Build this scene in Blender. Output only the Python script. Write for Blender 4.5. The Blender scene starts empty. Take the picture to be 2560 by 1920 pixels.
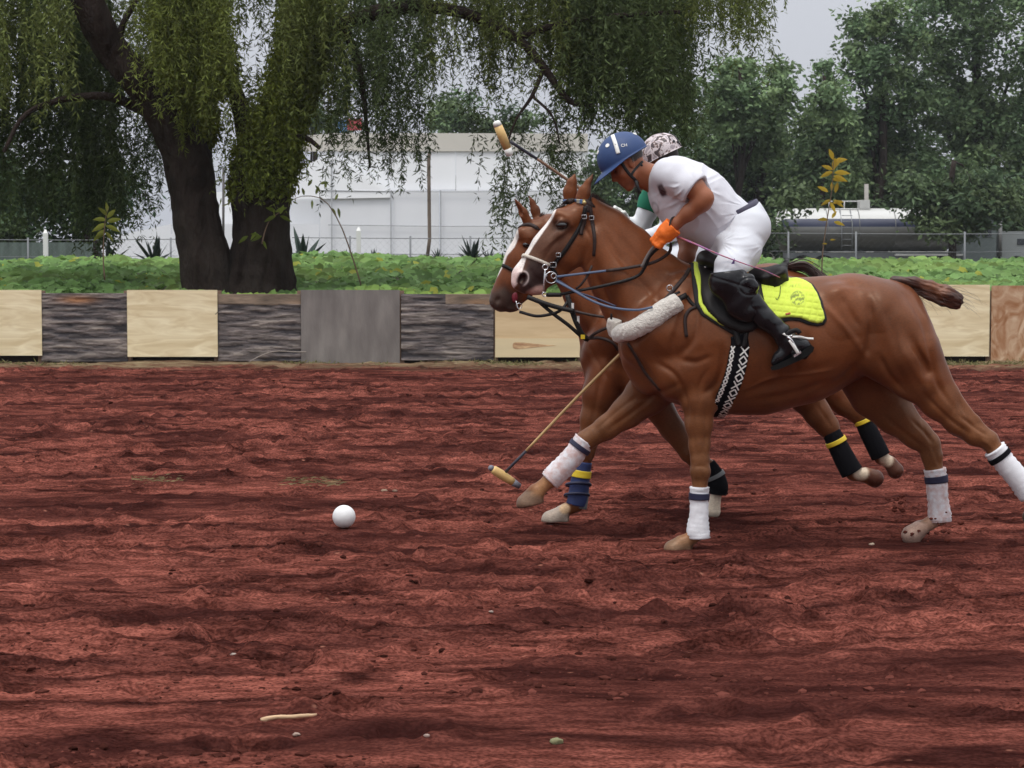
import bpy, math, random
import numpy as np
from mathutils import Vector
from mathutils.bvhtree import BVHTree

random.seed(11)
rng = np.random.default_rng(7)
SC = bpy.context.scene

# ------------------------------------------------------------------ camera, sky, sun, exposure
F, CXP, CYP, CAMZ = 5600.0, 1280.0, 960.0, 1.6      # focal length in photo pixels (2560 wide)
PITCH = math.atan(343.0 / F)
cP, sP = math.cos(PITCH), math.sin(PITCH)
cd = bpy.data.cameras.new('camera')
cam = bpy.data.objects.new('camera', cd)
SC.collection.objects.link(cam)
cam.location = (0, 0, CAMZ)
cam.rotation_euler = (math.pi / 2 - PITCH, 0, 0)
cd.sensor_width = 36
cd.lens = 36 * F / 2560
cd.clip_start = 0.1
cd.clip_end = 2000
cd.dof.use_dof = True
cd.dof.focus_distance = 12.1
cd.dof.aperture_fstop = 15.0
SC.camera = cam

wd = bpy.data.worlds.new('World')
SC.world = wd
wd.use_nodes = True
nt = wd.node_tree
bg = nt.nodes['Background']
sky = nt.nodes.new('ShaderNodeTexSky')
sky.sky_type = 'NISHITA'
sky.sun_disc = False
sky.sun_elevation = math.radians(66)
sky.sun_rotation = math.radians(200)
sky.air_density = 1.0
sky.dust_density = 4.0
hs = nt.nodes.new('ShaderNodeHueSaturation')       # cloud cover takes the blue out of the clear sky
hs.inputs['Saturation'].default_value = 0.12
hs.inputs['Value'].default_value = 1.0
mxw = nt.nodes.new('ShaderNodeMixRGB')
mxw.inputs[0].default_value = 0.86
# even cloud deck: one slow gradient, brighter overhead
tc = nt.nodes.new('ShaderNodeTexCoord')
sep = nt.nodes.new('ShaderNodeSeparateXYZ')
rmp = nt.nodes.new('ShaderNodeValToRGB')
rmp.color_ramp.elements[0].position = 0.0
rmp.color_ramp.elements[0].color = (6.0, 6.25, 6.95, 1)
rmp.color_ramp.elements[1].position = 1.0
rmp.color_ramp.elements[1].color = (24.0, 24.3, 25.2, 1)
_e = rmp.color_ramp.elements.new(0.45)
_e.color = (8.6, 8.9, 9.5, 1)
nt.links.new(tc.outputs['Generated'], sep.inputs[0])
nt.links.new(sep.outputs['Z'], rmp.inputs[0])
nt.links.new(sky.outputs[0], hs.inputs['Color'])
nt.links.new(hs.outputs[0], mxw.inputs[1])
nt.links.new(rmp.outputs[0], mxw.inputs[2])
nt.links.new(mxw.outputs[0], bg.inputs[0])
bg.inputs[1].default_value = 0.1

sl = bpy.data.lights.new('sun', 'SUN')
sun = bpy.data.objects.new('sun', sl)
SC.collection.objects.link(sun)
sl.energy = 1.3
sl.angle = math.radians(18)
sl.color = (1.0, 0.96, 0.9)
_el, _az = math.radians(66), math.radians(200)      # from behind and left of the camera
_d = Vector((math.sin(_az) * math.cos(_el), math.cos(_az) * math.cos(_el), math.sin(_el)))
sun.rotation_euler = _d.to_track_quat('Z', 'Y').to_euler()
vs = SC.view_settings
vs.view_transform = 'Standard'
vs.look = 'None'
vs.gamma = 1
vs.use_curve_mapping = False
vs.exposure = 0.0


# ------------------------------------------------------------------ helpers
def W(px, py, Y):
    """photo pixel + distance from the camera plane -> world point"""
    u = (px - CXP) / F
    v = (CYP - py) / F
    t = Y / (cP + v * sP)
    return np.array([t * u, Y + 0.0 * t, CAMZ + t * (v * cP - sP)])


def PXL(P):
    P = np.asarray(P, float)
    r = P - np.array([0, 0, CAMZ])
    dep = r[:, 1] * cP - r[:, 2] * sP
    return CXP + F * r[:, 0] / dep, CYP - F * (r[:, 1] * sP + r[:, 2] * cP) / dep


def _hash(ix, iy, iz, seed):
    n = (ix.astype(np.int64) * 374761393 + iy.astype(np.int64) * 668265263 + iz.astype(np.int64) * 2147483647 + seed * 974634777) & 0xFFFFFFFF
    n = ((n ^ (n >> 13)) * 1274126177) & 0xFFFFFFFF
    n = (n ^ (n >> 16)) & 0xFFFF
    return n.astype(np.float32) / 32767.5 - 1.0


def vnoise(x, y, z=None, seed=0):
    x = np.asarray(x, np.float32); y = np.asarray(y, np.float32)
    z = np.zeros_like(x) if z is None else np.asarray(z, np.float32)
    ix, iy, iz = np.floor(x), np.floor(y), np.floor(z)
    fx, fy, fz = x - ix, y - iy, z - iz
    fx = fx * fx * (3 - 2 * fx); fy = fy * fy * (3 - 2 * fy); fz = fz * fz * (3 - 2 * fz)
    r = 0
    for a in (0, 1):
        wa = fx if a else 1 - fx
        for b in (0, 1):
            wb = fy if b else 1 - fy
            for c in (0, 1):
                wc = fz if c else 1 - fz
                r = r + wa * wb * wc * _hash(ix + a, iy + b, iz + c, seed)
    return r


def fbm(x, y, z=None, seed=0, octv=3):
    s, a, f = 0, 1.0, 1.0
    for o in range(octv):
        s = s + a * vnoise(np.asarray(x) * f, np.asarray(y) * f, None if z is None else np.asarray(z) * f, seed + o * 17)
        a *= 0.5; f *= 2.03
    return s


def nrm(v):
    v = np.asarray(v, float)
    return v / (np.linalg.norm(v, axis=-1, keepdims=True) + 1e-12)


def link(o):
    SC.collection.objects.link(o)
    return o


def tag(o, label=None, cat=None, group=None, kind=None):
    if label: o['label'] = label
    if cat: o['category'] = cat
    if group: o['group'] = group
    if kind: o['kind'] = kind
    return o


def thing(name, label, cat, loc=(0, 0, 0), group=None):
    o = link(bpy.data.objects.new(name, None))
    o.location = loc
    o.empty_display_size = 0.2
    return tag(o, label, cat, group)


def abs_loc(o):
    l = np.zeros(3)
    while o is not None:
        l += np.array(o.location)
        o = o.parent
    return l


def mk(name, verts, faces, mat, parent=None, cols=None, smooth=True, loc=None, kind=None, label=None, mats=None, midx=None, attr=None):
    """faces: an (n,3)/(n,4) array, a list of such arrays, or a list of index tuples"""
    verts = np.asarray(verts, np.float32).reshape(-1, 3)
    if loc is not None:
        org = np.array(loc, np.float32)
    elif parent is not None:
        org = abs_loc(parent).astype(np.float32)
    else:
        org = np.zeros(3, np.float32)
    me = bpy.data.meshes.new(name)
    if isinstance(faces, np.ndarray):
        faces = [faces]
    if len(faces) and isinstance(faces[0], np.ndarray):
        faces = [f for f in faces if len(f)]
        li = np.concatenate([f.ravel() for f in faces]).astype(np.int32)
        tot = np.concatenate([np.full(len(f), f.shape[1], np.int32) for f in faces])
    else:
        li = np.array([i for f in faces for i in f], np.int32)
        tot = np.array([len(f) for f in faces], np.int32)
    st = np.concatenate([[0], np.cumsum(tot)[:-1]]).astype(np.int32)
    me.vertices.add(len(verts))
    me.vertices.foreach_set('co', (verts - org).ravel())
    me.loops.add(len(li))
    me.loops.foreach_set('vertex_index', li)
    me.polygons.add(len(tot))
    me.polygons.foreach_set('loop_start', st)
    me.polygons.foreach_set('loop_total', tot)
    me.polygons.foreach_set('use_smooth', np.full(len(tot), bool(smooth)))
    if midx is not None:
        me.polygons.foreach_set('material_index', np.asarray(midx, np.int32))
    if cols is not None:
        c = np.ones((len(verts), 4), np.float32)
        c[:, :3] = np.asarray(cols, np.float32)
        a = me.color_attributes.new('Col', 'FLOAT_COLOR', 'POINT')
        a.data.foreach_set('color', c.ravel())
    if attr is not None:
        for k, v in attr.items():
            a = me.attributes.new(k, 'FLOAT', 'POINT')
            a.data.foreach_set('value', np.asarray(v, np.float32).ravel())
    for m in (mats or [mat]):
        me.materials.append(m)
    me.update(calc_edges=True)
    me.validate()
    o = link(bpy.data.objects.new(name, me))
    if parent is not None:
        o.parent = parent
        if loc is not None:
            o.location = np.array(loc) - abs_loc(parent)
    elif loc is not None:
        o.location = loc
    if kind: o['kind'] = kind
    if label: o['label'] = label
    return o


class MB:
    """collects small solids into one mesh"""
    def __init__(s): s.v = []; s.f = []; s.c = []; s.n = 0
    def add(s, v, f, col=None):
        v = np.asarray(v, float).reshape(-1, 3)
        s.v.append(v)
        for q in f: s.f.append(tuple(int(i) + s.n for i in q))
        s.c.append(np.tile(np.asarray(col if col is not None else (1, 1, 1), float), (len(v), 1)))
        s.n += len(v)
    def box(s, lo, hi, col=None):
        x0, y0, z0 = lo; x1, y1, z1 = hi
        v = [(x0, y0, z0), (x1, y0, z0), (x1, y1, z0), (x0, y1, z0), (x0, y0, z1), (x1, y0, z1), (x1, y1, z1), (x0, y1, z1)]
        s.add(v, [(0, 3, 2, 1), (4, 5, 6, 7), (0, 1, 5, 4), (1, 2, 6, 5), (2, 3, 7, 6), (3, 0, 4, 7)], col)
    def tube(s, pts, rad, seg=8, col=None, caps=True):
        v, f = tube_geo(pts, rad, seg, caps)
        s.add(v, f, col)
    def build(s, name, mat, parent=None, **k):
        usec = k.pop('usecol', False)
        return mk(name, np.concatenate(s.v), s.f, mat, parent, cols=np.concatenate(s.c) if usec else None, **k)


def frames(pts):
    pts = np.asarray(pts, float)
    t = np.zeros_like(pts)
    t[1:-1] = pts[2:] - pts[:-2]; t[0] = pts[1] - pts[0]; t[-1] = pts[-1] - pts[-2]
    t = nrm(t)
    a = np.array([0, 0, 1.0]) if abs(t[0][2]) < 0.9 else np.array([0, 1.0, 0])
    n = nrm(np.cross(t[0], a)); N = [n]
    for i in range(1, len(pts)):
        n = N[-1] - t[i] * np.dot(N[-1], t[i])
        N.append(nrm(n))
    N = np.array(N)
    return t, N, np.cross(t, N)


def tube_geo(pts, rad, seg=8, caps=True, flat=None):
    pts = np.asarray(pts, float)
    n = len(pts)
    rad = np.broadcast_to(np.asarray(rad, float), (n,))
    t, N, B = frames(pts)
    a = np.linspace(0, 2 * math.pi, seg, endpoint=False)
    v = pts[:, None] + rad[:, None, None] * (np.cos(a)[None, :, None] * N[:, None] + np.sin(a)[None, :, None] * B[:, None])
    v = v.reshape(-1, 3)
    f = [(i * seg + j, i * seg + (j + 1) % seg, (i + 1) * seg + (j + 1) % seg, (i + 1) * seg + j) for i in range(n - 1) for j in range(seg)]
    if caps:
        f.append(tuple(range(seg))[::-1]); f.append(tuple((n - 1) * seg + j for j in range(seg)))
    return v, f


def ribbon_geo(pts, nor, wid, thick, closed=False):
    """strap of rectangular section lying on a surface; pts on the surface, nor = outward"""
    pts = np.asarray(pts, float); nor = nrm(nor); n = len(pts)
    if closed:
        t = nrm(np.roll(pts, -1, 0) - np.roll(pts, 1, 0))
    else:
        t = nrm(np.gradient(pts, axis=0))
    b = nrm(np.cross(t, nor)); nor = nrm(np.cross(b, t))
    wid = np.broadcast_to(np.asarray(wid, float), (n,))[:, None]; thick = np.broadcast_to(np.asarray(thick, float), (n,))[:, None]
    r = [pts - b * wid / 2, pts - b * wid / 2 * 0.86 + nor * thick, pts + b * wid / 2 * 0.86 + nor * thick, pts + b * wid / 2]
    v = np.stack(r, 1).reshape(-1, 3)
    f = []
    m = n if closed else n - 1
    for i in range(m):
        k = (i + 1) % n
        for j in range(4):
            f.append((i * 4 + j, k * 4 + j, k * 4 + (j + 1) % 4, i * 4 + (j + 1) % 4))
    if not closed:
        f.append((0, 1, 2, 3)); f.append(((n - 1) * 4 + 3, (n - 1) * 4 + 2, (n - 1) * 4 + 1, (n - 1) * 4))
    return v, f


def spline(P, n):
    """Catmull-Rom through the rows of P, n samples"""
    P = np.asarray(P, float)
    Q = np.vstack([2 * P[0] - P[1], P, 2 * P[-1] - P[-2]])
    m = len(P) - 1
    u = np.linspace(0, m, n)
    i = np.minimum(u.astype(int), m - 1); t = (u - i)[:, None]
    p0, p1, p2, p3 = Q[i], Q[i + 1], Q[i + 2], Q[i + 3]
    return 0.5 * ((2 * p1) + (p2 - p0) * t + (2 * p0 - 5 * p1 + 4 * p2 - p3) * t ** 2 + (3 * p1 - p0 - 3 * p2 + p3) * t ** 3)


# ------------------------------------------------------------------ materials
def newmat(name):
    m = bpy.data.materials.new(name); m.use_nodes = True
    return m, m.node_tree, m.node_tree.nodes['Principled BSDF']


def pmat(name, col, rough=0.6, metal=0.0, noise=0.0, nscale=20.0, bump=0.0, bscale=60.0, stretch=(1, 1, 1), vcol=False, sheen=0.0, spec=0.5, coat=0.0, trans=0.0, col2=None, detail=4.0, ndist=0.0, bdist=0.01):
    """principled with object-space noise in the colour and a little bump"""
    m, nt, b = newmat(name)
    N, L = nt.nodes, nt.links
    b.inputs['Roughness'].default_value = rough
    b.inputs['Metallic'].default_value = metal
    b.inputs['Specular IOR Level'].default_value = spec
    if sheen: b.inputs['Sheen Weight'].default_value = sheen
    if coat: b.inputs['Coat Weight'].default_value = coat
    tc = N.new('ShaderNodeTexCoord'); mp = N.new('ShaderNodeMapping')
    mp.inputs['Scale'].default_value = stretch
    L.new(tc.outputs['Object'], mp.inputs[0])
    if vcol:
        at = N.new('ShaderNodeAttribute'); at.attribute_name = 'Col'
        src = at.outputs['Color']
    else:
        rg = N.new('ShaderNodeRGB'); rg.outputs[0].default_value = (*col, 1)
        src = rg.outputs[0]
    if noise or col2:
        nz = N.new('ShaderNodeTexNoise'); nz.inputs['Scale'].default_value = nscale; nz.inputs['Detail'].default_value = detail
        nz.inputs['Distortion'].default_value = ndist
        L.new(mp.outputs[0], nz.inputs['Vector'])
        if col2:
            rp = N.new('ShaderNodeValToRGB'); rp.color_ramp.elements[0].position = 0.35; rp.color_ramp.elements[1].position = 0.65
            rp.color_ramp.elements[0].color = (0, 0, 0, 1); rp.color_ramp.elements[1].color = (1, 1, 1, 1)
            mx = N.new('ShaderNodeMixRGB'); mx.inputs[2].default_value = (*col2, 1)
            L.new(nz.outputs[0], rp.inputs[0]); L.new(rp.outputs[0], mx.inputs[0]); L.new(src, mx.inputs[1]); src = mx.outputs[0]
        if noise:
            mr = N.new('ShaderNodeMapRange'); mr.inputs[1].default_value = 0.25; mr.inputs[2].default_value = 0.75
            mr.inputs[3].default_value = 1 - noise; mr.inputs[4].default_value = 1 + noise
            L.new(nz.outputs[0], mr.inputs[0])
            vm = N.new('ShaderNodeVectorMath'); vm.operation = 'SCALE'
            L.new(src, vm.inputs[0]); L.new(mr.outputs[0], vm.inputs['Scale']); src = vm.outputs[0]
    L.new(src, b.inputs['Base Color'])
    if bump:
        n2 = N.new('ShaderNodeTexNoise'); n2.inputs['Scale'].default_value = bscale; n2.inputs['Detail'].default_value = 5
        L.new(mp.outputs[0], n2.inputs['Vector'])
        bp = N.new('ShaderNodeBump'); bp.inputs['Strength'].default_value = bump; bp.inputs['Distance'].default_value = bdist
        L.new(n2.outputs[0], bp.inputs['Height']); L.new(bp.outputs[0], b.inputs['Normal'])
    if trans:
        tr = N.new('ShaderNodeBsdfTranslucent'); mxs = N.new('ShaderNodeMixShader'); mxs.inputs[0].default_value = trans
        out = N['Material Output']
        L.new(src, tr.inputs[0]); L.new(b.outputs[0], mxs.inputs[1]); L.new(tr.outputs[0], mxs.inputs[2]); L.new(mxs.outputs[0], out.inputs[0])
    return m


M_leaf = pmat('leaf', (0, 0, 0), rough=0.6, vcol=True, trans=0.38, spec=0.15)
M_farleaf = pmat('far_leaf', (0, 0, 0), rough=0.7, vcol=True, trans=0.2, spec=0.2)
M_bark = pmat('bark', (0.060, 0.046, 0.039), rough=0.95, noise=0.5, nscale=5.0, bump=1.0, bscale=22, stretch=(1, 1, 0.4), spec=0.1, detail=9.0, col2=(0.016, 0.011, 0.009), ndist=0.8, bdist=0.05)


def leaves(C, D, L, Wd, cols, fold=0.25):
    """n leaf quads: base C, direction D, length L, width Wd"""
    n = len(C)
    D = nrm(D)
    r = nrm(rng.normal(size=(n, 3)))
    s = nrm(np.cross(D, r)); up = np.cross(s, D)
    L = np.broadcast_to(L, (n,))[:, None]; Wd = np.broadcast_to(Wd, (n,))[:, None]
    mid = C + D * L * 0.45 - up * L * fold * 0.3
    v = np.stack([C, mid + s * Wd * 0.5 + up * Wd * fold, C + D * L, mid - s * Wd * 0.5 + up * Wd * fold], 1).reshape(-1, 3)
    q = np.arange(4 * n).reshape(n, 4)
    return v, q, np.repeat(np.asarray(cols), 4, 0)
# ================================================================== GROUND
WALL_Y = 31.0


def ground_h(x, y):
    """churned arena dirt: low undulation, crumbly lumps, and scattered hoof prints with pushed-up rims"""
    x = np.asarray(x, float); y = np.asarray(y, float)
    wx = x + 0.07 * vnoise(x * 4, y * 4, seed=31); wy = y + 0.07 * vnoise(x * 4.4, y * 4.2, seed=32)
    h = 0.016 * fbm(x * 0.55, y * 0.9, seed=3, octv=2)
    rough = np.clip(0.70 + 0.75 * vnoise(x * 0.6, y * 0.9, seed=37), 0.15, 1.4)
    b = np.abs(vnoise(wx * 4.2, wy * 5.6, seed=6)); c = np.abs(vnoise(wx * 9.5, wy * 12, seed=7)); e = vnoise(x * 22, y * 26, seed=8)
    h = h + rough * (0.020 * np.sqrt(b) + 0.017 * np.sqrt(c) + 0.006 * e - 0.020)
    n = vnoise(wx * 6.0, wy * 8.0, seed=9) + 0.6 * vnoise(wx * 14, wy * 17, seed=10)
    h = h + 0.020 * np.clip((n - 0.35) * 3.0, 0, 1) * rough                     # clods
    for cell, sd, r, dep in ((0.62, 101, 0.085, 0.034), (0.47, 131, 0.06, 0.026)):
        ix, iy = np.floor(x / cell), np.floor(y / cell)
        for a in (-1, 0, 1):
            for d in (-1, 0, 1):
                cx, cy = ix + a, iy + d; z0 = np.zeros_like(cx)
                u, v, w = _hash(cx, cy, z0, sd), _hash(cx, cy, z0, sd + 1), _hash(cx, cy, z0, sd + 2)
                dx = (x - (cx + 0.5 + 0.45 * u) * cell); dy = (y - (cy + 0.5 + 0.45 * v) * cell)
                q = np.sqrt(dx * dx * 0.75 + dy * dy * 1.15) / (r * (1 + 0.35 * w)) + 0.22 * e
                h = h + (w > -0.35) * dep * (-np.exp(-q ** 4) + 0.55 * np.exp(-((q - 1.45) / 0.38) ** 2) * (0.5 + n))
    return h - 0.002


def build_ground():
    R, Cn = 680, 460
    t = np.linspace(0, 1, R)
    Y = 6.2 + (31.6 - 6.2) * (0.62 * t + 0.38 * t * t)
    u = np.linspace(-1, 1, Cn); u = 0.235 * u + 0.185 * u ** 3
    YY = np.repeat(Y[:, None], Cn, 1)
    XX = u[None, :] * YY
    Z = ground_h(XX, YY)
    fade = np.clip((YY - 30.0) / 1.0, 0, 1)
    Z = Z * (1 - 0.5 * fade) + 0.03 * fade * fbm(XX * 1.3, YY * 3, seed=31)
    for (hx, hy, hr) in HOLLOWS:
        d = ((XX - hx) / hr) ** 2 + ((YY - hy) / (hr * 1.6)) ** 2
        Z = Z * (1 - np.exp(-d)) - 0.004 * np.exp(-d)
    ed = np.clip((np.abs(u) - 0.37) / 0.05, 0, 1)[None, :]
    ed = np.maximum(ed, np.clip((6.6 - YY) / 0.4, 0, 1))
    Z = Z * (1 - ed) - 0.066 * ed
    V = np.stack([XX, YY, Z], -1).reshape(-1, 3)
    i = (np.arange(R - 1)[:, None] * Cn + np.arange(Cn - 1)[None]).ravel()
    Q = np.stack([i, i + 1, i + Cn + 1, i + Cn], 1)
    m, nt, b = newmat('red_dirt')
    N, L = nt.nodes, nt.links
    geo = N.new('ShaderNodeTexCoord')
    def nz(scale, st, det=5.0, dist=0.0):
        mp = N.new('ShaderNodeMapping'); mp.inputs['Scale'].default_value = st
        L.new(geo.outputs['Object'], mp.inputs[0])
        n = N.new('ShaderNodeTexNoise'); n.inputs['Scale'].default_value = scale; n.inputs['Detail'].default_value = det; n.inputs['Distortion'].default_value = dist
        L.new(mp.outputs[0], n.inputs['Vector'])
        return n.outputs[0]
    def ramp(src, p0, p1, c0, c1):
        r = N.new('ShaderNodeValToRGB'); r.color_ramp.elements[0].position = p0; r.color_ramp.elements[1].position = p1
        r.color_ramp.elements[0].color = (*c0, 1); r.color_ramp.elements[1].color = (*c1, 1)
        L.new(src, r.inputs[0]); return r.outputs[0]
    def mix(f, a, c, mode='MIX'):
        x = N.new('ShaderNodeMixRGB'); x.blend_type = mode
        if isinstance(f, float): x.inputs[0].default_value = f
        else: L.new(f, x.inputs[0])
        for k, s in ((1, a), (2, c)):
            if isinstance(s, tuple): x.inputs[k].default_value = (*s, 1)
            else: L.new(s, x.inputs[k])
        return x.outputs[0]
    base = ramp(nz(2.6, (0.50, 1.25, 1), 10, 0.7), 0.37, 0.60, (0.040, 0.0130, 0.0105), (0.168, 0.0540, 0.0395))
    fine = ramp(nz(12, (0.5, 1.3, 1), 7), 0.36, 0.64, (0.58, 0.54, 0.54), (1.35, 1.35, 1.35))
    c = mix(1.0, base, fine, 'MULTIPLY')
    grain = ramp(nz(75, (0.8, 1.0, 1), 6), 0.38, 0.62, (0.58, 0.54, 0.54), (1.48, 1.48, 1.48))
    c = mix(1.0, c, grain, 'MULTIPLY')
    damp = ramp(nz(0.7, (0.42, 1.4, 1), 10, 0.9), 0.50, 0.59, (0, 0, 0), (1, 1, 1))
    c = mix(damp, c, mix(0.62, c, (0.030, 0.0095, 0.0085)))
    # scattered pale grit
    vo = N.new('ShaderNodeTexVoronoi'); vo.inputs['Scale'].default_value = 16
    mp = N.new('ShaderNodeMapping'); mp.inputs['Scale'].default_value = (0.6, 0.7, 1); L.new(geo.outputs['Object'], mp.inputs[0]); L.new(mp.outputs[0], vo.inputs['Vector'])
    gr = ramp(vo.outputs['Distance'], 0.05, 0.16, (1, 1, 1), (0, 0, 0))
    pick = ramp(nz(7, (1, 1, 1), 1), 0.60, 0.68, (0, 0, 0), (1, 1, 1))
    c = mix(mix(1.0, gr, pick, 'MULTIPLY'), c, (0.30, 0.13, 0.09))
    # dry straw-coloured verge along the foot of the boards
    sx = N.new('ShaderNodeSeparateXYZ'); L.new(geo.outputs['Object'], sx.inputs[0])
    ad = N.new('ShaderNodeMath'); ad.operation = 'MULTIPLY_ADD'; ad.inputs[1].default_value = 3.0
    L.new(nz(1.5, (0.6, 1, 1), 5), ad.inputs[0]); L.new(sx.outputs['Y'], ad.inputs[2])
    vg = N.new('ShaderNodeMapRange'); vg.inputs[1].default_value = 30.6; vg.inputs[2].default_value = 32.2; L.new(ad.outputs[0], vg.inputs[0])
    vc = ramp(nz(4, (0.6, 2, 1), 5), 0.35, 0.65, (0.10, 0.055, 0.035), (0.26, 0.20, 0.12))
    c = mix(vg.outputs[0], c, vc)
    L.new(c, b.inputs['Base Color'])
    b.inputs['Roughness'].default_value = 0.93
    b.inputs['Specular IOR Level'].default_value = 0.0
    bp = N.new('ShaderNodeBump'); bp.inputs['Strength'].default_value = 1.0; bp.inputs['Distance'].default_value = 0.045
    L.new(nz(20, (0.7, 1.2, 1), 9), bp.inputs['Height']); L.new(bp.outputs[0], b.inputs['Normal'])
    g = mk('arena_ground', V, Q, m, kind='structure')
    # the rest of the arena and the land to the horizon, 2 cm lower
    ol = -0.06
    vv = [(-900, -200, ol), (900, -200, ol), (900, 31.6, ol), (-900, 31.6, ol)]
    mk('outer_ground', vv, [(0, 1, 2, 3)], m, kind='structure', smooth=False)
    # earth bank behind the boards, sloping up, then down to the field behind
    xs = np.linspace(-40, 40, 161); ys = np.concatenate([np.linspace(31.25, 60, 100), [75, 100, 150, 300, 900]])
    XX, YY = np.meshgrid(xs, ys)
    Z = bank_h(XX, YY)
    XX = np.where(YY > 60, XX * (1 + (YY - 60) / 40), XX)
    V = np.stack([XX, YY, Z], -1).reshape(-1, 3)
    n = len(xs)
    i = (np.arange(len(ys) - 1)[:, None] * n + np.arange(n - 1)[None]).ravel()
    Q = np.stack([i, i + 1, i + n + 1, i + n], 1)
    mk('earth_bank', V, Q, pmat('bank_soil', (0.06, 0.055, 0.03), rough=1, noise=0.4, nscale=2), kind='structure')


def bank_h(x, y):
    t = np.clip((y - 31.2) / 13.0, 0, 1)
    h = 0.66 + 0.50 * t ** 0.8
    h = h + 0.03 * fbm(x * 0.5, y * 0.5, seed=40)
    d = np.clip((y - 47) / 10.0, 0, 1)
    return h * (1 - d) + 0.2 * d - np.where(y < 31.26, 0.5, 0)


HOLLOWS = []
for (px, py) in ((1700, 1376), (1385, 1306), (2300, 1348), (860, 1322), (2590, 1290)):
    _Y = CAMZ * F / (py - 617.0)
    _w = W(px, py, _Y)
    HOLLOWS.append((_w[0], _Y, 0.16))
build_ground()


# clods, pebbles and debris lying on the arena
def blob(r, seed, sub=1, sq=(1, 1, 0.6)):
    import bmesh
    bm = bmesh.new(); bmesh.ops.create_icosphere(bm, subdivisions=sub, radius=1)
    v = np.array([p.co[:] for p in bm.verts]); f = [tuple(q.index for q in p.verts) for p in bm.faces]
    bm.free()
    v = v * (1 + 0.42 * vnoise(v[:, 0] * 2.6 + seed, v[:, 1] * 2.6, v[:, 2] * 2.6, seed=seed))[:, None]
    return v * np.array(sq) * r, f


def scatter_clods():
    n = 15000
    shapes = [blob(1, s, 1, (1, 1, 0.75)) for s in range(6)]
    Y = 6.6 + 23.5 * rng.random(n) ** 1.7
    X = (rng.random(n) * 2 - 1) * 0.27 * Y
    keep = vnoise(X * 0.8, Y * 1.5, seed=77) > -0.25
    X, Y = X[keep], Y[keep]; n = len(X)
    Z = ground_h(X, Y)
    R = 0.0035 + 0.018 * rng.random(n) ** 7
    V, Fc, Cc = [], [], []
    k = 0
    for s in range(6):
        idx = np.where(np.arange(n) % 6 == s)[0]
        v, f = shapes[s]; f = np.array(f)
        a = rng.random(len(idx)) * 6.28
        ca, sa = np.cos(a), np.sin(a)
        r = R[idx]
        el = 1 + 0.7 * rng.random(len(idx))
        x = v[None, :, 0] * el[:, None]; y = v[None, :, 1]
        P = np.stack([(x * ca[:, None] - y * sa[:, None]) * r[:, None] + X[idx][:, None],
                      (x * sa[:, None] + y * ca[:, None]) * r[:, None] + Y[idx][:, None],
                      v[None, :, 2] * r[:, None] + Z[idx][:, None]], -1)
        V.append(P.reshape(-1, 3))
        Fc.append((f[None] + (np.arange(len(idx)) * len(v))[:, None, None]).reshape(-1, 3) + k)
        k += len(idx) * len(v)
        base = np.array([0.105, 0.034, 0.026]) * (0.25 + 1.1 * rng.random((len(idx), 1)))
        pale = rng.random(len(idx)) > 2
        base[pale] = np.array([0.42, 0.30, 0.22])
        Cc.append(np.repeat(base, len(v), 0))
    mk('dirt_clods', np.concatenate(V), [np.concatenate(Fc)], pmat('clod', (0, 0, 0), rough=0.95, vcol=True, spec=0.0, noise=0.3, nscale=40), cols=np.concatenate(Cc), kind='stuff', smooth=False)


scatter_clods()


def on_ground(px, py, dz=0.0):
    Y = CAMZ * F / (py - 617.0)
    w = W(px, py, Y); w[2] = float(ground_h(np.array([w[0]]), np.array([w[1]]))[0]) + dz
    return w


# splintered stick in the foreground, straw and pale stones
M_stick = pmat('dry_wood', (0.55, 0.37, 0.22), rough=0.8, noise=0.25, nscale=12, bump=0.4, bscale=50, stretch=(0.3, 2, 2))
a, b_ = on_ground(652, 1826, 0.012), on_ground(790, 1806, 0.014)
pts = spline([a, a * 0.66 + b_ * 0.34 + [0, 0, 0.004], a * 0.3 + b_ * 0.7, b_], 12)
v, f = tube_geo(pts, np.array([6, 9, 8, 7.5, 8, 7, 7, 7.5, 7, 6.5, 6, 4]) * 0.001 * 0.95, 8)
v = np.array(v); v += (0.0018 * vnoise(v[:, 0] * 60, v[:, 1] * 60, v[:, 2] * 60, seed=4))[:, None]
o = mk('stick', v, f, M_stick, loc=tuple(a))
tag(o, 'pale splintered stick lying on the red dirt in the foreground', 'stick')
STONES = [(537, 1808, 0.011, (0.55, 0.5, 0.42), 'small white stone left of the pale stick'),
          (741, 1851, 0.012, (0.42, 0.3, 0.24), 'small pinkish stone just below the pale stick'),
          (960, 1232, 0.020, (0.33, 0.24, 0.16), 'tan stone lying above and right of the white ball'),
          (988, 1231, 0.015, (0.30, 0.2, 0.14), 'smaller tan stone right beside the tan stone beyond the ball'),
          (1390, 1874, 0.022, (0.25, 0.24, 0.12), 'flat olive green stone at the bottom edge of the photo'),
          (1068, 1870, 0.010, (0.45, 0.33, 0.28), 'pale pebble to the left of the flat olive stone'),
          (583, 1646, 0.010, (0.5, 0.42, 0.36), 'white pebble on bare dirt above the pale stick'),
          (1228, 1544, 0.009, (0.5, 0.4, 0.34), 'tiny pale pebble in open dirt below the far mallet head'),
          (2180, 1364, 0.013, (0.6, 0.48, 0.36), 'cream pebble under the chestnut horse beside its rear wrap')]
M_stone = pmat('stone', (0, 0, 0), rough=0.85, vcol=True, noise=0.2, nscale=60)
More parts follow.
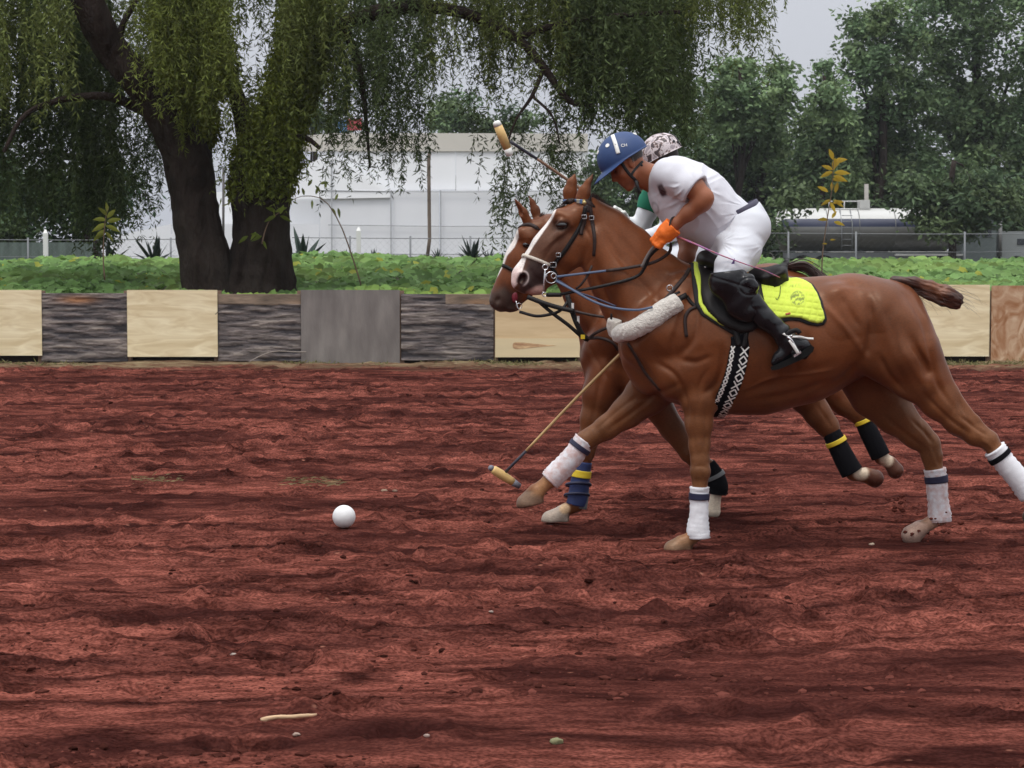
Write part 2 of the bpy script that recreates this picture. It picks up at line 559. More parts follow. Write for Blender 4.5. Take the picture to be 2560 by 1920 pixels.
for i, (px, py, r, c, lab) in enumerate(STONES):
    p = on_ground(px, py, r * 0.35)
    r *= 0.8; c = np.array(c) * 0.75
    v, f = blob(r, i + 3, 2, (1.35, 1.0, 0.7))
    o = mk('stone', v + p, f, M_stone, loc=tuple(p), cols=np.tile(c, (len(v), 1)))
    tag(o, lab, 'stone', 'loose stones on the arena')


def straw_patch(px0, px1, py, n, lab):
    C = np.array([on_ground(px0 + (px1 - px0) * rng.random(), py + rng.normal() * 5, 0.006) for _ in range(n)])
    D = rng.normal(size=(n, 3)) * [1, 0.6, 0.07]
    cols = np.array([0.26, 0.20, 0.10]) * (0.4 + 0.8 * rng.random((n, 1)))
    v, q, c = leaves(C, D, 0.03 + 0.05 * rng.random(n), 0.006 + 0.008 * rng.random(n), cols)
    o = mk('dry_straw', v, q, M_leaf, cols=c, kind='stuff', loc=tuple(C.mean(0)))
    tag(o, lab, 'straw')


straw_patch(708, 862, 1210, 110, 'wisps of dry straw on the dirt above the white ball')
straw_patch(330, 450, 1203, 70, 'small patch of dry straw at left on the red dirt')


def verge():
    n = 5200
    X = rng.uniform(-8.5, 8.5, n); Y = rng.uniform(30.15, 30.97, n)
    keep = vnoise(X * 1.1, Y * 2, seed=55) + np.where(X > 5, 0.5, 0) > 0.18
    X, Y = X[keep], Y[keep]; n = len(X)
    C = np.stack([X, Y, ground_h(X, Y) * 0.5 + 0.004], 1)
    D = rng.normal(size=(n, 3)) * [1, 0.6, 0.35] + [0, 0, 0.25]
    g = rng.random((n, 1))
    cols = np.array([0.30, 0.25, 0.13]) * (0.4 + 0.8 * rng.random((n, 1))) * (1 - g * 0.5) + g * 0.5 * np.array([0.10, 0.16, 0.045])
    v, q, c = leaves(C, D, 0.03 + 0.07 * rng.random(n), 0.012 + 0.01 * rng.random(n), cols)
    mk('verge_weeds', v, q, M_leaf, cols=c, kind='stuff')


verge()

# ================================================================== BOARD WALL
M_ply = pmat('new_plywood', (0.74, 0.60, 0.36), rough=0.6, noise=0.12, nscale=1.6, stretch=(1, 1, 5), col2=(0.82, 0.72, 0.49), ndist=1.5)
M_ply2 = pmat('seamed_plywood', (0.62, 0.45, 0.25), rough=0.6, noise=0.08, nscale=1.4, stretch=(0.7, 1, 6), col2=(0.68, 0.52, 0.31), ndist=1.0)
M_grey = pmat('grey_board', (0.175, 0.155, 0.145), rough=0.85, noise=0.16, nscale=2.6, stretch=(2.2, 1, 0.6), col2=(0.215, 0.195, 0.18), bump=0.3, bscale=30)
M_brown = pmat('stained_plywood', (0.42, 0.19, 0.08), rough=0.7, noise=0.4, nscale=2.4, stretch=(1.6, 1, 1.1), col2=(0.46, 0.33, 0.22), ndist=2.5)
M_worn = pmat('weathered_plywood', (0, 0, 0), rough=0.9, vcol=True, noise=0.25, nscale=7, stretch=(1, 1, 5), bump=0.5, bscale=18)
M_frame = pmat('old_timber', (0.20, 0.13, 0.09), rough=0.85, noise=0.3, nscale=6, stretch=(1, 1, 4))
wall = thing('arena_wall', 'long low arena wall of pale, grey and weathered plywood boards', 'wall', (0, WALL_Y, 0))


def board(x0, x1, y0, y1, kind, Yb, lab, th=0.018):
    p0, p1 = W(x0, y1, Yb), W(x1, y0, Yb)
    X0, X1, Z0, Z1 = p0[0], p1[0], p0[2], p1[2]
    Z0 = max(Z0, -0.03)
    mat = {'ply': M_ply, 'seam': M_ply2, 'grey': M_grey, 'brown': M_brown}.get(kind, M_worn)
    nx, nz = (110, 90) if kind == 'worn' else (10, 8)
    xs = np.linspace(X0, X1, nx); zs = np.linspace(Z0, Z1, nz)
    XX, ZZ = np.meshgrid(xs, zs)
    cols = None
    sd = int(abs(x0)) % 97
    if kind == 'worn':
        # delaminated veneer: horizontal flakes standing proud at different depths
        n1 = fbm(XX * 2.6, ZZ * 23, seed=sd, octv=3) + 0.3 * fbm(XX * 9, ZZ * 60, seed=sd + 9, octv=1)
        n2 = fbm(XX * 5, ZZ * 30, seed=sd + 5, octv=2)
        lay = np.floor(np.clip(n1 * 2.2 + 2.4, 0, 4.99))
        edge = np.minimum.reduce([XX - X0, X1 - XX, ZZ - Z0, Z1 - ZZ])
        dpt = -lay * 0.0045 - 0.004 * n2
        pal = np.array([[0.055, 0.049, 0.055], [0.110, 0.095, 0.095], [0.165, 0.138, 0.132], [0.215, 0.182, 0.168], [0.31, 0.265, 0.235]])
        cols = pal[lay.astype(int)].reshape(-1, 3) * (0.8 + 0.35 * n2.reshape(-1, 1))
        if 'lighttop' in lab[1]:
            m = (ZZ > Z1 - 0.145 + 0.01 * vnoise(XX * 3, ZZ, seed=2)).reshape(-1)
            ch = np.array([0.27, 0.20, 0.145]) * (0.75 + 0.3 * fbm(XX * 3, ZZ * 9, seed=sd + 2).reshape(-1, 1)) + np.clip(vnoise(XX * 2, ZZ * 6, seed=4).reshape(-1, 1) - 0.5, 0, 1) * [0.2, 0.07, 0]
            if 'right' in lab[1]: m &= (XX > X0 + 0.48 * (X1 - X0)).reshape(-1)
            cols[m] = ch[m]; dpt.reshape(-1)[m] = -0.014
        if 'orange' in lab[1]:
            g = np.exp(-(((XX - (X0 + 0.42 * (X1 - X0))) / 0.24) ** 2 + ((ZZ - (Z1 - 0.09)) / 0.05) ** 2)).reshape(-1, 1)
            cols = cols * (1 - g) + g * np.array([0.36, 0.17, 0.08])
        YY = Yb + dpt
    else:
        YY = Yb + 0.006 * vnoise(XX * 1.3, ZZ * 1.3, seed=sd) + 0 * XX
    fr = np.stack([XX, YY, ZZ], -1).reshape(-1, 3)
    n = nx * nz
    i = (np.arange(nz - 1)[:, None] * nx + np.arange(nx - 1)[None]).ravel()
    Q = [tuple(q) for q in np.stack([i, i + 1, i + nx + 1, i + nx], 1).tolist()]
    bd = list(range(nx)) + [k * nx + nx - 1 for k in range(1, nz)] + [(nz - 1) * nx + k for k in range(nx - 2, -1, -1)] + [k * nx for k in range(nz - 2, 0, -1)]
    for k in range(len(bd)):
        p, q = bd[k], bd[(k + 1) % len(bd)]
        Q.append((p, n + k, n + (k + 1) % len(bd), q))
    Q.append(tuple(range(n + len(bd) - 1, n - 1, -1)))
    bk = fr[bd].copy(); bk[:, 1] = Yb + th
    V = np.concatenate([fr, bk])
    C2 = np.concatenate([cols, cols[bd]]) if cols is not None else None
    o = mk('board', V, Q, mat, wall, cols=C2, smooth=(kind == 'worn'), loc=(X0, Yb, Z0), label=lab[0])
    return o, X0, X1, Z0, Z1


BOARDS = [(-330, -120, 727, 905, 'worn', 31.0, ('weathered dark board', '')),
          (-118, 103, 725, 889, 'ply', 30.96, ('clean pale plywood board cut by the left edge of the photo', '')),
          (104, 318, 733, 904, 'worn', 31.0, ('weathered grey board with an orange peeled patch at its top', 'orange')),
          (319, 543, 725, 892, 'ply', 30.95, ('clean pale plywood board left of the tree trunk', '')),
          (545, 752, 735, 903, 'worn', 31.0, ('weathered board with a light strip along its top', 'lighttop')),
          (753, 999, 725, 908, 'grey', 30.97, ('plain smooth grey board', '')),
          (1003, 1234, 735, 901, 'worn', 31.0, ('weathered board with dark knots beside the grey board', 'lighttop right')),
          (1238, 1452, 735, 893, 'seam', 30.96, ('pale plywood board with a long knot below the muzzles', '')),
          (1455, 1670, 733, 902, 'worn', 31.0, ('weathered board behind the horses', '')),
          (1672, 1885, 730, 898, 'ply', 30.96, ('pale board behind the horses', '')),
          (1887, 2098, 722, 900, 'worn', 31.0, ('weathered board behind the saddle pad', '')),
          (2100, 2238, 714, 896, 'ply', 30.97, ('pale board behind the croup', '')),
          (2240, 2475, 712, 891, 'ply', 30.95, ('pale plywood board under the knotted tail', '')),
          (2477, 2700, 714, 904, 'brown', 30.98, ('orange brown stained board at the right edge', '')),
          (2702, 2920, 714, 902, 'worn', 31.0, ('weathered board', ''))]
for bdef in BOARDS:
    r = board(*bdef)
    if bdef[4] == 'seam':
        X0, X1, Z0, Z1 = r[1:]
        zc = W(0, 846, 30.95)[2]
        m = MB(); m.box((X0, 30.944, Z0), (X1, 30.9505, zc))
        o = m.build('lower_strip', pmat('strip_ply', (0.70, 0.58, 0.36), rough=0.6, noise=0.06, nscale=3, stretch=(0.5, 1, 4)), wall, smooth=False, loc=(X0, 30.944, Z0))
        # long almond knot in the veneer
        t = np.linspace(0, 2 * math.pi, 40, endpoint=False)
        c = W(1325, 864, 30.943)
        k = np.stack([c[0] + 0.30 * np.cos(t) - 0.0 + 0.06 * np.cos(2 * t), np.full(40, 30.9415), c[2] + 0.052 * np.sin(t) * (0.62 - 0.5 * np.cos(t)) * 1.2], 1)
        kb = k + [0, 0.004, 0]
        mk('knot', np.vstack([k, kb]), [tuple(range(40))] + [(i, 40 + i, 40 + (i + 1) % 40, (i + 1) % 40) for i in range(40)],
           pmat('knot_wood', (0.42, 0.22, 0.11), rough=0.6, noise=0.3, nscale=6, stretch=(1, 1, 5), col2=(0.58, 0.40, 0.22)), wall, smooth=False, loc=tuple(c))
# posts and rails that carry the boards (seen in the joints and above the lower boards)
for px in (-119, 103, 319, 544, 752, 1001, 1236, 1453, 1671, 1886, 2099, 2239, 2476, 2701):
    p = W(px, 733, 31.05)
    m = MB(); m.box((p[0] - 0.05, 31.022, -0.1), (p[0] + 0.05, 31.11, p[2] + (0.035 if px not in (2239,) else 0.0)))
    m.build('post', M_frame, wall, smooth=False, loc=(p[0], 31.05, 0))
for i, (a0, a1, z) in enumerate(((-330, 752, 0.90), (754, 2098, 0.88), (2100, 2920, 0.93))):
    p0, p1 = W(a0, 800, 31.04), W(a1, 800, 31.04)
    m = MB(); m.box((p0[0], 31.112, z - 0.05), (p1[0], 31.15, z + 0.035))
    m.build('rail', M_frame, wall, smooth=False, loc=(p0[0], 31.1, z))
    m = MB(); m.box((p0[0], 31.112, 0.10), (p1[0], 31.15, 0.19))
    m.build('rail', M_frame, wall, smooth=False, loc=(p0[0], 31.1, 0.1))
p0, p1 = W(-330, 800, 31.2), W(2920, 800, 31.2)
m = MB(); m.box((p0[0], 31.16, -0.1), (p1[0], 31.2, 0.80)); m.build('dark_gap_backing', pmat('gap_dark', (0.035, 0.026, 0.022), rough=0.9, noise=0.3, nscale=3), wall, smooth=False, loc=(p0[0], 31.16, 0))  # added board behind the gaps, coloured dark so no bright sky shows through
# bent twig leaning at the foot of a board
tw = [W(622, 905, 30.88), W(655, 888, 30.9), W(690, 878, 30.92), W(745, 880, 30.93), W(765, 879, 30.93)]
v, f = tube_geo(spline(tw, 14), 0.008, 6)
tag(mk('branch', v, f, pmat('twig_bark', (0.28, 0.24, 0.21), rough=0.9), loc=tuple(tw[0])), 'thin grey branch lying against the weathered board beside the grey board', 'branch')
tw = [W(538, 786, 30.9), W(560, 770, 30.93), W(600, 763, 30.95), W(680, 766, 30.96)]
v, f = tube_geo(spline(tw, 14), 0.005, 6)
tag(mk('dark_branch', v, f, pmat('dark_twig', (0.03, 0.025, 0.022), rough=0.9), loc=tuple(tw[0])), 'thin black branch across the top of the light-topped weathered board', 'branch')


# ================================================================== GREEN GROUND COVER ON THE BANK
def ground_cover():
    n = 17000
    X = rng.uniform(-13, 13, n); Y = 31.35 + 15.5 * rng.random(n) ** 1.25
    hum = 0.10 * fbm(X * 0.7, Y * 0.5, seed=60) + 0.03 * vnoise(X * 3, Y * 3, seed=61)
    Z = bank_h(X, Y) + 0.10 + hum + rng.random(n) * 0.06
    C = np.stack([X, Y, Z], 1)
    a = rng.random(n) * 6.283
    Nn = nrm(np.stack([0.35 * rng.normal(size=n), -0.42 + 0.35 * rng.normal(size=n), np.full(n, 0.9)], 1))
    T = nrm(np.cross(Nn, np.stack([np.cos(a), np.sin(a), 0 * a], 1))); B = np.cross(Nn, T)
    R = (0.06 + 0.075 * rng.random(n)) * (1 + (Y - 31) * 0.02)
    # broad heart-shaped leaf: 7 vertices, folded along the midrib
    sh = np.array([(-0.55, 0.0, 0.0), (-0.75, 0.5, 0.16), (0.0, 0.85, 0.20), (0.7, 0.45, 0.05), (1.15, 0.0, -0.22), (0.7, -0.45, 0.05), (0.0, -0.85, 0.20), (-0.75, -0.5, 0.16)])
    V = C[:, None] + R[:, None, None] * (sh[None, :, :1] * T[:, None] + sh[None, :, 1:2] * B[:, None] + sh[None, :, 2:] * Nn[:, None])
    i = (np.arange(n) * 8)[:, None]
    Q = np.concatenate([i + np.array([[0, 4, 3, 1]]) * 1, i + np.array([[0, 7, 5, 4]]), ])
    T3 = np.concatenate([i + np.array([[1, 3, 2]]), i + np.array([[7, 6, 5]])])
    t = rng.random((n, 1)); y = np.clip(vnoise(X * 0.6, Y * 0.8, seed=63), 0, 1)[:, None]
    near = np.clip((33.2 - Y) / 1.5, 0, 1)[:, None]
    col = np.array([0.190, 0.325, 0.105]) * (0.55 + 0.75 * t) + y * np.array([0.07, 0.06, 0.0]) + near * np.array([0.09, 0.09, -0.005])
    yl = rng.random(n) > 0.975
    col[yl] = np.array([0.38, 0.40, 0.07])
    mk('ground_cover', V.reshape(-1, 3), [Q, T3], M_leaf, cols=np.repeat(col, 8, 0), kind='stuff', smooth=True)


ground_cover()


# ================================================================== WEEPING PEPPER TREE
def limb(pts, Y, n=26, seed=0, bark_amp=0.05, seg=22):
    """pts: (px,py,r_px,dY)"""
    P = np.array([list(W(p[0], p[1], Y + p[3])) + [p[2] * (Y + p[3]) / F] for p in pts])
    S = spline(P, n)
    v, f = tube_geo(S[:, :3], S[:, 3], seg)
    v = np.array(v)
    ctr = np.repeat(S[:, :3], seg, 0)
    d = v - ctr; r = np.linalg.norm(d, axis=1, keepdims=True)
    ang = np.tile(np.arange(seg) / seg, n)
    k = 0.12 * vnoise(np.cos(ang * 6.283) * 2.0 + seed, np.sin(ang * 6.283) * 2.0, v[:, 2] * 0.8, seed=seed) + bark_amp * fbm(v[:, 0] * 5, v[:, 1] * 5, v[:, 2] * 2.2, seed=seed + 3)
    if seg > 20:
        k = k - 0.09 * np.exp(-np.abs(vnoise(v[:, 0] * 4.5, v[:, 1] * 4.5, v[:, 2] * 0.9, seed=seed + 9)) / 0.10) + 0.035 * vnoise(v[:, 0] * 3, v[:, 1] * 3, v[:, 2] * 9, seed=seed + 11)
    return ctr + d * (1 + k[:, None]), f


pep = thing('pepper_tree', 'big weeping pepper tree with twin dark trunks and hanging foliage behind the boards', 'tree', tuple(W(660, 740, 33.6)))
TY = 33.6
mb = MB()
for k, L_ in enumerate([
    [(528, 800, 84, 0), (525, 735, 70, 0), (517, 650, 64, 0), (496, 560, 60, 0), (484, 470, 60, 0), (468, 390, 60, -0.1), (438, 330, 57, -0.2), (390, 255, 52, -0.4), (330, 185, 45, -0.7), (275, 115, 42, -0.9), (240, 50, 40, -1.2), (200, -60, 34, -1.5)],
    [(560, 790, 50, .1), (550, 700, 40, .1), (500, 500, 36, .1), (494, 400, 38, .1), (490, 300, 38, .1), (480, 200, 34, .2), (492, 100, 28, .3), (480, -60, 22, .4)],
    [(650, 800, 100, .1), (652, 735, 90, .1), (652, 650, 79, .1), (652, 560, 71, .1), (652, 470, 73, .1), (668, 390, 75, .1), (690, 320, 62, .2), (722, 250, 52, .2), (750, 160, 50, .2), (762, 60, 46, .2), (772, -60, 40, .3)],
    [(640, 420, 40, .3), (622, 330, 34, .4), (600, 260, 24, .5), (570, 180, 20, .6), (552, 90, 17, .8), (560, -40, 14, 1)],
    [(400, 290, 20, -.2), (330, 262, 13, -.4), (260, 240, 10, -.8), (150, 250, 8, -1), (60, 290, 6, -1.2), (10, 380, 5, -1.3)],
    [(745, 130, 26, .1), (860, 60, 20, -.4), (1000, 20, 18, -.8), (1150, 30, 15, -1.0), (1290, 95, 12, -1.2), (1360, 170, 10, -1.3), (1420, 250, 8, -1.3), (1480, 265, 5, -1.4)],
    [(1290, 95, 10, -1.2), (1400, 60, 9, -1.3), (1540, 40, 7, -1.4), (1700, 30, 5, -1.4)],
    [(1360, 170, 7, -1.3), (1330, 240, 5, -1.4), (1290, 300, 3, -1.4), (1262, 380, 2.5, -1.4)],
    [(1330, 240, 4, -1.4), (1380, 290, 3, -1.4), (1400, 360, 2, -1.4)],
    [(725, 345, 10, -.6), (765, 345, 7, -.7), (800, 370, 5, -.8)],
    [(860, 60, 12, -.4), (900, 180, 8, -.6), (915, 300, 5, -.7), (925, 420, 3, -.7)],
    [(330, 190, 12, -.7), (300, 90, 9, -.7), (340, 0, 7, -.7)]]):
    v, f = limb(L_, TY, n=130 if L_[0][2] > 35 else 24, seed=k * 7 + 1, seg=72 if L_[0][2] > 35 else 9)
    mb.add(v, f)
mb.build('trunk', M_bark, pep)


def strands(px0, px1, ys0, ys1, ye0, ye1, n, Y0, Y1, tint, lp=1.0, name=None, droop=1.0, leaf=(0.09, 0.019)):
    """hanging leafy strands; start rows ys0..ys1, lower ends ye0..ye1 (photo pixels)"""
    out = []
    cx = rng.uniform(px0, px1, max(3, n // 9)); cyo = rng.normal(size=len(cx)) * 30; cY = rng.uniform(Y0, Y1, len(cx))
    g = rng.integers(0, len(cx), n)
    x = cx[g] + rng.normal(size=n) * 22; Y = np.clip(cY[g] + rng.normal(size=n) * 0.25, Y0, Y1)
    ys = rng.uniform(ys0, ys1, n) + cyo[g]
    ye = rng.uniform(ye0, ye1, n) + cyo[g]
    ye = np.maximum(ye, ys + 70)
    for i in range(n):
        s = W(x[i], ys[i], Y[i]); e = W(x[i], ye[i], Y[i])
        ln = s[2] - e[2]
        m = int(ln * 46 * lp)
        t = np.sort(rng.random(m))
        sw = rng.normal(size=2) * 0.16
        ph = rng.random() * 6.28
        px = s[0] + sw[0] * (t ** 0.5) + 0.05 * np.sin(t * 4 + ph); py = s[1] + sw[1] * t ** 0.5 + 0.05 * np.cos(t * 3 + ph)
        # arch over at the top, then hang
        pz = s[2] - ln * (t ** 1.15)
        C = np.stack([px, py, pz], 1)
        D = rng.normal(size=(m, 3)) * [0.75, 0.75, 0.5] + [0, 0, -0.75 * droop]
        br = (0.55 + 0.75 * rng.random((m, 1))) * (0.8 + 0.4 * rng.random())
        out.append((C, D, tint * br))
    C = np.concatenate([o[0] for o in out]); D = np.concatenate([o[1] for o in out]); K = np.concatenate([o[2] for o in out])
    n = len(C)
    return leaves(C, D, leaf[0] * (0.7 + 0.8 * rng.random(n)), leaf[1] * (0.7 + 0.7 * rng.random(n)), K)


class LeafBag:
    def __init__(s): s.v = []; s.q = []; s.c = []; s.n = 0
    def add(s, r):
        v, q, c = r
        s.v.append(v); s.q.append(q + s.n); s.c.append(c); s.n += len(v)
    def build(s, name, mat, parent, **k):
        return mk(name, np.concatenate(s.v), np.concatenate(s.q), mat, parent, cols=np.concatenate(s.c), smooth=False, **k)


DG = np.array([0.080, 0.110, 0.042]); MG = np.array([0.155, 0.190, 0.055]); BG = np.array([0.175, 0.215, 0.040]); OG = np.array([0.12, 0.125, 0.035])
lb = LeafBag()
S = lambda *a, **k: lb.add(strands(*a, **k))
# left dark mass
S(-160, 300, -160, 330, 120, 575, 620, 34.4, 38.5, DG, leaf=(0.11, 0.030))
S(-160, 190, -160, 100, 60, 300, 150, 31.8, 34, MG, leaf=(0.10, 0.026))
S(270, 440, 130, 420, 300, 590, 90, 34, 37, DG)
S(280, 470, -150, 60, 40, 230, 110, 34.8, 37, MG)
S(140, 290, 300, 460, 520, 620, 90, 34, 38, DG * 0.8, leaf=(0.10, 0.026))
# over the trunks
S(330, 620, -200, -60, -30, 120, 120, 34.6, 36.5, MG * 1.05)
S(400, 560, -200, -40, 60, 220, 120, 32.0, 33.5, (BG + MG) / 2)
S(330, 480, -200, -40, 40, 130, 60, 32.0, 33.5, (BG + MG) / 2)
S(360, 560, -80, 60, 140, 300, 110, 31.9, 32.9, (BG + MG) / 2)
S(440, 520, 180, 300, 300, 400, 30, 32.6, 33.0, BG * 0.8)
S(620, 720, -200, -60, -20, 130, 60, 33.2, 35.5, MG)
S(730, 840, -200, -20, 60, 330, 170, 32.2, 35.5, MG)
S(570, 620, 120, 260, 240, 330, 14, 33.2, 34.5, MG)
S(600, 745, 170, 400, 280, 500, 210, 32.4, 32.95, BG * 0.72, lp=0.8, leaf=(0.075, 0.022))
S(690, 800, 20, 220, 160, 330, 120, 32.6, 33.3, BG * 0.6, lp=0.8, leaf=(0.075, 0.022))
S(500, 600, 260, 330, 320, 480, 16, 34, 35, DG, lp=0.6)
# middle: long ragged curtains with gaps
S(800, 1060, -200, 100, 100, 330, 270, 31.8, 36.5, DG * 1.2)
S(850, 1060, 130, 300, 280, 480, 110, 32, 34.5, DG)
S(1020, 1230, -200, 20, 60, 200, 120, 31.8, 36, MG)
S(1060, 1230, 60, 200, 180, 330, 32, 33, 35, DG, lp=0.6)
S(1200, 1460, -200, 60, 60, 280, 330, 31.8, 36, MG * 0.9)
S(1200, 1430, 230, 400, 380, 560, 95, 32, 34, DG, lp=0.75)
S(1215, 1300, 420, 520, 540, 660, 22, 32.2, 33, DG, lp=0.75)
# right dense block and ragged fringe
S(1430, 1730, -200, 120, 120, 330, 620, 31.8, 36.5, DG * 1.15, leaf=(0.10, 0.024))
S(1560, 1730, 120, 260, 260, 390, 140, 32, 35, DG)
S(1700, 1900, -200, -40, -20, 120, 230, 31.8, 35.5, MG * 0.95)
S(1780, 1910, -160, -60, 20, 170, 40, 32, 34, MG * 0.9, lp=0.7)


def cling(pts, y_lo, y_hi, n, tint, out=1.12, leaf=(0.10, 0.036)):
    """leafy shoots growing straight out of a limb"""
    P = spline(np.array([list(W(p[0], p[1], TY + p[3])) + [p[2] * (TY + p[3]) / F] for p in pts]), 80)
    _, py_ = PXL(P[:, :3]); ok = np.where((py_ > y_lo) & (py_ < y_hi))[0]
    ntf = n // 22; i = rng.choice(ok, ntf); a = rng.uniform(math.pi * 0.75, math.pi * 2.25, ntf)
    c = P[i, :3] + (P[i, 3] * (0.95 + (out - 0.95) * rng.random(ntf)))[:, None] * np.stack([np.cos(a), np.sin(a), 0 * a], 1)
    c = c + rng.normal(size=c.shape) * 0.02
    g = np.repeat(np.arange(ntf), 22); m = len(g)
    C = c[g] + rng.normal(size=(m, 3)) * [0.04, 0.04, 0.08]
    D = rng.normal(size=(m, 3)) * [0.7, 0.5, 0.45] + [0, -0.15, -0.6]
    big = 0.75 + 0.55 * vnoise(c[:, 0] * 2.2, c[:, 1], c[:, 2] * 1.8, seed=91)
    return leaves(C, D, leaf[0] * (0.6 + 0.8 * rng.random(m)), leaf[1] * (0.6 + 0.8 * rng.random(m)), tint * (big * (0.6 + 0.6 * rng.random(ntf)))[g][:, None] * (0.8 + 0.4 * rng.random((m, 1))))


L3 = [(652, 560, 66, .1), (652, 470, 70, .1), (668, 390, 75, .1), (690, 320, 62, .2), (722, 250, 52, .2), (750, 160, 50, .2), (762, 60, 46, .2), (772, -60, 40, .3)]
L2 = [(500, 500, 40, .1), (494, 400, 46, .1), (490, 300, 46, .1), (470, 200, 46, .0), (470, 100, 50, 0), (470, -60, 50, 0)]
L4 = [(640, 420, 40, .3), (622, 330, 34, .4), (600, 260, 24, .5), (570, 180, 20, .6), (552, 90, 17, .8)]
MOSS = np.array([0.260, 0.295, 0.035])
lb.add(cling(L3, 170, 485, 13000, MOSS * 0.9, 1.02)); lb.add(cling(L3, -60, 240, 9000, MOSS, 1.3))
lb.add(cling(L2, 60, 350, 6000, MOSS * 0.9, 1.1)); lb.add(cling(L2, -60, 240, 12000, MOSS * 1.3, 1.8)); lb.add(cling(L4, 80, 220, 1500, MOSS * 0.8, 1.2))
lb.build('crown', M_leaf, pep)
# upper crown above the picture: keeps the sky off the ground below as the tree does
ub = LeafBag()
for k in range(34):
    c = W(rng.uniform(-250, 1800), rng.uniform(-560, -230), rng.uniform(31.8, 37.5))
    n = 420
    d = nrm(rng.normal(size=(n, 3))) * (rng.random((n, 1)) ** 0.4) * [1.0, 1.0, 0.6]
    ub.add(leaves(c + d, rng.normal(size=(n, 3)) * [0.7, 0.7, 0.4] + [0, 0, -0.7], 0.26, 0.11, MG * (0.7 + 0.6 * rng.random((n, 1)))))
ub.build('upper_crown', M_leaf, pep)


# ================================================================== TREES BEYOND
def clump_tree(name, label, clumps, Y, tint, n_per, trunk=None, leaf=(0.30, 0.15), group=None, depth=1.6, mat=None):
    base = W(trunk[0] if trunk else clumps[0][0], 690, Y); base[2] = 0.2
    t = thing(name, label, 'tree', tuple(base), group)
    b = LeafBag()
    tot = sum(c[2] * c[3] for c in clumps)
    for (cx, cy, rx, ry) in clumps:
        n = int(n_per * rx * ry / tot)
        nt_ = max(4, int(rx * ry / 420))
        yo = rng.normal() * depth
        c0 = W(cx, cy, Y + yo)
        sx, sz = rx * Y / F, ry * Y / F
        # tufts on and inside the clump volume
        d = nrm(rng.normal(size=(nt_, 3))) * (rng.random((nt_, 1)) ** 0.33) * [sx, (sx + sz) * 0.5, sz] * 0.92
        g = rng.integers(0, nt_, n)
        tr = 0.34 * (0.6 + 0.8 * rng.random(nt_))
        P = c0 + d[g] + rng.normal(size=(n, 3)) * tr[g][:, None] * [1.1, 1, 0.75]
        k = (0.62 + 0.76 * rng.random(nt_))[g][:, None] * (0.75 + 0.5 * rng.random((n, 1)))
        hue = (rng.random(nt_)[g][:, None] - 0.5) * np.array([0.030, 0.018, -0.004])
        D = rng.normal(size=(n, 3)) * [1, 1, 0.6] + [0, 0, -0.35]
        b.add(leaves(P, D, leaf[0] * (0.6 + 0.8 * rng.random(n)), leaf[1] * (0.6 + 0.8 * rng.random(n)), np.clip(tint + hue, 0.008, 1) * k))
    b.build('crown', mat or M_farleaf, t)
    if trunk:
        m = MB()
        x, r, top = trunk
        P = np.array([list(W(x, 690, Y)[:2]) + [0.0]] + [W(x + dx, y, Y) for dx, y in ((3, 600), (-6, 500), (8, 400), (0, top))])
        P = spline(P, 16); m.tube(P, np.linspace(r, r * 0.35, 16), 8)
        for (cx, cy, rx, ry) in clumps[:7]:
            e = W(cx, cy, Y); s = P[int(rng.integers(6, 13))]
            q = spline([s, (s + e) / 2 + [0, 0.6, 0.5], s * 0.25 + e * 0.75], 6)
            m.tube(q, np.linspace(r * 0.3, r * 0.06, 6), 6)
        m.build('trunk', M_bark, t)
    return t


FG = np.array([0.128, 0.190, 0.088])
clump_tree('evergreen_tree', 'tallest tree at the right edge, its top cut by the frame', [(2330, -20, 90, 90), (2430, -60, 110, 100), (2380, 90, 120, 100), (2500, 60, 120, 110), (2600, 0, 100, 120), (2300, 150, 90, 90), (2420, 230, 130, 110), (2560, 220, 110, 120), (2330, 300, 100, 90), (2480, 370, 130, 100), (2600, 400, 100, 120), (2380, 430, 110, 90), (2520, 520, 110, 90), (2420, 560, 100, 70), (2600, 560, 90, 90)], 112, FG, 30000, (2440, 0.5, 100))
clump_tree('evergreen_tree', 'round-topped tall tree left of the tallest one on the right', [(2206, 40, 62, 40), (2150, 80, 55, 50), (2240, 100, 60, 60), (2130, 140, 42, 40), (2200, 180, 70, 60), (2250, 250, 70, 70), (2180, 280, 60, 60), (2120, 330, 60, 50), (2230, 370, 90, 80), (2150, 430, 90, 70), (2250, 480, 90, 70)], 108, FG * 0.95, 19000, (2200, 0.4, 120))
clump_tree('evergreen_tree', 'slim feathery tree in the gap of sky right of the riders', [(2060, 190, 26, 32), (2075, 240, 36, 40), (2040, 290, 46, 42), (2100, 300, 40, 50), (2060, 360, 60, 50), (2020, 420, 60, 50), (2090, 430, 60, 60)], 104, FG * 1.05, 8500, (2060, 0.22, 190))
clump_tree('evergreen_tree', 'pale green tree just right of the hanging pepper foliage', [(1850, 185, 50, 42), (1820, 230, 50, 50), (1880, 240, 40, 50), (1945, 190, 30, 36), (1960, 230, 34, 34), (1840, 300, 70, 50), (1920, 300, 60, 50), (1860, 370, 80, 50)], 106, FG * 1.2, 12500, (1850, 0.25, 170))
clump_tree('evergreen_tree', 'broad dark tree right behind the riders backs', [(1760, 360, 70, 60), (1830, 420, 90, 60), (1930, 400, 90, 70), (1750, 470, 80, 70), (1850, 520, 100, 70), (1960, 500, 90, 80), (1780, 580, 90, 60), (1900, 600, 100, 50), (2040, 520, 80, 70), (1980, 600, 90, 60), (2100, 500, 70, 60)], 108, FG * 0.75, 17000, (1900, 0.35, 300))
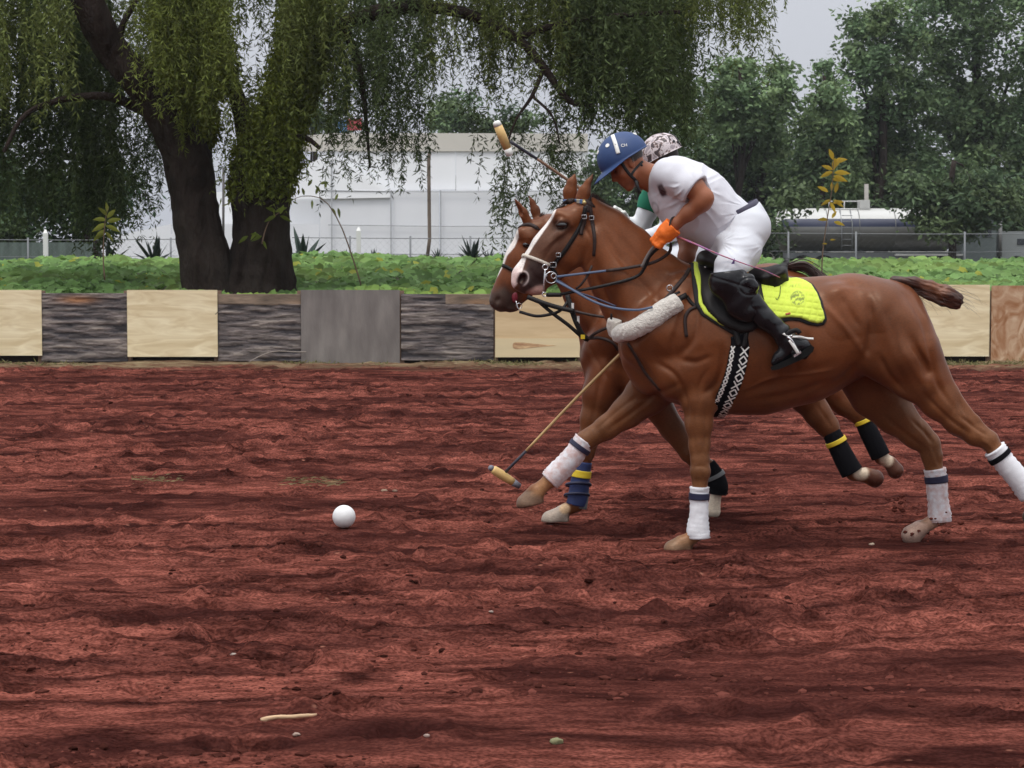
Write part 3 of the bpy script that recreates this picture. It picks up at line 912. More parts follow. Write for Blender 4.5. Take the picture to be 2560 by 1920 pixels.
clump_tree('evergreen_tree', 'far row of trees closing the gaps above the tanker', [(1780, 330, 80, 60), (1900, 330, 90, 50), (2010, 350, 80, 60), (2110, 330, 80, 70), (2200, 400, 90, 80), (1850, 440, 100, 80), (2000, 460, 100, 80), (2120, 460, 100, 80), (2260, 420, 90, 80), (2400, 300, 120, 100), (2520, 320, 120, 110), (2330, 480, 120, 90), (2480, 480, 120, 90), (1930, 560, 120, 60), (2080, 570, 120, 50), (2560, 540, 110, 70)], 121, FG * 0.95, 24000, (2150, 0.3, 350), leaf=(0.36, 0.2))
clump_tree('evergreen_tree', 'dark low tree behind the blue helmet and pepper foliage', [(1500, 420, 70, 60), (1580, 400, 80, 70), (1660, 360, 80, 70), (1640, 450, 90, 80), (1540, 500, 90, 70), (1700, 260, 50, 60), (1480, 560, 60, 60), (1620, 560, 90, 60), (1720, 540, 70, 60)], 104, FG * 0.85, 13000, (1600, 0.3, 300))
clump_tree('evergreen_tree', 'dark tree leaning over the tanker cab', [(2395, 515, 50, 48), (2330, 495, 60, 40), (2280, 465, 60, 34), (2450, 490, 60, 60), (2330, 555, 36, 36), (2375, 575, 30, 50), (2430, 560, 36, 50), (2500, 520, 50, 50), (1975, 495, 40, 22), (1930, 560, 20, 50)], 95.5, FG * 0.7, 8500, (2378, 0.2, 480), depth=0.3)
clump_tree('shade_tree', 'dark green tree beyond the fence at the far left', [(-60, 440, 120, 90), (40, 480, 90, 80), (130, 500, 80, 70), (220, 520, 60, 60), (60, 570, 90, 50), (190, 590, 60, 36), (-40, 580, 80, 60), (290, 480, 50, 50)], 66, np.array([0.05, 0.085, 0.035]), 16000, (225, 0.30, 500), leaf=(0.2, 0.09), depth=1.0)
clump_tree('evergreen_tree', 'distant tree showing above the marquee roof', [(1100, 300, 60, 36), (1170, 290, 60, 40), (1230, 300, 50, 40), (1140, 250, 40, 30), (1290, 310, 50, 40)], 130, FG * 0.9, 5200, (1150, 0.3, 260))
clump_tree('evergreen_tree', 'distant treetop seen between trunk and hanging leaves', [(790, 300, 50, 40), (740, 320, 50, 40), (850, 320, 40, 30), (780, 250, 30, 30)], 132, FG * 0.9, 3200, (780, 0.3, 260))

# ================================================================== MARQUEE
M_tent = pmat('tent_fabric', (0.90, 0.91, 0.93), rough=0.55, noise=0.03, nscale=0.5, stretch=(1, 1, 0.3))
M_tent2 = pmat('tent_fabric_grey', (0.78, 0.79, 0.82), rough=0.55, noise=0.05, nscale=0.6, stretch=(1, 1, 0.3))
M_fascia = pmat('tent_fascia', (0.62, 0.59, 0.53), rough=0.6, noise=0.05, nscale=0.8)
M_tentdark = pmat('tent_seam', (0.42, 0.43, 0.45), rough=0.6)
TN = 100.0
tent = thing('marquee', 'long white marquee tent with beige roof band behind the pepper tree', 'tent', tuple(W(1000, 700, TN)))


def quad_panel(name, P, mat, th, label=None):
    P = np.array(P, float); n = len(P)
    B = P + [0, th, 0]
    f = [tuple(range(n)), tuple(range(2 * n - 1, n - 1, -1))] + [(i, n + i, n + (i + 1) % n, (i + 1) % n) for i in range(n)]
    return mk(name, np.vstack([P, B]), f, mat, tent, smooth=False, loc=tuple(P[0]), label=label)


def tp(x, y, Y=TN):
    w = W(x, y, Y)
    return [w[0], w[1], w[2]]


g0 = W(0, 617, TN)[2] - CAMZ
quad_panel('roof_band', [tp(800, 378), tp(1470, 378), tp(1470, 334), tp(845, 332)], M_fascia, 0.2)
quad_panel('roof_band', [tp(800, 378.5), tp(842, 332), tp(700, 345), tp(640, 378.5)], M_fascia, 0.2)
for i, (a, b2) in enumerate(((1470, 1330), (1329, 1140), (1139, 970), (969, 800))):
    quad_panel('upper_wall', [tp(b2, 476, TN + .1), tp(a, 474, TN + .1), tp(a, 378, TN + .1), tp(b2, 378, TN + .1)], M_tent, 0.1)
for i, (a, b2) in enumerate(((1470, 1290), (1288, 1100), (1098, 980), (978, 800), (798, 640), (638, 540), (538, 430), (428, 236))):
    quad_panel('wall_panel', [tp(b2, 720, TN - .2), tp(a, 720, TN - .2), tp(a, 476 if a > 820 else 560, TN - .2), tp(b2, 476 if a > 820 else (560 if a > 430 else 600), TN - .2)], M_tent2, 0.1)
quad_panel('awning', [tp(640, 500, TN - .34), tp(979, 494, TN - .34), tp(979, 478, TN - .32), tp(826, 384, TN - .30), tp(640, 470, TN - .32)], M_tent, 0.1)
quad_panel('back_wall', [tp(800, 480, TN + 1.2), tp(470, 480, TN + 1.2), tp(470, 700, TN + 1.2), tp(800, 700, TN + 1.2)], M_tent, 0.1)
quad_panel('back_wall', [tp(236, 700, TN + 1.5), tp(470, 700, TN + 1.5), tp(470, 585, TN + 1.5), tp(300, 585, TN + 1.5), tp(250, 610, TN + 1.5)], M_tent, 0.1)
for x in (978, 830, 1102, 1290, 1420):
    m = MB(); p = W(x, 700, TN - 0.45); q = W(x, 476 if x > 840 else 400, TN - 0.45)
    m.box((p[0] - .03, p[1] - .03, 0.2), (p[0] + .03, p[1] + .03, q[2]))
    m.build('seam', M_tentdark, tent, smooth=False)
for y, xa, xb in ((476, 800, 1470), (562, 820, 1470), (632, 700, 1470)):
    a_, b3 = W(xa, y, TN - .35), W(xb, y, TN - .35)
    m = MB(); m.tube(spline([a_, (a_ + b3) / 2 - [0, 0, 0.06], b3], 9), 0.02, 5)
    m.build('hem', M_tentdark, tent)
# leaning pole and a banner behind the roof
v, f = tube_geo([W(1067, 655, 60), W(1074, 600, 60), W(1072, 400, 60), W(1074, 380, 60)], 0.05, 7)
tag(mk('wooden_pole', v, f, pmat('pole_wood', (0.16, 0.125, 0.10), rough=0.9, noise=0.3, nscale=4), loc=tuple(W(1067, 655, 60))), 'tall brown wooden pole standing before the white marquee', 'pole')
v, f = tube_geo([W(558, 640, 60), W(559, 420, 60)], 0.035, 7)
tag(mk('thin_pole', v, f, pmat('pole_grey', (0.12, 0.11, 0.11), rough=0.9), loc=tuple(W(558, 640, 60))), 'thin dark pole seen in the fork between the two trunks', 'pole')
ban = thing('banner', 'small blue and red banner above the marquee roof', 'banner', tuple(W(865, 330, 118)))
for nm, x0, x1, y0, y1, c in (('blue_panel', 845, 868, 300, 333, (0.13, 0.25, 0.42)), ('red_panel', 868.5, 905, 296, 326, (0.42, 0.07, 0.08))):
    p, q = W(x0, y1, 118), W(x1, y0, 118)
    m = MB(); m.box((p[0], 118, p[2]), (q[0], 118.06, q[2])); m.build(nm, pmat(nm, c, rough=0.6), ban, smooth=False)
m = MB(); p = W(868, 690, 118.2); m.tube([(p[0], 118.2, 0.2), (p[0], 118.2, W(868, 298, 118)[2])], 0.05, 6); m.build('pole', M_tentdark, ban)

# ================================================================== FENCES, AGAVES, SAPLINGS
M_white = pmat('white_paint', (0.78, 0.78, 0.76), rough=0.5, noise=0.05, nscale=5)
for (x, y0, y1, lab) in ((115, 576, 654, 'white concrete fence post at the far left with a pointed top'), (897, 570, 662, 'white concrete fence post in front of the marquee')):
    Yf = 47.5
    p0, p1 = W(x, y1 + 30, Yf), W(x, y0, Yf)
    m = MB(); w_ = 0.046
    m.box((p0[0] - w_, Yf - w_, p0[2]), (p0[0] + w_, Yf + w_, p1[2] - 0.06))
    m.add([(p0[0] - w_, Yf - w_, p1[2] - 0.06), (p0[0] + w_, Yf - w_, p1[2] - 0.06), (p0[0] + w_, Yf + w_, p1[2] - 0.06), (p0[0] - w_, Yf + w_, p1[2] - 0.06), (p0[0] - 0.015, Yf, p1[2] + 0.02), (p0[0] + 0.015, Yf, p1[2] + 0.02)],
          [(0, 1, 5, 4), (1, 2, 5), (2, 3, 4, 5), (3, 0, 4)])
    o = m.build('fence_post', M_white, smooth=False, loc=tuple(p0)); tag(o, lab, 'fence post')
M_gal = pmat('galvanised_steel', (0.42, 0.44, 0.46), rough=0.45, metal=0.6)
M_galdark = pmat('dull_steel', (0.20, 0.21, 0.22), rough=0.6, metal=0.3)


def mesh_fence(name, lab, x0, x1, ytop, ylow, Yf, posts, mat):
    t = thing(name, lab, 'fence', tuple(W(x0, 660, Yf)))
    for y in (ytop, ylow):
        a, b4 = W(x0, y, Yf), W(x1, y, Yf)
        m = MB(); m.tube(spline([a, (a + b4) / 2 - [0, 0, 0.02], b4], 9), 0.010 if y == ytop else 0.006, 6); m.build('rail', mat, t)
    for x in posts:
        a, b4 = W(x, 700, Yf), W(x, ytop - 4, Yf)
        m = MB(); m.tube([(a[0], Yf, b4[2] - 1.4), b4], 0.022, 8); m.build('post', mat, t)
    # woven wire between the posts, fine diagonals joined as one piece
    a, b4, c = W(x0, ytop, Yf), W(x1, ytop, Yf), W(x0, ylow + 40, Yf)
    h = a[2] - c[2]; m = MB(); s = 0.16
    k = a[0] - h
    while k < b4[0]:
        for sg in (0, 1):
            p = [k, Yf, c[2]] if sg == 0 else [k + h, Yf, c[2]]
            q = [k + h, Yf, a[2]] if sg == 0 else [k, Yf, a[2]]
            P, Qp = np.array(p), np.array(q)
            d = Qp - P
            lo = max((a[0] - P[0]) / d[0], (b4[0] - P[0]) / d[0]) if False else None
            t0, t1 = sorted(((a[0] - P[0]) / d[0], (b4[0] - P[0]) / d[0]))
            t0, t1 = max(0, t0), min(1, t1)
            if t1 > t0:
                m.tube([P + d * t0, P + d * t1], 0.0011, 3, caps=False)
        k += s
    m.build('wire_mesh', mat, t, kind='stuff')


mesh_fence('wire_fence', 'grey wire fence crossing in front of the marquee', 730, 1440, 594, 634, 50, (875, 1026, 1176, 1290, 1400), M_galdark)
mesh_fence('wire_fence', 'wire fence between the left edge and the tree trunk', -150, 445, 598, 640, 50.5, (-60, 70, 266, 427), M_galdark)
mesh_fence('wire_fence', 'chain link fence in front of the tanker lorry', 1925, 2760, 583, 628, 50, (1971, 2140, 2412, 2640), M_galdark)
# green-grey shade netting at the far left
p, q = W(-160, 600, 56), W(232, 600, 56)
m = MB(); m.box((p[0], 56, 0.2), (q[0], 56.03, W(0, 606, 56)[2]))
o = m.build('shade_netting', pmat('netting', (0.10, 0.13, 0.115), rough=0.9, noise=0.35, nscale=2.5, stretch=(3, 1, 0.5)), smooth=False, loc=(p[0], 56, 0.2))
tag(o, 'grey green shade netting hung behind the fence at far left', 'netting')


def agave(px, py, Y, r, lab, n=16, dark=1.0):
    c = W(px, py, Y)
    t = thing('agave', lab, 'plant', tuple(c), 'agaves along the fence')
    for k in range(n):
        a = 6.283 * k / n * 1.618 * 2; el = 0.35 + 1.1 * (k / n)
        L_ = r * (0.7 + 0.4 * random.random())
        dh = np.array([math.cos(a), math.sin(a), 0]); s = np.array([-math.sin(a), math.cos(a), 0])
        u = np.linspace(0, 1, 6)
        ctr = c + np.outer(u * L_ * math.cos(el), dh) + np.outer(u * L_ * math.sin(el) - 0.12 * L_ * u ** 2 * (1.4 - el), [0, 0, 1])
        w = L_ * 0.085 * np.array([0.8, 1.0, 1.0, 0.8, 0.45, 0.03])
        th = w * 0.35
        v = np.stack([ctr - s * w[:, None], ctr - np.array([0, 0, 1]) * th[:, None] * 1.6, ctr + s * w[:, None], ctr + np.array([0, 0, 1]) * th[:, None] * 0.2], 1).reshape(-1, 3)
        f = [(i * 4 + j, i * 4 + 4 + j, i * 4 + 4 + (j + 1) % 4, i * 4 + (j + 1) % 4) for i in range(5) for j in range(4)]
        g = 0.8 + 0.4 * random.random()
        mk('leaf', v, f, M_leaf, t, cols=np.tile(np.array([0.085, 0.12, 0.10]) * g * dark, (len(v), 1)), smooth=True)


agave(386, 662, 48.5, 0.80, 'spiky dark agave left of the big trunk', dark=0.5)
agave(272, 664, 49, 0.66, 'few-leaved dark agave further left, near the netting', n=7, dark=0.4)
agave(758, 662, 47.5, 0.86, 'blue green agave just right of the big trunk', n=11, dark=0.9)
agave(1180, 654, 49, 0.66, 'agave before the marquee, near the horses heads', dark=0.6)
agave(1222, 654, 50, 0.38, 'small agave right of the one near the horses heads', n=12, dark=0.6)
agave(935, 652, 49.5, 0.34, 'low agave just right of the white fence post', n=11, dark=0.7)
agave(862, 652, 49, 0.34, 'low agave just left of the white fence post', n=9, dark=0.6)
agave(1095, 650, 49.5, 0.30, 'small agave at the foot of the wooden pole', n=10, dark=0.7)


def sapling(lab, stem, lv, Y, col, L_=0.21):
    t = thing('sapling', lab, 'plant', tuple(W(stem[0][0], stem[0][1], Y)))
    P = spline([W(x, y, Y) for x, y in stem], 12)
    v, f = tube_geo(P, np.linspace(0.012, 0.004, 12), 6); mk('stem', v, f, pmat('stem_bark', (0.14, 0.09, 0.06), rough=0.9), t)
    for (x, y, ang, s) in lv:
        c = W(x, y, Y); d = np.array([math.cos(math.radians(ang)), -0.35 + 0.7 * random.random(), math.sin(math.radians(ang))]); d = nrm(d)
        nn = nrm(np.cross(d, [0.3, 1, 0.3])); w = L_ * s * 0.17; l = L_ * s
        u = np.array([0, .2, .45, .75, 1.0]); ww = np.array([0.15, .75, 1, .6, .02]) * w
        ctr = c + np.outer(u * l, d) - np.outer(u ** 2 * l * 0.15, [0, 0, 1])
        up = nrm(np.cross(nn, d))
        v = np.stack([ctr - nn * ww[:, None] + up * ww[:, None] * 0.3, ctr, ctr + nn * ww[:, None] + up * ww[:, None] * 0.3], 1).reshape(-1, 3)
        f = [(i * 3 + j, i * 3 + j + 1, i * 3 + j + 4, i * 3 + j + 3) for i in range(4) for j in range(2)]
        mk('leaf', v, f, M_leaf, t, cols=np.tile(np.array(col) * (0.7 + 0.6 * random.random()), (len(v), 1)))
    return t


YC = (0.48, 0.33, 0.045)
sapling('slender sapling with yellow leaves standing before the dark trees', [(2054, 720), (2056, 640), (2066, 560), (2080, 470), (2084, 385)],
        [(2083, 400, 110, 1), (2085, 405, 20, 1.1), (2084, 420, 60, 1), (2082, 425, 150, .9), (2086, 432, 5, 1.1), (2084, 440, -15, 1), (2082, 430, 195, 1), (2084, 425, 85, 1), (2080, 448, 0, .9),
         (2070, 480, 145, .9), (2088, 482, 80, .9), (2084, 500, -30, .8), (2078, 500, 200, .8), (2080, 455, -90, .6), (2075, 505, -60, .8), (2082, 508, 15, .8), (2070, 550, 170, .8), (2085, 555, -10, .8), (2080, 545, 60, .7), (2075, 600, 10, .4), (2068, 610, 170, .4)], 32.2, YC)
sapling('yellow green sprig of leaves low at left by the fence', [(262, 700), (258, 640), (262, 560), (270, 520)],
        [(265, 560, 200, 1.4), (265, 550, 170, 1.2), (268, 540, 130, 1.2), (268, 530, 95, 1), (268, 545, 50, 1.2), (268, 555, 20, 1.3), (265, 565, -15, 1.3), (262, 575, 215, 1.4), (262, 580, -40, 1.1), (262, 585, 190, 1.0)], 32.4, (0.24, 0.26, 0.05), L_=0.17)
sapling('green yellow leaf tuft growing out of the right trunk', [(655, 610), (662, 580), (675, 550), (700, 530)],
        [(690, 530, 30, 1.1), (700, 535, 70, 1), (690, 540, 200, 1.1), (700, 540, -20, 1.1), (690, 530, 150, 1.1), (655, 590, 200, 1), (650, 590, 160, .9), (655, 600, -60, .8), (640, 580, 230, .8), (620, 590, 210, 1)], 32.55, (0.13, 0.17, 0.03), L_=0.17)
sapling('thin arching shoot with sparse pale leaves right of the trunk', [(905, 720), (880, 640), (850, 560), (810, 500), (760, 490), (730, 500)],
        [(735, 498, 190, .7), (760, 488, 100, .7), (790, 486, 80, .7), (800, 480, 120, .7), (830, 520, -60, .6), (838, 500, 70, .6), (780, 500, -90, .6), (845, 520, -80, .7), (815, 470, 100, .7), (770, 465, 60, .7), (800, 460, 20, .7)], 32.9, (0.20, 0.24, 0.07), L_=0.2)

# ================================================================== TANKER LORRY
tk = thing('tanker_lorry', 'white and grey tanker lorry with a dark blue stripe parked under the trees', 'lorry', tuple(W(2160, 690, 98)))
TKY = 98.0
M_tw = pmat('tank_white', (0.56, 0.56, 0.54), rough=0.35, noise=0.05, nscale=1)
M_tb = pmat('tank_stripe', (0.018, 0.024, 0.06), rough=0.4)
M_ts = pmat('tank_steel', (0.19, 0.19, 0.185), rough=0.5, metal=0.4, noise=0.25, nscale=0.6)
M_rub = pmat('rubber', (0.010, 0.010, 0.010), rough=0.85, spec=0.1)
M_cab = pmat('cab_paint', (0.14, 0.17, 0.17), rough=0.4)
M_glass = pmat('dark_glass', (0.02, 0.025, 0.03), rough=0.08)
c0, c1 = W(1965, 583, TKY), W(2375, 583, TKY)
TR = 1.20; VS = 0.79; zc = W(0, 574, TKY)[2]


def tank_shell():
    xs = np.concatenate([[c0[0] - 0.32, c0[0] - 0.25, c0[0] - 0.1], np.linspace(c0[0], c1[0], 12), [c1[0] + 0.1, c1[0] + .25, c1[0] + .32]])
    rr = np.concatenate([[0.3, 0.75, 0.93], np.ones(12), [0.93, 0.75, 0.3]]) * TR
    seg = 48
    a = np.linspace(0, 2 * math.pi, seg, endpoint=False)
    V = np.stack([np.repeat(xs[:, None], seg, 1), TKY + TR + rr[:, None] * np.cos(a)[None] * 1.0, zc + rr[:, None] * np.sin(a)[None] * VS], -1)
    n = len(xs)
    f = []; mi = []
    for i in range(n - 1):
        for j in range(seg):
            f.append((i * seg + j, i * seg + (j + 1) % seg, (i + 1) * seg + (j + 1) % seg, (i + 1) * seg + j))
            zz = math.sin(a[j] + math.pi / seg)
            mi.append(0 if zz > 0.48 else (1 if zz > 0.18 else 2))
    f.append(tuple(range(seg))); mi.append(2); f.append(tuple((n - 1) * seg + j for j in range(seg))[::-1]); mi.append(2)
    mk('tank', V.reshape(-1, 3), f, None, tk, mats=[M_tw, M_tb, M_ts], midx=mi)


tank_shell()
m = MB()
for x in (2080, 2118, 2160):
    p = W(x, 510, TKY); m.tube([(p[0], TKY + TR - 0.35, zc + TR * VS * 0.92), (p[0], TKY + TR - 0.35, zc + TR * VS + 0.3)], 0.03, 6)
p0, p1 = W(2080, 510, TKY), W(2182, 510, TKY)
m.tube([(p0[0], TKY + TR - .35, zc + TR * VS + .30), (p1[0], TKY + TR - .35, zc + TR * VS + .30)], 0.03, 6)
m.box((p0[0], TKY + TR - .5, zc + TR * VS - .08), (p1[0], TKY + TR + .5, zc + TR * VS - .02))
m.build('walkway', M_tw, tk)
m = MB(); p = W(2168, 500, TKY); m.box((p[0] - .2, TKY + TR - .4, zc + TR * VS), (p[0] + .25, TKY + TR + .3, zc + TR * VS + .36)); m.build('hatch_box', M_tw, tk, smooth=False)
m = MB()
pa, pb = W(2104, 560, TKY)[0], W(2130, 560, TKY)[0]
for x in (pa, pb): m.tube([(x, TKY - .06, zc - TR * VS), (x, TKY - .06, zc + TR * .2), (x, TKY + TR * .5, zc + TR * VS * .95)], 0.025, 6)
for k in range(7):
    z = zc - TR * VS + k * .26; m.tube([(pa, TKY - .06, z), (pb, TKY - .06, z)], 0.015, 5)
m.build('ladder', M_galdark, tk)
for x in (1990, 2070, 2150, 2240, 2330):
    p = W(x, 560, TKY)[0]; a = np.linspace(0, 2 * math.pi, 33)[:-1]
    P = np.stack([0 * a + p, TKY + TR + (TR + .01) * np.cos(a), zc + (TR + .01) * VS * np.sin(a)], 1)
    v, f = tube_geo(np.vstack([P, P[:1]]), 0.018, 5, caps=False); mk('band', v, f, M_ts, tk)
m = MB(); m.box((c0[0] + .1, TKY + .5, zc - TR * VS - .32), (c1[0] + 2.2, TKY + 2 * TR - .5, zc - TR * VS - .05)); m.build('chassis', M_galdark, tk, smooth=False)
m = MB(); pw = W(2240, 600, TKY)[0]; m.box((pw, TKY + .05, zc - TR * .95), (c1[0] + .6, TKY + .35, zc - TR * .88)); m.build('side_rail', M_tw, tk, smooth=False)


def wheel(x, y, z, r, w):
    a = np.linspace(0, 2 * math.pi, 24, endpoint=False)
    prof = [(-w / 2, r * .55), (-w / 2, r * .92), (-w / 2 + .03, r), (w / 2 - .03, r), (w / 2, r * .92), (w / 2, r * .55)]
    V = np.array([[(x + rr * math.cos(t), y + oy, z + rr * math.sin(t)) for t in a] for oy, rr in prof]).reshape(-1, 3)
    f = [(i * 24 + j, i * 24 + (j + 1) % 24, (i + 1) * 24 + (j + 1) % 24, (i + 1) * 24 + j) for i in range(5) for j in range(24)]
    f.append(tuple(range(24)))
    f.append(tuple(5 * 24 + j for j in range(24))[::-1])
    wv = mk('wheel', V, f, M_rub, tk, loc=(x, y, z))
    prof = [(-w / 2 - .01, r * .1), (-w / 2 - .01, r * .42), (-w / 2 - .03, r * .54), (-w / 2 + .02, r * .56)]
    V = np.array([[(x + rr * math.cos(t), y + oy, z + rr * math.sin(t)) for t in a] for oy, rr in prof]).reshape(-1, 3)
    f = [(i * 24 + j, i * 24 + (j + 1) % 24, (i + 1) * 24 + (j + 1) % 24, (i + 1) * 24 + j) for i in range(3) for j in range(24)] + [tuple(range(24))]
    mk('rim', V, f, M_ts, wv)


for x in (2010, 2062, 2350, 2430, 2545): wheel(W(x, 650, TKY)[0], TKY + 0.35, 0.2 + 0.52, 0.52, 0.3)
m = MB(); a0, a1 = W(2415, 0, TKY)[0], W(2500, 0, TKY)[0]
m.box((a0, TKY + .1, 0.95), (a1, TKY + 2.4, W(0, 545, TKY)[2])); m.build('sleeper_cab', M_cab, tk, smooth=False)
m = MB(); m.box((a0 + .1, TKY + .3, W(0, 544, TKY)[2]), (a1 - .2, TKY + 2.2, W(0, 505, TKY)[2])); m.build('roof_fairing', M_cab, tk, smooth=False)
for (x0, x1, y0, y1) in ((2425, 2445, 560, 590), (2455, 2480, 560, 592)):
    p, q = W(x0, y1, TKY), W(x1, y0, TKY); m = MB(); m.box((p[0], TKY + .07, p[2]), (q[0], TKY + .098, q[2])); m.build('window', M_glass, tk, smooth=False)
m = MB(); p, q = W(2503, 640, TKY), W(2620, 578, TKY); m.box((p[0], TKY + .2, .95), (q[0], TKY + 2.2, q[2])); m.build('bonnet', pmat('bonnet_paint', (0.24, 0.26, 0.26), rough=0.4), tk, smooth=False)
m = MB(); p, q = W(2545, 612, TKY), W(2572, 597, TKY); m.box((p[0], TKY + .17, p[2]), (q[0], TKY + .198, q[2])); m.build('vent', M_glass, tk, smooth=False)
v, f = tube_geo([(W(2510, 0, TKY)[0], TKY + .15, 1.2), (W(2510, 0, TKY)[0], TKY + .15, W(0, 548, TKY)[2])], 0.09, 10); mk('exhaust_pipe', v, f, M_ts, tk)
# white dish-like lamp head behind the lorry
v, f = tube_geo([W(2166, 600, 101), W(2166, 460, 101)], 0.10, 8)
tag(mk('concrete_pole', v, f, pmat('concrete', (0.35, 0.33, 0.3), rough=0.9), loc=tuple(W(2166, 600, 101))), 'pale pole rising behind the tanker lorry into the trees', 'pole')

# ================================================================== THIN HAZE OVER THE WHOLE PLACE
hm = bpy.data.materials.new('haze'); hm.use_nodes = True
hn_ = hm.node_tree; hn_.nodes.remove(hn_.nodes['Principled BSDF'])
pv = hn_.nodes.new('ShaderNodeVolumePrincipled'); pv.inputs['Color'].default_value = (0.82, 0.86, 0.92, 1); pv.inputs['Density'].default_value = 0.00025; pv.inputs['Anisotropy'].default_value = 0.2
hn_.links.new(pv.outputs[0], hn_.nodes['Material Output'].inputs['Volume'])
m = MB(); m.box((-960, -260, -1.2), (960, 960, 24)); m.build('haze', hm, smooth=False, kind='stuff')

# ================================================================== BODIES GROWN FROM DISTANCE FIELDS
class Field:
    def __init__(s, xs, ys, zs):
        s.xs, s.ys, s.zs = [np.asarray(a, np.float32) for a in (xs, ys, zs)]
        s.g = np.full((len(xs), len(ys), len(zs)), 0.3, np.float32)

    def _blk(s, lo, hi):
        r = []
        for a, l, h in ((s.xs, lo[0], hi[0]), (s.ys, lo[1], hi[1]), (s.zs, lo[2], hi[2])):
            i0 = max(0, int(np.searchsorted(a, l)) - 1); i1 = min(len(a), int(np.searchsorted(a, h)) + 1)
            if i1 <= i0: return None
            r.append(slice(i0, i1))
        return tuple(r)

    def _mix(s, b, d, k, op):
        g = s.g[b]
        if op == 'add':
            if k > 0:
                h = np.maximum(k - np.abs(g - d), 0) / k
                s.g[b] = np.minimum(g, d) - h * h * k * 0.25
            else: s.g[b] = np.minimum(g, d)
        else:
            if k > 0:
                h = np.maximum(k - np.abs(g + d), 0) / k
                s.g[b] = np.maximum(g, -d) + h * h * k * 0.25
            else: s.g[b] = np.maximum(g, -d)

    def cap(s, a, b, ra, rb, ky=1.0, k=0.02, op='add'):
        """tapered capsule, its section scaled by ky across the body (world Y)"""
        a, b = np.array(a, float), np.array(b, float)
        R = max(ra, rb); pad = k + 0.03
        lo = np.minimum(a, b) - R * np.array([1, max(ky, 0.3), 1]) - pad; hi = np.maximum(a, b) + R * np.array([1, max(ky, 0.3), 1]) + pad
        bl = s._blk(lo, hi)
        if bl is None: return
        X = s.xs[bl[0]][:, None, None]; Y = s.ys[bl[1]][None, :, None] / ky; Z = s.zs[bl[2]][None, None, :]
        A = a / [1, ky, 1]; B = b / [1, ky, 1]; D = B - A; L2 = float(D @ D) + 1e-12
        t = ((X - A[0]) * D[0] + (Y - A[1]) * D[1] + (Z - A[2]) * D[2]) / L2
        t = np.clip(t, 0, 1)
        d = np.sqrt((X - A[0] - t * D[0]) ** 2 + (Y - A[1] - t * D[1]) ** 2 + (Z - A[2] - t * D[2]) ** 2) - (ra + (rb - ra) * t)
        s._mix(bl, d.astype(np.float32), k, op)

    def ell(s, c, r, ang=0.0, k=0.02, op='add', tilt=0.0):
        """ellipsoid; ang turns it in the XZ plane (degrees), tilt turns it about the vertical"""
        c = np.array(c, float); r = np.array(r, float)
        pad = k + 0.03
        bl = s._blk(c - max(r) - pad, c + max(r) + pad)
        if bl is None: return
        X = s.xs[bl[0]][:, None, None] - c[0]; Y = s.ys[bl[1]][None, :, None] - c[1]; Z = s.zs[bl[2]][None, None, :] - c[2]
        if tilt:
            ct, st = math.cos(math.radians(tilt)), math.sin(math.radians(tilt))
            X, Y = X * ct + Y * st, -X * st + Y * ct
        ca, sa = math.cos(math.radians(ang)), math.sin(math.radians(ang))
        U = X * ca + Z * sa; V = -X * sa + Z * ca
        k0 = np.sqrt((U / r[0]) ** 2 + (Y / r[1]) ** 2 + (V / r[2]) ** 2) + 1e-6
        k1 = np.sqrt((U / r[0] ** 2) ** 2 + (Y / r[1] ** 2) ** 2 + (V / r[2] ** 2) ** 2) + 1e-6
        s._mix(bl, (k0 * (k0 - 1) / k1).astype(np.float32), k, op)

    def cut(s, p, n, lo, hi, k=0.0):
        """remove the side of the plane (p, n) that n points to, inside the box lo..hi"""
        bl = s._blk(lo, hi)
        if bl is None: return
        n = nrm(n)
        X = s.xs[bl[0]][:, None, None]; Y = s.ys[bl[1]][None, :, None]; Z = s.zs[bl[2]][None, None, :]
        d = (X - p[0]) * n[0] + (Y - p[1]) * n[1] + (Z - p[2]) * n[2]
        s.g[bl] = np.maximum(s.g[bl], d.astype(np.float32))

    def mesh(s):
        g = s.g; ins = g < 0
        c = [ins[i:ins.shape[0] - 1 + i, j:ins.shape[1] - 1 + j, k:ins.shape[2] - 1 + k] for i in (0, 1) for j in (0, 1) for k in (0, 1)]
        allin = c[0]; anyin = c[0]
        for q in c[1:]:
            allin = allin & q; anyin = anyin | q
        act = anyin & ~allin
        I, J, K = np.nonzero(act)
        idx = np.full(act.shape, -1, np.int32); idx[I, J, K] = np.arange(len(I))
        val = {(a, b, d): g[I + a, J + b, K + d] for a in (0, 1) for b in (0, 1) for d in (0, 1)}
        acc = np.zeros((len(I), 3)); cnt = np.zeros(len(I))
        for ax in range(3):
            for p in (0, 1):
                for q in (0, 1):
                    o0 = [0, 0, 0]; o1 = [0, 0, 0]
                    oth = [x for x in range(3) if x != ax]
                    o0[oth[0]] = o1[oth[0]] = p; o0[oth[1]] = o1[oth[1]] = q; o1[ax] = 1
                    v0, v1 = val[tuple(o0)], val[tuple(o1)]
                    m = (v0 < 0) != (v1 < 0)
                    t = np.where(m, v0 / np.where(m, v0 - v1, 1), 0)
                    P = np.zeros((len(I), 3))
                    P[:, oth[0]] = p; P[:, oth[1]] = q; P[:, ax] = t
                    acc += P * m[:, None]; cnt += m
        f = acc / cnt[:, None]
        V = np.stack([s.xs[I] + f[:, 0] * (s.xs[I + 1] - s.xs[I]), s.ys[J] + f[:, 1] * (s.ys[J + 1] - s.ys[J]), s.zs[K] + f[:, 2] * (s.zs[K + 1] - s.zs[K])], 1)
        Q = []
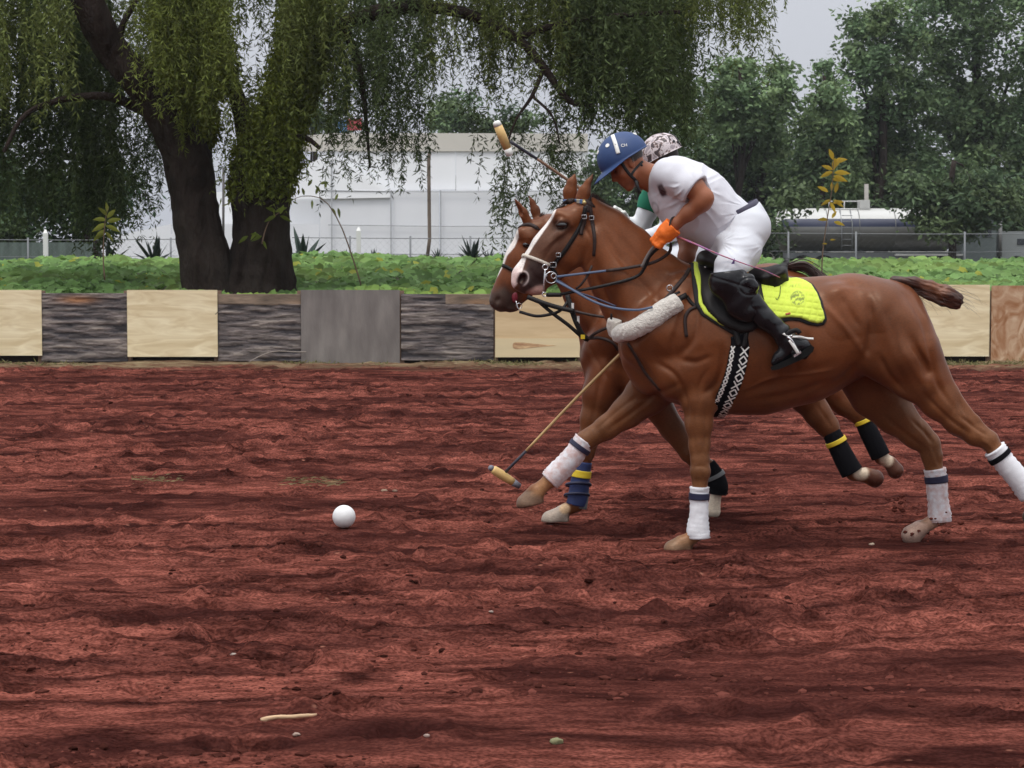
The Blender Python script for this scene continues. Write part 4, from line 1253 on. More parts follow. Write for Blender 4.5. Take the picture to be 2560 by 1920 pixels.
        for ax in range(3):
            sh = [slice(1, -1)] * 3
            sl0 = [slice(1, -1)] * 3; sl1 = [slice(1, -1)] * 3
            sl0[ax] = slice(0, -1); sl1[ax] = slice(1, None)
            a0, a1 = ins[tuple(sl0)], ins[tuple(sl1)]
            e = np.nonzero(a0 != a1)
            off = [1, 1, 1]; off[ax] = 0
            ei = [e[0] + off[0], e[1] + off[1], e[2] + off[2]]
            o1, o2 = [(1, 2), (2, 0), (0, 1)][ax]
            def cell(d1, d2):
                z = [ei[0].copy(), ei[1].copy(), ei[2].copy()]
                z[o1] = z[o1] - d1; z[o2] = z[o2] - d2
                return idx[z[0], z[1], z[2]]
            q = np.stack([cell(1, 1), cell(0, 1), cell(0, 0), cell(1, 0)], 1)
            fl = ~(a0[e])
            q[fl] = q[fl][:, ::-1]
            Q.append(q)
        Q = np.concatenate(Q)
        Q = Q[(Q >= 0).all(1)]
        return V, Q


def vnormals(V, Q):
    a = V[Q[:, 0]]; b = V[Q[:, 1]]; c = V[Q[:, 2]]; d = V[Q[:, 3]]
    n = np.cross(c - a, d - b)
    N = np.zeros_like(V)
    for k in range(4): np.add.at(N, Q[:, k], n)
    return nrm(N)


def relax(V, Q, it=2, lam=0.5):
    E = np.concatenate([Q[:, [0, 1]], Q[:, [1, 2]], Q[:, [2, 3]], Q[:, [3, 0]]])
    cnt = np.bincount(E[:, 0], minlength=len(V)) + np.bincount(E[:, 1], minlength=len(V))
    for _ in range(it):
        S_ = np.stack([np.bincount(E[:, 0], V[E[:, 1], k], len(V)) + np.bincount(E[:, 1], V[E[:, 0], k], len(V)) for k in range(3)], 1)
        V = V + lam * (S_ / np.maximum(cnt, 1)[:, None] - V)
    return V


def grid(lo, hi, h):
    return [np.arange(lo[i], hi[i] + h, h) for i in range(3)]


class Rig:
    """turns (photo px, py, radius px, offset across the body) into world positions for one animal or person"""
    def __init__(s, Yc): s.Y = Yc
    def p(s, x, y, dy=0.0): return W(x, y, s.Y + dy)
    def r(s, r, dy=0.0): return r * (s.Y + dy) / F
    def chain(s, fld, pts, ky=1.0, k=0.03, op='add'):
        for a, b in zip(pts[:-1], pts[1:]):
            da = a[3] if len(a) > 3 else 0; db = b[3] if len(b) > 3 else 0
            sh = 0.21 * k if op == 'add' else 0.0          # smooth union swells by about this much
            fld.cap(s.p(a[0], a[1], da), s.p(b[0], b[1], db), max(s.r(a[2]) - sh, s.r(a[2]) * 0.55), max(s.r(b[2]) - sh, s.r(b[2]) * 0.55), ky, k, op)
    def both(s, fld, pts, ky=1.0, k=0.03, op='add'):
        s.chain(fld, pts, ky, k, op)
        s.chain(fld, [(p[0], p[1], p[2], -p[3]) for p in pts], ky, k, op)


def lines_relief(V, N, lines, ymax):
    """creases (depth > 0) and ridges (depth < 0) along photo-pixel poly-lines, on the side nearer than ymax and mirrored on the other"""
    px, py = PXL(V)
    d_ = np.zeros(len(V))
    for pts, sig, dep in lines:
        P = spline(np.array(pts, float), max(8, len(pts) * 6)); best = np.full(len(V), 1e9); bt = np.zeros(len(V))
        bb = (px > P[:, 0].min() - 4 * sig) & (px < P[:, 0].max() + 4 * sig) & (py > P[:, 1].min() - 4 * sig) & (py < P[:, 1].max() + 4 * sig)
        I = np.where(bb)[0]
        if not len(I): continue
        x, y = px[I], py[I]; be = np.full(len(I), 1e9); tt = np.zeros(len(I)); m = len(P) - 1
        for i in range(m):
            a, b = P[i], P[i + 1]; t = np.clip(((x - a[0]) * (b[0] - a[0]) + (y - a[1]) * (b[1] - a[1])) / (((b - a) ** 2).sum() + 1e-9), 0, 1)
            q = np.hypot(x - a[0] - t * (b[0] - a[0]), y - a[1] - t * (b[1] - a[1])); k = q < be
            be[k] = q[k]; tt[k] = ((i + t) / m)[k]
        w = np.exp(-(be / sig) ** 2) * np.clip(np.sin(np.pi * np.clip(tt * 0.9 + 0.05, 0, 1)) * 1.6, 0, 1)
        d_[I] += dep * w
    return V - N * (d_ * 0.001)[:, None]


def poly_mask(px, py, poly, soft=3.0):
    """soft inside test (0..1) of pixel positions against a polygon"""
    P = np.array(poly, float); n = len(P)
    ins = np.zeros(len(px), bool); d = np.full(len(px), 1e9)
    for i in range(n):
        x0, y0 = P[i]; x1, y1 = P[(i + 1) % n]
        cr = ((y0 > py) != (y1 > py)) & (px < (x1 - x0) * (py - y0) / ((y1 - y0) if y1 != y0 else 1e-9) + x0)
        ins ^= cr
        t = np.clip(((px - x0) * (x1 - x0) + (py - y0) * (y1 - y0)) / ((x1 - x0) ** 2 + (y1 - y0) ** 2 + 1e-9), 0, 1)
        d = np.minimum(d, np.hypot(px - x0 - t * (x1 - x0), py - y0 - t * (y1 - y0)))
    sd = np.where(ins, d, -d)
    return np.clip(sd / soft * 0.5 + 0.5, 0, 1)


def blend(c, m, col):
    m = m[:, None]
    return c * (1 - m) + np.array(col) * m


class Surf:
    """camera-side projection on to a finished body, to lay straps on it"""
    def __init__(s, V, Q, yc):
        s.b = BVHTree.FromPolygons([tuple(map(float, v)) for v in V], [tuple(map(int, q)) for q in Q])
        s.yc = yc; s.last = None
    def hit(s, px, py):
        d = Vector(W(px, py, 20.0)) - Vector((0, 0, CAMZ)); d.normalize()
        h = s.b.ray_cast(Vector((0, 0, CAMZ)), d)
        if h[0] is None:
            w = W(px, py, s.yc - 0.03)
            h = s.b.find_nearest(Vector(w))
        n = np.array(h[1])
        return np.array(h[0]), (n if n @ np.array(d) < 0.15 else -n)
    def path(s, pts, n, lift=0.002):
        """pixel poly-line -> smooth 3D path on the surface with normals"""
        P = spline(np.array(pts, float)[:, :2], n)
        A, N = [], []
        for x, y in P:
            a, nn = s.hit(x, y)
            if nn[1] > 0.25 and False: nn = -nn
            A.append(a); N.append(nn)
        A = np.array(A); N = nrm(np.array(N))
        for _ in range(2):
            A[1:-1] = A[1:-1] * 0.5 + (A[2:] + A[:-2]) * 0.25; N[1:-1] = N[1:-1] * 0.5 + (N[2:] + N[:-2]) * 0.25
        return A + nrm(N) * lift, nrm(N)


def strap(su, name, pts, wid, mat, parent, n=24, thick=0.004, lift=0.0015, mirror=False, label=None, usecol=None):
    A, N = su.path(pts, n, lift)
    if mirror:   # carry the strap round to the far side, mirrored about the animal's middle
        Am = A * [1, -1, 1] + [0, 2 * su.yc, 0]; Nm = N * [1, -1, 1]
        A = np.vstack([A, Am[::-1]]); N = np.vstack([N, Nm[::-1]])
        v, f = ribbon_geo(A, N, wid, thick, closed=True)
    else:
        v, f = ribbon_geo(A, N, wid, thick)
    return mk(name, v, f, mat, parent, loc=tuple(np.asarray(v)[0]), label=label)


def free_strap(name, pts, wid, mat, parent, n=30, thick=0.004, nor=(0.0, -1.0, 0.25), loc=True, label=None):
    """strap or rein hanging free: pts = (px, py, Y)"""
    P = spline(np.array([W(*p) for p in pts]), n)
    v, f = ribbon_geo(P, np.tile(nor, (n, 1)), wid, thick)
    return mk(name, v, f, mat, parent, loc=tuple(P[0]), label=label)


def free_tube(name, pts, rad, mat, parent=None, n=24, seg=8, label=None):
    P = spline(np.array([W(*p) for p in pts]), n)
    r = rad if np.isscalar(rad) else np.interp(np.linspace(0, 1, n), np.linspace(0, 1, len(rad)), rad)
    v, f = tube_geo(P, r, seg)
    return mk(name, v, f, mat, parent, loc=tuple(P[0]), label=label)


def tube_wrap(name, pts, rig, mat, parent, wr=0.0016, seed=1, ky=1.0, n=26, seg=26, label=None, shape=None):
    """a bandage or boot round a lower leg: pts = (px, py, r_px, dy)"""
    P = spline(np.array([list(rig.p(a, b, d)) + [rig.r(r)] for a, b, r, d in pts]), n)
    v, f = tube_geo(P[:, :3], P[:, 3], seg)
    v = np.array(v); c = np.repeat(P[:, :3], seg, 0); d = v - c
    L_ = np.repeat(np.linspace(0, 1, n), seg); a = np.tile(np.arange(seg) / seg * 6.283, n)
    w = wr * np.sin((L_ * 11 + a / 6.283 * 1.0) * 6.283 + seed) + wr * 1.2 * vnoise(L_ * 14, np.cos(a) * 1.5, np.sin(a) * 1.5, seed=seed)
    v = v + nrm(d) * w[:, None]
    return mk(name, v, f, mat, parent, loc=tuple(P[0, :3]), label=label)

# ================================================================== HORSES
def coat_material(name):
    m, nt, b = newmat(name)
    N, L = nt.nodes, nt.links
    at = N.new('ShaderNodeAttribute'); at.attribute_name = 'Col'
    tc = N.new('ShaderNodeTexCoord'); mp = N.new('ShaderNodeMapping'); mp.inputs['Scale'].default_value = (0.5, 1, 1)
    mp.inputs['Rotation'].default_value = (0, 0.5, 0)
    L.new(tc.outputs['Object'], mp.inputs[0])
    nz = N.new('ShaderNodeTexNoise'); nz.inputs['Scale'].default_value = 160; nz.inputs['Detail'].default_value = 4
    n3 = N.new('ShaderNodeTexNoise'); n3.inputs['Scale'].default_value = 7; n3.inputs['Detail'].default_value = 4
    L.new(mp.outputs[0], nz.inputs['Vector']); L.new(tc.outputs['Object'], n3.inputs['Vector'])
    ad = N.new('ShaderNodeMath'); ad.operation = 'ADD'; L.new(nz.outputs[0], ad.inputs[0]); L.new(n3.outputs[0], ad.inputs[1])
    mr = N.new('ShaderNodeMapRange'); mr.inputs[1].default_value = 0.7; mr.inputs[2].default_value = 1.3; mr.inputs[3].default_value = 0.74; mr.inputs[4].default_value = 1.26
    L.new(ad.outputs[0], mr.inputs[0])
    vm = N.new('ShaderNodeVectorMath'); vm.operation = 'SCALE'; L.new(at.outputs['Color'], vm.inputs[0]); L.new(mr.outputs[0], vm.inputs['Scale'])
    L.new(vm.outputs[0], b.inputs['Base Color'])
    b.inputs['Roughness'].default_value = 0.38
    b.inputs['Specular IOR Level'].default_value = 0.36
    b.inputs['Specular Tint'].default_value = (1.0, 0.78, 0.62, 1)
    b.inputs['Sheen Weight'].default_value = 0.03
    b.inputs['Sheen Roughness'].default_value = 0.4
    bp = N.new('ShaderNodeBump'); bp.inputs['Strength'].default_value = 0.12; bp.inputs['Distance'].default_value = 0.004
    L.new(nz.outputs[0], bp.inputs['Height']); L.new(bp.outputs[0], b.inputs['Normal'])
    return m


M_coat = coat_material('coat')
M_hair = pmat('horse_hair', (0.045, 0.018, 0.011), rough=0.55, noise=0.4, nscale=40, stretch=(1, 1, 1), vcol=False, sheen=0.2)
M_eye = pmat('eye', (0.008, 0.005, 0.004), rough=0.06, spec=0.8)
M_lthr = pmat('black_leather', (0.012, 0.010, 0.010), rough=0.45, spec=0.18, noise=0.25, nscale=60, bump=0.12, bscale=200)
M_brn = pmat('dark_leather', (0.032, 0.020, 0.018), rough=0.5, spec=0.2, noise=0.25, nscale=50)
M_steel = pmat('bright_steel', (0.62, 0.62, 0.63), rough=0.2, metal=0.9)
M_raw = pmat('rawhide', (0.60, 0.54, 0.46), rough=0.7, noise=0.2, nscale=120, bump=0.5, bscale=180)
M_wrap = pmat('white_wrap', (0.76, 0.76, 0.79), rough=0.9, noise=0.05, nscale=30, bump=0.35, bscale=220)
M_wrapdirty = pmat('dusty_wrap', (0.76, 0.75, 0.78), rough=0.9, noise=0.06, nscale=30, bump=0.35, bscale=220, col2=(0.56, 0.40, 0.38))
M_navy = pmat('navy_strap', (0.012, 0.014, 0.045), rough=0.6)
M_blackwrap = pmat('black_wrap', (0.007, 0.007, 0.009), rough=0.9, spec=0.08, bump=0.3, bscale=150)
M_yel = pmat('yellow_tape', (0.75, 0.55, 0.03), rough=0.5)
M_blue = pmat('blue_boot', (0.016, 0.032, 0.12), rough=0.6, noise=0.2, nscale=20)
M_gboot = pmat('grey_boot', (0.14, 0.15, 0.155), rough=0.6, noise=0.2, nscale=20)
M_bluerein = pmat('blue_rein', (0.07, 0.10, 0.17), rough=0.6)

CO = np.array([0.132, 0.0400, 0.0140])       # chestnut coat
COD = np.array([0.070, 0.027, 0.016])      # dark points
COL = np.array([0.200, 0.092, 0.040])       # paler lower legs


def hoof(f, rig, top, toe_dir, sole_pt, r0, r1, ky=0.95):
    """hoof: widening stub from the coronet, cut flat at the sole"""
    f.cap(top, sole_pt, r0, r1, ky, 0.012)


def build_horse(name, label, Yc, spec):
    rg = Rig(Yc)
    lo, hi = spec['lo'], spec['hi']
    q = spec.get('q', 1.0)
    xs = np.concatenate([np.arange(lo[0], spec['xh'], 0.0046 * q), np.arange(spec['xh'], hi[0], 0.0080 * q)])
    ys = np.arange(Yc - 0.50, Yc + 0.50, 0.0070 * q); zs = np.arange(lo[2], hi[2], 0.0064 * q)
    f = Field(xs, ys, zs)
    spec['shape'](f, rg)
    V, Q = f.mesh()
    V = relax(V, Q, 2, 0.5)
    Nn = vnormals(V, Q)
    x, z = V[:, 0], V[:, 2]
    # faint muscle and vein relief
    V = V + Nn * ((0.0030 * fbm(x * 8, V[:, 1] * 8, z * 5, seed=spec['seed'], octv=3) - 0.0035 * np.exp(-np.abs(vnoise(x * 5 + z * 2, V[:, 1] * 3, z * 3.2, seed=spec['seed'] + 1)) / 0.10)) * spec.get('relief', 1) * np.clip((x - spec['xh']) / 0.25, 0.15, 1))[:, None]
    if 'lines' in spec:
        V = lines_relief(V, Nn, spec['lines'], Yc)
        rb = np.exp(-((x - (RIBX)) / 0.22) ** 2) if False else 0
    px, py = PXL(V)
    C = np.tile(CO, (len(V), 1)) * (1 + 0.16 * fbm(x * 2.5, V[:, 1] * 2, z * 2.5, seed=spec['seed'] + 3))[:, None]
    C = spec['paint'](C, px, py, V, Nn)
    root = thing(name, label, 'horse', (float(rg.p(1750, 900)[0]), Yc, 0.0))
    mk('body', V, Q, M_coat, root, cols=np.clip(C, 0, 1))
    su = Surf(V, Q, Yc)
    return root, rg, su


# ------------------------------------------------------------------ the near horse
def near_shape(f, g):
    K = 0.05
    # barrel and quarters
    g.chain(f, [(1700, 842, 150), (1800, 858, 180), (1900, 864, 172), (2000, 853, 155), (2080, 832, 140)], 0.78, 0.08)
    g.chain(f, [(2080, 818, 126), (2150, 806, 118), (2228, 795, 94)], 0.86, 0.07)
    g.both(f, [(2190, 800, 94, -0.07), (2250, 838, 88, -0.09)], 0.9, 0.05)
    g.chain(f, [(2120, 735, 46), (2210, 748, 48)], 1.4, 0.06)
    g.both(f, [(2092, 742, 34, -0.145), (2110, 765, 36, -0.15)], 0.8, 0.06)        # point of hip
    g.chain(f, [(2230, 728, 26), (2262, 736, 22)], 1.0, 0.03)                       # dock
    # withers, shoulder, chest
    g.chain(f, [(1690, 745, 80), (1770, 760, 80), (1880, 770, 78)], 0.75, 0.08)
    g.chain(f, [(1735, 700, 34), (1830, 712, 30), (1960, 722, 26), (2060, 726, 28)], 1.2, 0.06)
    g.chain(f, [(1672, 860, 122), (1720, 885, 125)], 0.72, 0.07)
    g.both(f, [(1700, 735, 62, -0.10), (1650, 830, 82, -0.15), (1608, 862, 56, -0.13)], 0.75, 0.05)   # shoulder blade to point of shoulder
    g.both(f, [(1604, 868, 52, -0.12), (1690, 932, 66, -0.145), (1762, 930, 58, -0.16)], 0.78, 0.035)  # upper arm, triceps
    g.chain(f, [(1600, 872, 52), (1622, 930, 48)], 1.3, 0.05)                        # breast
    g.both(f, [(1590, 905, 36, -0.055), (1625, 950, 40, -0.06)], 1.0, 0.03)
    g.chain(f, [(1640, 930, 56), (1740, 958, 62)], 1.5, 0.05)
    # neck
    g.chain(f, [(1484, 566, 60), (1520, 612, 78), (1560, 668, 94), (1612, 740, 112), (1668, 790, 128)], 0.54, 0.06)
    g.chain(f, [(1478, 520, 30), (1530, 556, 32), (1590, 606, 34), (1655, 668, 36), (1720, 704, 40)], 0.75, 0.05)   # crest
    g.both(f, [(1492, 600, 30, -0.060), (1548, 690, 40, -0.085), (1600, 790, 44, -0.105)], 0.7, 0.05)  # neck muscle
    g.chain(f, [(1478, 640, 26), (1512, 712, 30), (1552, 792, 34)], 0.95, 0.05)      # windpipe
    # head
    g.chain(f, [(1462, 528, 36), (1424, 545, 34)], 1.15, 0.04)
    g.chain(f, [(1424, 560, 46), (1378, 618, 46), (1345, 662, 40), (1318, 692, 36)], 0.78, 0.04)
    g.chain(f, [(1428, 588, 52), (1420, 614, 54)], 0.70, 0.03)                        # jowl
    g.both(f, [(1436, 606, 42, -0.035), (1424, 634, 36, -0.035)], 0.55, 0.02)
    g.chain(f, [(1420, 640, 40), (1385, 682, 26), (1352, 712, 20)], 0.62, 0.03)       # lower jaw
    g.both(f, [(1398, 540, 22, -0.052), (1420, 552, 24, -0.060)], 0.9, 0.03)          # brow
    g.both(f, [(1420, 566, 14, -0.085), (1375, 606, 9, -0.062), (1350, 632, 6, -0.045)], 0.8, 0.018)   # facial crest
    g.chain(f, [(1398, 548, 22), (1350, 612, 19), (1310, 668, 18)], 1.1, 0.03)        # nasal bone
    g.chain(f, [(1306, 690, 30), (1303, 704, 28)], 0.92, 0.03)                        # muzzle
    g.chain(f, [(1318, 712, 25), (1338, 718, 18)], 0.95, 0.02)                        # upper lip
    g.chain(f, [(1336, 725, 15), (1353, 724, 14)], 1.1, 0.012)                        # lower lip
    g.both(f, [(1306, 690, 15, -0.045), (1314, 706, 13, -0.048)], 0.7, 0.018)         # nostril flare
    for s in (-1, 1):
        f.ell(g.p(1306, 697, s * 0.070), [g.r(10), 0.030, g.r(14)], -25, 0.005, 'sub')
        f.ell(g.p(1404, 563, s * 0.098), [g.r(17), 0.022, g.r(8)], 22, 0.02, 'sub')
        f.ell(g.p(1404, 564, s * 0.077), [g.r(12), 0.018, g.r(9)], 22, 0.008)
        g.chain(f, [(1390, 562, 4, s * 0.088), (1402, 552, 4.5, s * 0.094), (1418, 557, 4.5, s * 0.092)], 1, 0.01)
        f.ell(g.p(1424, 585, s * 0.098), [g.r(12), 0.012, g.r(22)], 40, 0.03, 'sub')
    f.cap(g.p(1310, 728, -0.05), g.p(1352, 712, -0.055), g.r(2.5), g.r(2.5), 1, 0.008, 'sub')
    f.cap(g.p(1310, 728, 0.05), g.p(1352, 712, 0.055), g.r(2.5), g.r(2.5), 1, 0.008, 'sub')
    # ears: near one turned back, far one forward
    for (P_, dy, tw) in (([(1456, 496, 19), (1463, 480, 19), (1473, 457, 12), (1483, 433, 2.5)], -0.045, 1), ([(1424, 498, 17), (1425, 480, 19), (1430, 457, 14), (1437, 436, 4.5)], 0.045, -1)):
        g.chain(f, [(a, b, c, dy) for a, b, c in P_], 0.62, 0.012)
    g.chain(f, [(1484, 492, 7, -0.050), (1482, 458, 5, -0.045)], 0.9, 0.012, 'sub')
    # near fore leg, carrying the weight
    d = -0.165
    g.chain(f, [(1752, 930, 62, d + .02), (1746, 1000, 46, d), (1747, 1060, 36, d), (1748, 1115, 28, d), (1750, 1145, 26, d)], 0.82, 0.03)
    g.chain(f, [(1786, 955, 26, d), (1775, 1010, 22, d)], 0.8, 0.03)
    g.chain(f, [(1750, 1150, 25, d), (1751, 1178, 26.5, d), (1750, 1205, 22, d)], 0.95, 0.02)
    g.chain(f, [(1749, 1215, 19, d), (1748, 1290, 18, d), (1747, 1325, 22, d)], 0.95, 0.02)
    g.chain(f, [(1747, 1330, 23, d), (1722, 1350, 19, d), (1706, 1357, 21, d)], 0.95, 0.02)
    f.cap(g.p(1704, 1358, d), g.p(1686, 1374, d), g.r(22), g.r(28), 0.95, 0.01)
    f.cap(g.p(1712, 1362, d), g.p(1720, 1378, d), g.r(14), g.r(14), 1.2, 0.015)
    # far fore leg thrown forward
    d = 0.13
    g.chain(f, [(1670, 935, 70, .10), (1618, 985, 56, d), (1568, 1030, 42, d), (1515, 1070, 32, d), (1482, 1090, 27, d)], 0.8, 0.035)
    g.chain(f, [(1482, 1090, 27, d), (1464, 1102, 27, d), (1448, 1120, 22, d)], 0.95, 0.02)
    g.chain(f, [(1448, 1118, 20, d), (1400, 1172, 19, d), (1380, 1196, 22, d)], 0.95, 0.02)
    g.chain(f, [(1378, 1198, 22, d), (1352, 1220, 18, d), (1340, 1232, 22, d)], 0.95, 0.02)
    f.cap(g.p(1340, 1230, d), g.p(1321, 1260, d), g.r(22), g.r(31), 0.95, 0.010)
    f.cap(g.p(1342, 1238, d), g.p(1345, 1254, d), g.r(15), g.r(15), 1.2, 0.012)
    # near hind leg pushing off, out of the frame
    d = -0.15
    g.chain(f, [(2236, 840, 90, -.10), (2275, 890, 80, d), (2306, 945, 63, d), (2346, 1002, 47, d), (2395, 1054, 35, d), (2438, 1088, 29, d)], 0.8, 0.04)
    g.both(f, [(2150, 850, 70, -.12), (2205, 890, 62, -.13), (2262, 948, 48, -.14)], 0.7, 0.05)      # front of the thigh, stifle
    g.chain(f, [(2330, 900, 30, d), (2378, 985, 22, d), (2440, 1050, 10, d), (2482, 1088, 9, d)], 0.9, 0.03)
    g.chain(f, [(2438, 1088, 29, d), (2474, 1102, 24, d), (2492, 1132, 23, d)], 0.85, 0.02)
    g.chain(f, [(2490, 1128, 21, d), (2560, 1216, 20, d), (2578, 1240, 23, d)], 0.95, 0.02)
    g.chain(f, [(2578, 1240, 23, d), (2590, 1262, 19, d), (2592, 1272, 21, d)], 0.95, 0.02)
    f.cap(g.p(2590, 1270, d), g.p(2582, 1292, d), g.r(22), g.r(27), 0.95, 0.012)
    # far hind leg reaching under the belly, planted
    d = 0.16
    g.chain(f, [(2190, 850, 92, .10), (2175, 930, 84, d), (2190, 985, 66, d), (2235, 1038, 50, d), (2290, 1085, 38, d), (2322, 1112, 32, d)], 0.8, 0.05)
    g.chain(f, [(2262, 1000, 14, d), (2305, 1062, 8, d), (2334, 1094, 11, d)], 0.9, 0.03)
    g.chain(f, [(2322, 1112, 31, d), (2330, 1140, 27, d), (2336, 1175, 23, d)], 0.85, 0.02)
    g.chain(f, [(2336, 1172, 21, d), (2346, 1270, 19, d), (2350, 1292, 22, d)], 0.95, 0.02)
    g.chain(f, [(2350, 1294, 22, d), (2318, 1312, 18, d), (2300, 1322, 21, d)], 0.95, 0.02)
    f.cap(g.p(2300, 1322, d), g.p(2280, 1338, d), g.r(22), g.r(27), 0.95, 0.012)
    # grooves: flank, elbow, jowl to neck, stifle
    for s in (-1, 1):
        f.cap(g.p(2118, 770, s * 0.315), g.p(2160, 885, s * 0.30), g.r(18), g.r(14), 1, 0.06, 'sub')
        f.cap(g.p(2160, 690, s * 0.25), g.p(2185, 860, s * 0.275), g.r(8), g.r(8), 1, 0.05, 'sub')
        f.cap(g.p(1720, 790, s * 0.318), g.p(1700, 850, s * 0.325), g.r(8), g.r(8), 1, 0.045, 'sub')
        f.cap(g.p(1560, 640, s * 0.150), g.p(1650, 760, s * 0.215), g.r(7), g.r(7), 1, 0.045, 'sub')
        f.cap(g.p(1786, 880, s * 0.325), g.p(1800, 985, s * 0.29), g.r(10), g.r(11), 1, 0.05, 'sub')
        f.cap(g.p(1640, 760, s * 0.30), g.p(1585, 830, s * 0.27), g.r(14), g.r(12), 1, 0.06, 'sub')
        f.cap(g.p(1482, 560, s * 0.135), g.p(1470, 660, s * 0.125), g.r(8), g.r(8), 1, 0.04, 'sub')
        f.cap(g.p(1640, 905, s * 0.285), g.p(1745, 880, s * 0.31), g.r(8), g.r(8), 1, 0.045, 'sub')
        f.cap(g.p(2215, 880, s * 0.285), g.p(2275, 1000, s * 0.235), g.r(8), g.r(8), 1, 0.05, 'sub')
        f.cap(g.p(2250, 790, s * 0.285), g.p(2320, 930, s * 0.250), g.r(5), g.r(5), 1, 0.05, 'sub')
        f.cap(g.p(1880, 985, s * 0.255), g.p(2120, 905, s * 0.27), g.r(7), g.r(7), 1, 0.05, 'sub')
    f.cut(g.p(0, 1376, -0.165), (0, 0, -1), (-9, g.Y - .45, -.2), (g.p(1780, 0)[0], g.Y - .02, .12))
    f.cut(g.p(1318, 1266, .13), (0.20, 0, -1), (g.p(1270, 0)[0], g.Y, 0.1), (g.p(1380, 0)[0], g.Y + .4, .42))


def near_paint(C, px, py, V, N):
    side = V[:, 1]
    # darker face and muzzle skin
    m = poly_mask(px, py, [(1345, 560), (1395, 545), (1430, 575), (1420, 620), (1375, 680), (1345, 745), (1290, 745), (1300, 640)], 14)
    C = blend(C, m * 0.62, (0.080, 0.045, 0.034))
    m = poly_mask(px, py, [(1325, 650), (1355, 655), (1368, 700), (1350, 745), (1300, 745), (1296, 700)], 8)
    C = blend(C, m * 0.9, (0.042, 0.030, 0.030))
    # blaze down the middle of the face, wider on the nose
    yc = 12.0
    dx = np.abs(side - yc)
    tl = ((px - 1391) * (1278 - 1391) + (py - 514) * (685 - 514)) / (113 ** 2 + 171 ** 2)
    off = ((px - 1391) * 0.834 + (py - 514) * 0.551) + 3
    wdt = np.interp(tl, [-0.06, 0, 0.15, 0.35, 0.55, 0.75, 0.9, 1.0, 1.2], [0, 6, 13, 12, 11, 13, 22, 30, 26])
    hd = (px < 1412) & (py < 740) & (V[:, 2] > 1.30) & (tl > -0.06)
    m = np.clip((wdt - off) / 2.2 + 0.5, 0, 1) * hd * np.where(side < yc + 0.05, 1, 0.7)
    C = blend(C, m, (0.76, 0.70, 0.66))
    pk = np.clip((tl - 0.86) / 0.1, 0, 1) * m
    C = blend(C, pk * 0.75, (0.66, 0.46, 0.43))
    # pink lips
    m = poly_mask(px, py, [(1316, 730), (1340, 716), (1358, 712), (1362, 742), (1330, 748)], 4)
    C = blend(C, m * 0.9, (0.46, 0.27, 0.23))
    m = np.exp(-(((px - 1304) * 0.9 + (py - 697) * 0.35) / 10) ** 4 - (((py - 697) * 0.9 - (px - 1304) * 0.35) / 14) ** 4)
    C = blend(C, np.clip(m * 1.5, 0, 1) * (np.abs(side - yc) > 0.02), (0.018, 0.006, 0.006))
    rr_ = ((((px - 1306) * 0.9 + (py - 697) * 0.35) / 14) ** 2 + (((py - 697) * 0.9 - (px - 1306) * 0.35) / 19) ** 2) ** 0.5
    C = blend(C, np.exp(-((rr_ - 1.0) / 0.11) ** 2) * np.clip((px - 1304) / 8, 0, 1) * (np.abs(side - yc) > 0.02) * 0.6, (0.62, 0.52, 0.50))
    m = np.exp(-(((px - 1404) / 24) ** 4 + ((py - 563) / 13) ** 4)); C = blend(C, m * 0.75, (0.022, 0.014, 0.012))
    # ears: dark rims
    m = poly_mask(px, py, [(1476, 430), (1486, 432), (1482, 492), (1466, 492)], 3) * (px > 1468)
    C = blend(C, m * 0.7, COD)
    # dark dorsal crest, paler lower legs and belly side of the forelegs
    m = np.clip((1.02 - V[:, 2]) / 0.5, 0, 1) * 0.55
    C = blend(C, m * (py > 960), COL * 0.9)
    # dirt flicked on to the legs and belly
    sp = vnoise(V[:, 0] * 55, V[:, 1] * 55, V[:, 2] * 48, seed=71) + 0.5 * vnoise(V[:, 0] * 7, V[:, 1] * 7, V[:, 2] * 7, seed=72)
    m = np.clip((sp - 0.62) * 5, 0, 1) * np.clip((1.05 - V[:, 2]) / 0.6, 0, 1)
    C = blend(C, m * 0.55, (0.10, 0.038, 0.028))
    # pasterns and hooves
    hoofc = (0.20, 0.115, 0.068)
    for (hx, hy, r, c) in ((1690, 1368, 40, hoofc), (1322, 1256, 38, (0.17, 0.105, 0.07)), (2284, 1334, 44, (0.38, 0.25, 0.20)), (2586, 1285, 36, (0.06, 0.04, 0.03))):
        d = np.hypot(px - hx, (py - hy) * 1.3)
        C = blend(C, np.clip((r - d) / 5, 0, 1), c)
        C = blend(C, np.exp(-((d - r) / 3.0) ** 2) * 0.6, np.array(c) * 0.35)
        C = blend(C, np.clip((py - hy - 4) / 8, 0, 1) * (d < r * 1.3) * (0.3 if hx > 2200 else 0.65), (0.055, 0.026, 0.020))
    m = poly_mask(px, py, [(1700, 1325), (1775, 1325), (1740, 1362), (1690, 1360)], 6)
    C = blend(C, m * 0.6, (0.34, 0.17, 0.085))
    m = poly_mask(px, py, [(1330, 1235), (1360, 1190), (1410, 1195), (1370, 1245)], 8)
    C = blend(C, m * 0.7, (0.40, 0.21, 0.10))
    m = poly_mask(px, py, [(2290, 1325), (2325, 1290), (2380, 1290), (2340, 1330)], 8)
    C = blend(C, m * 0.7, (0.42, 0.26, 0.19))
    return C


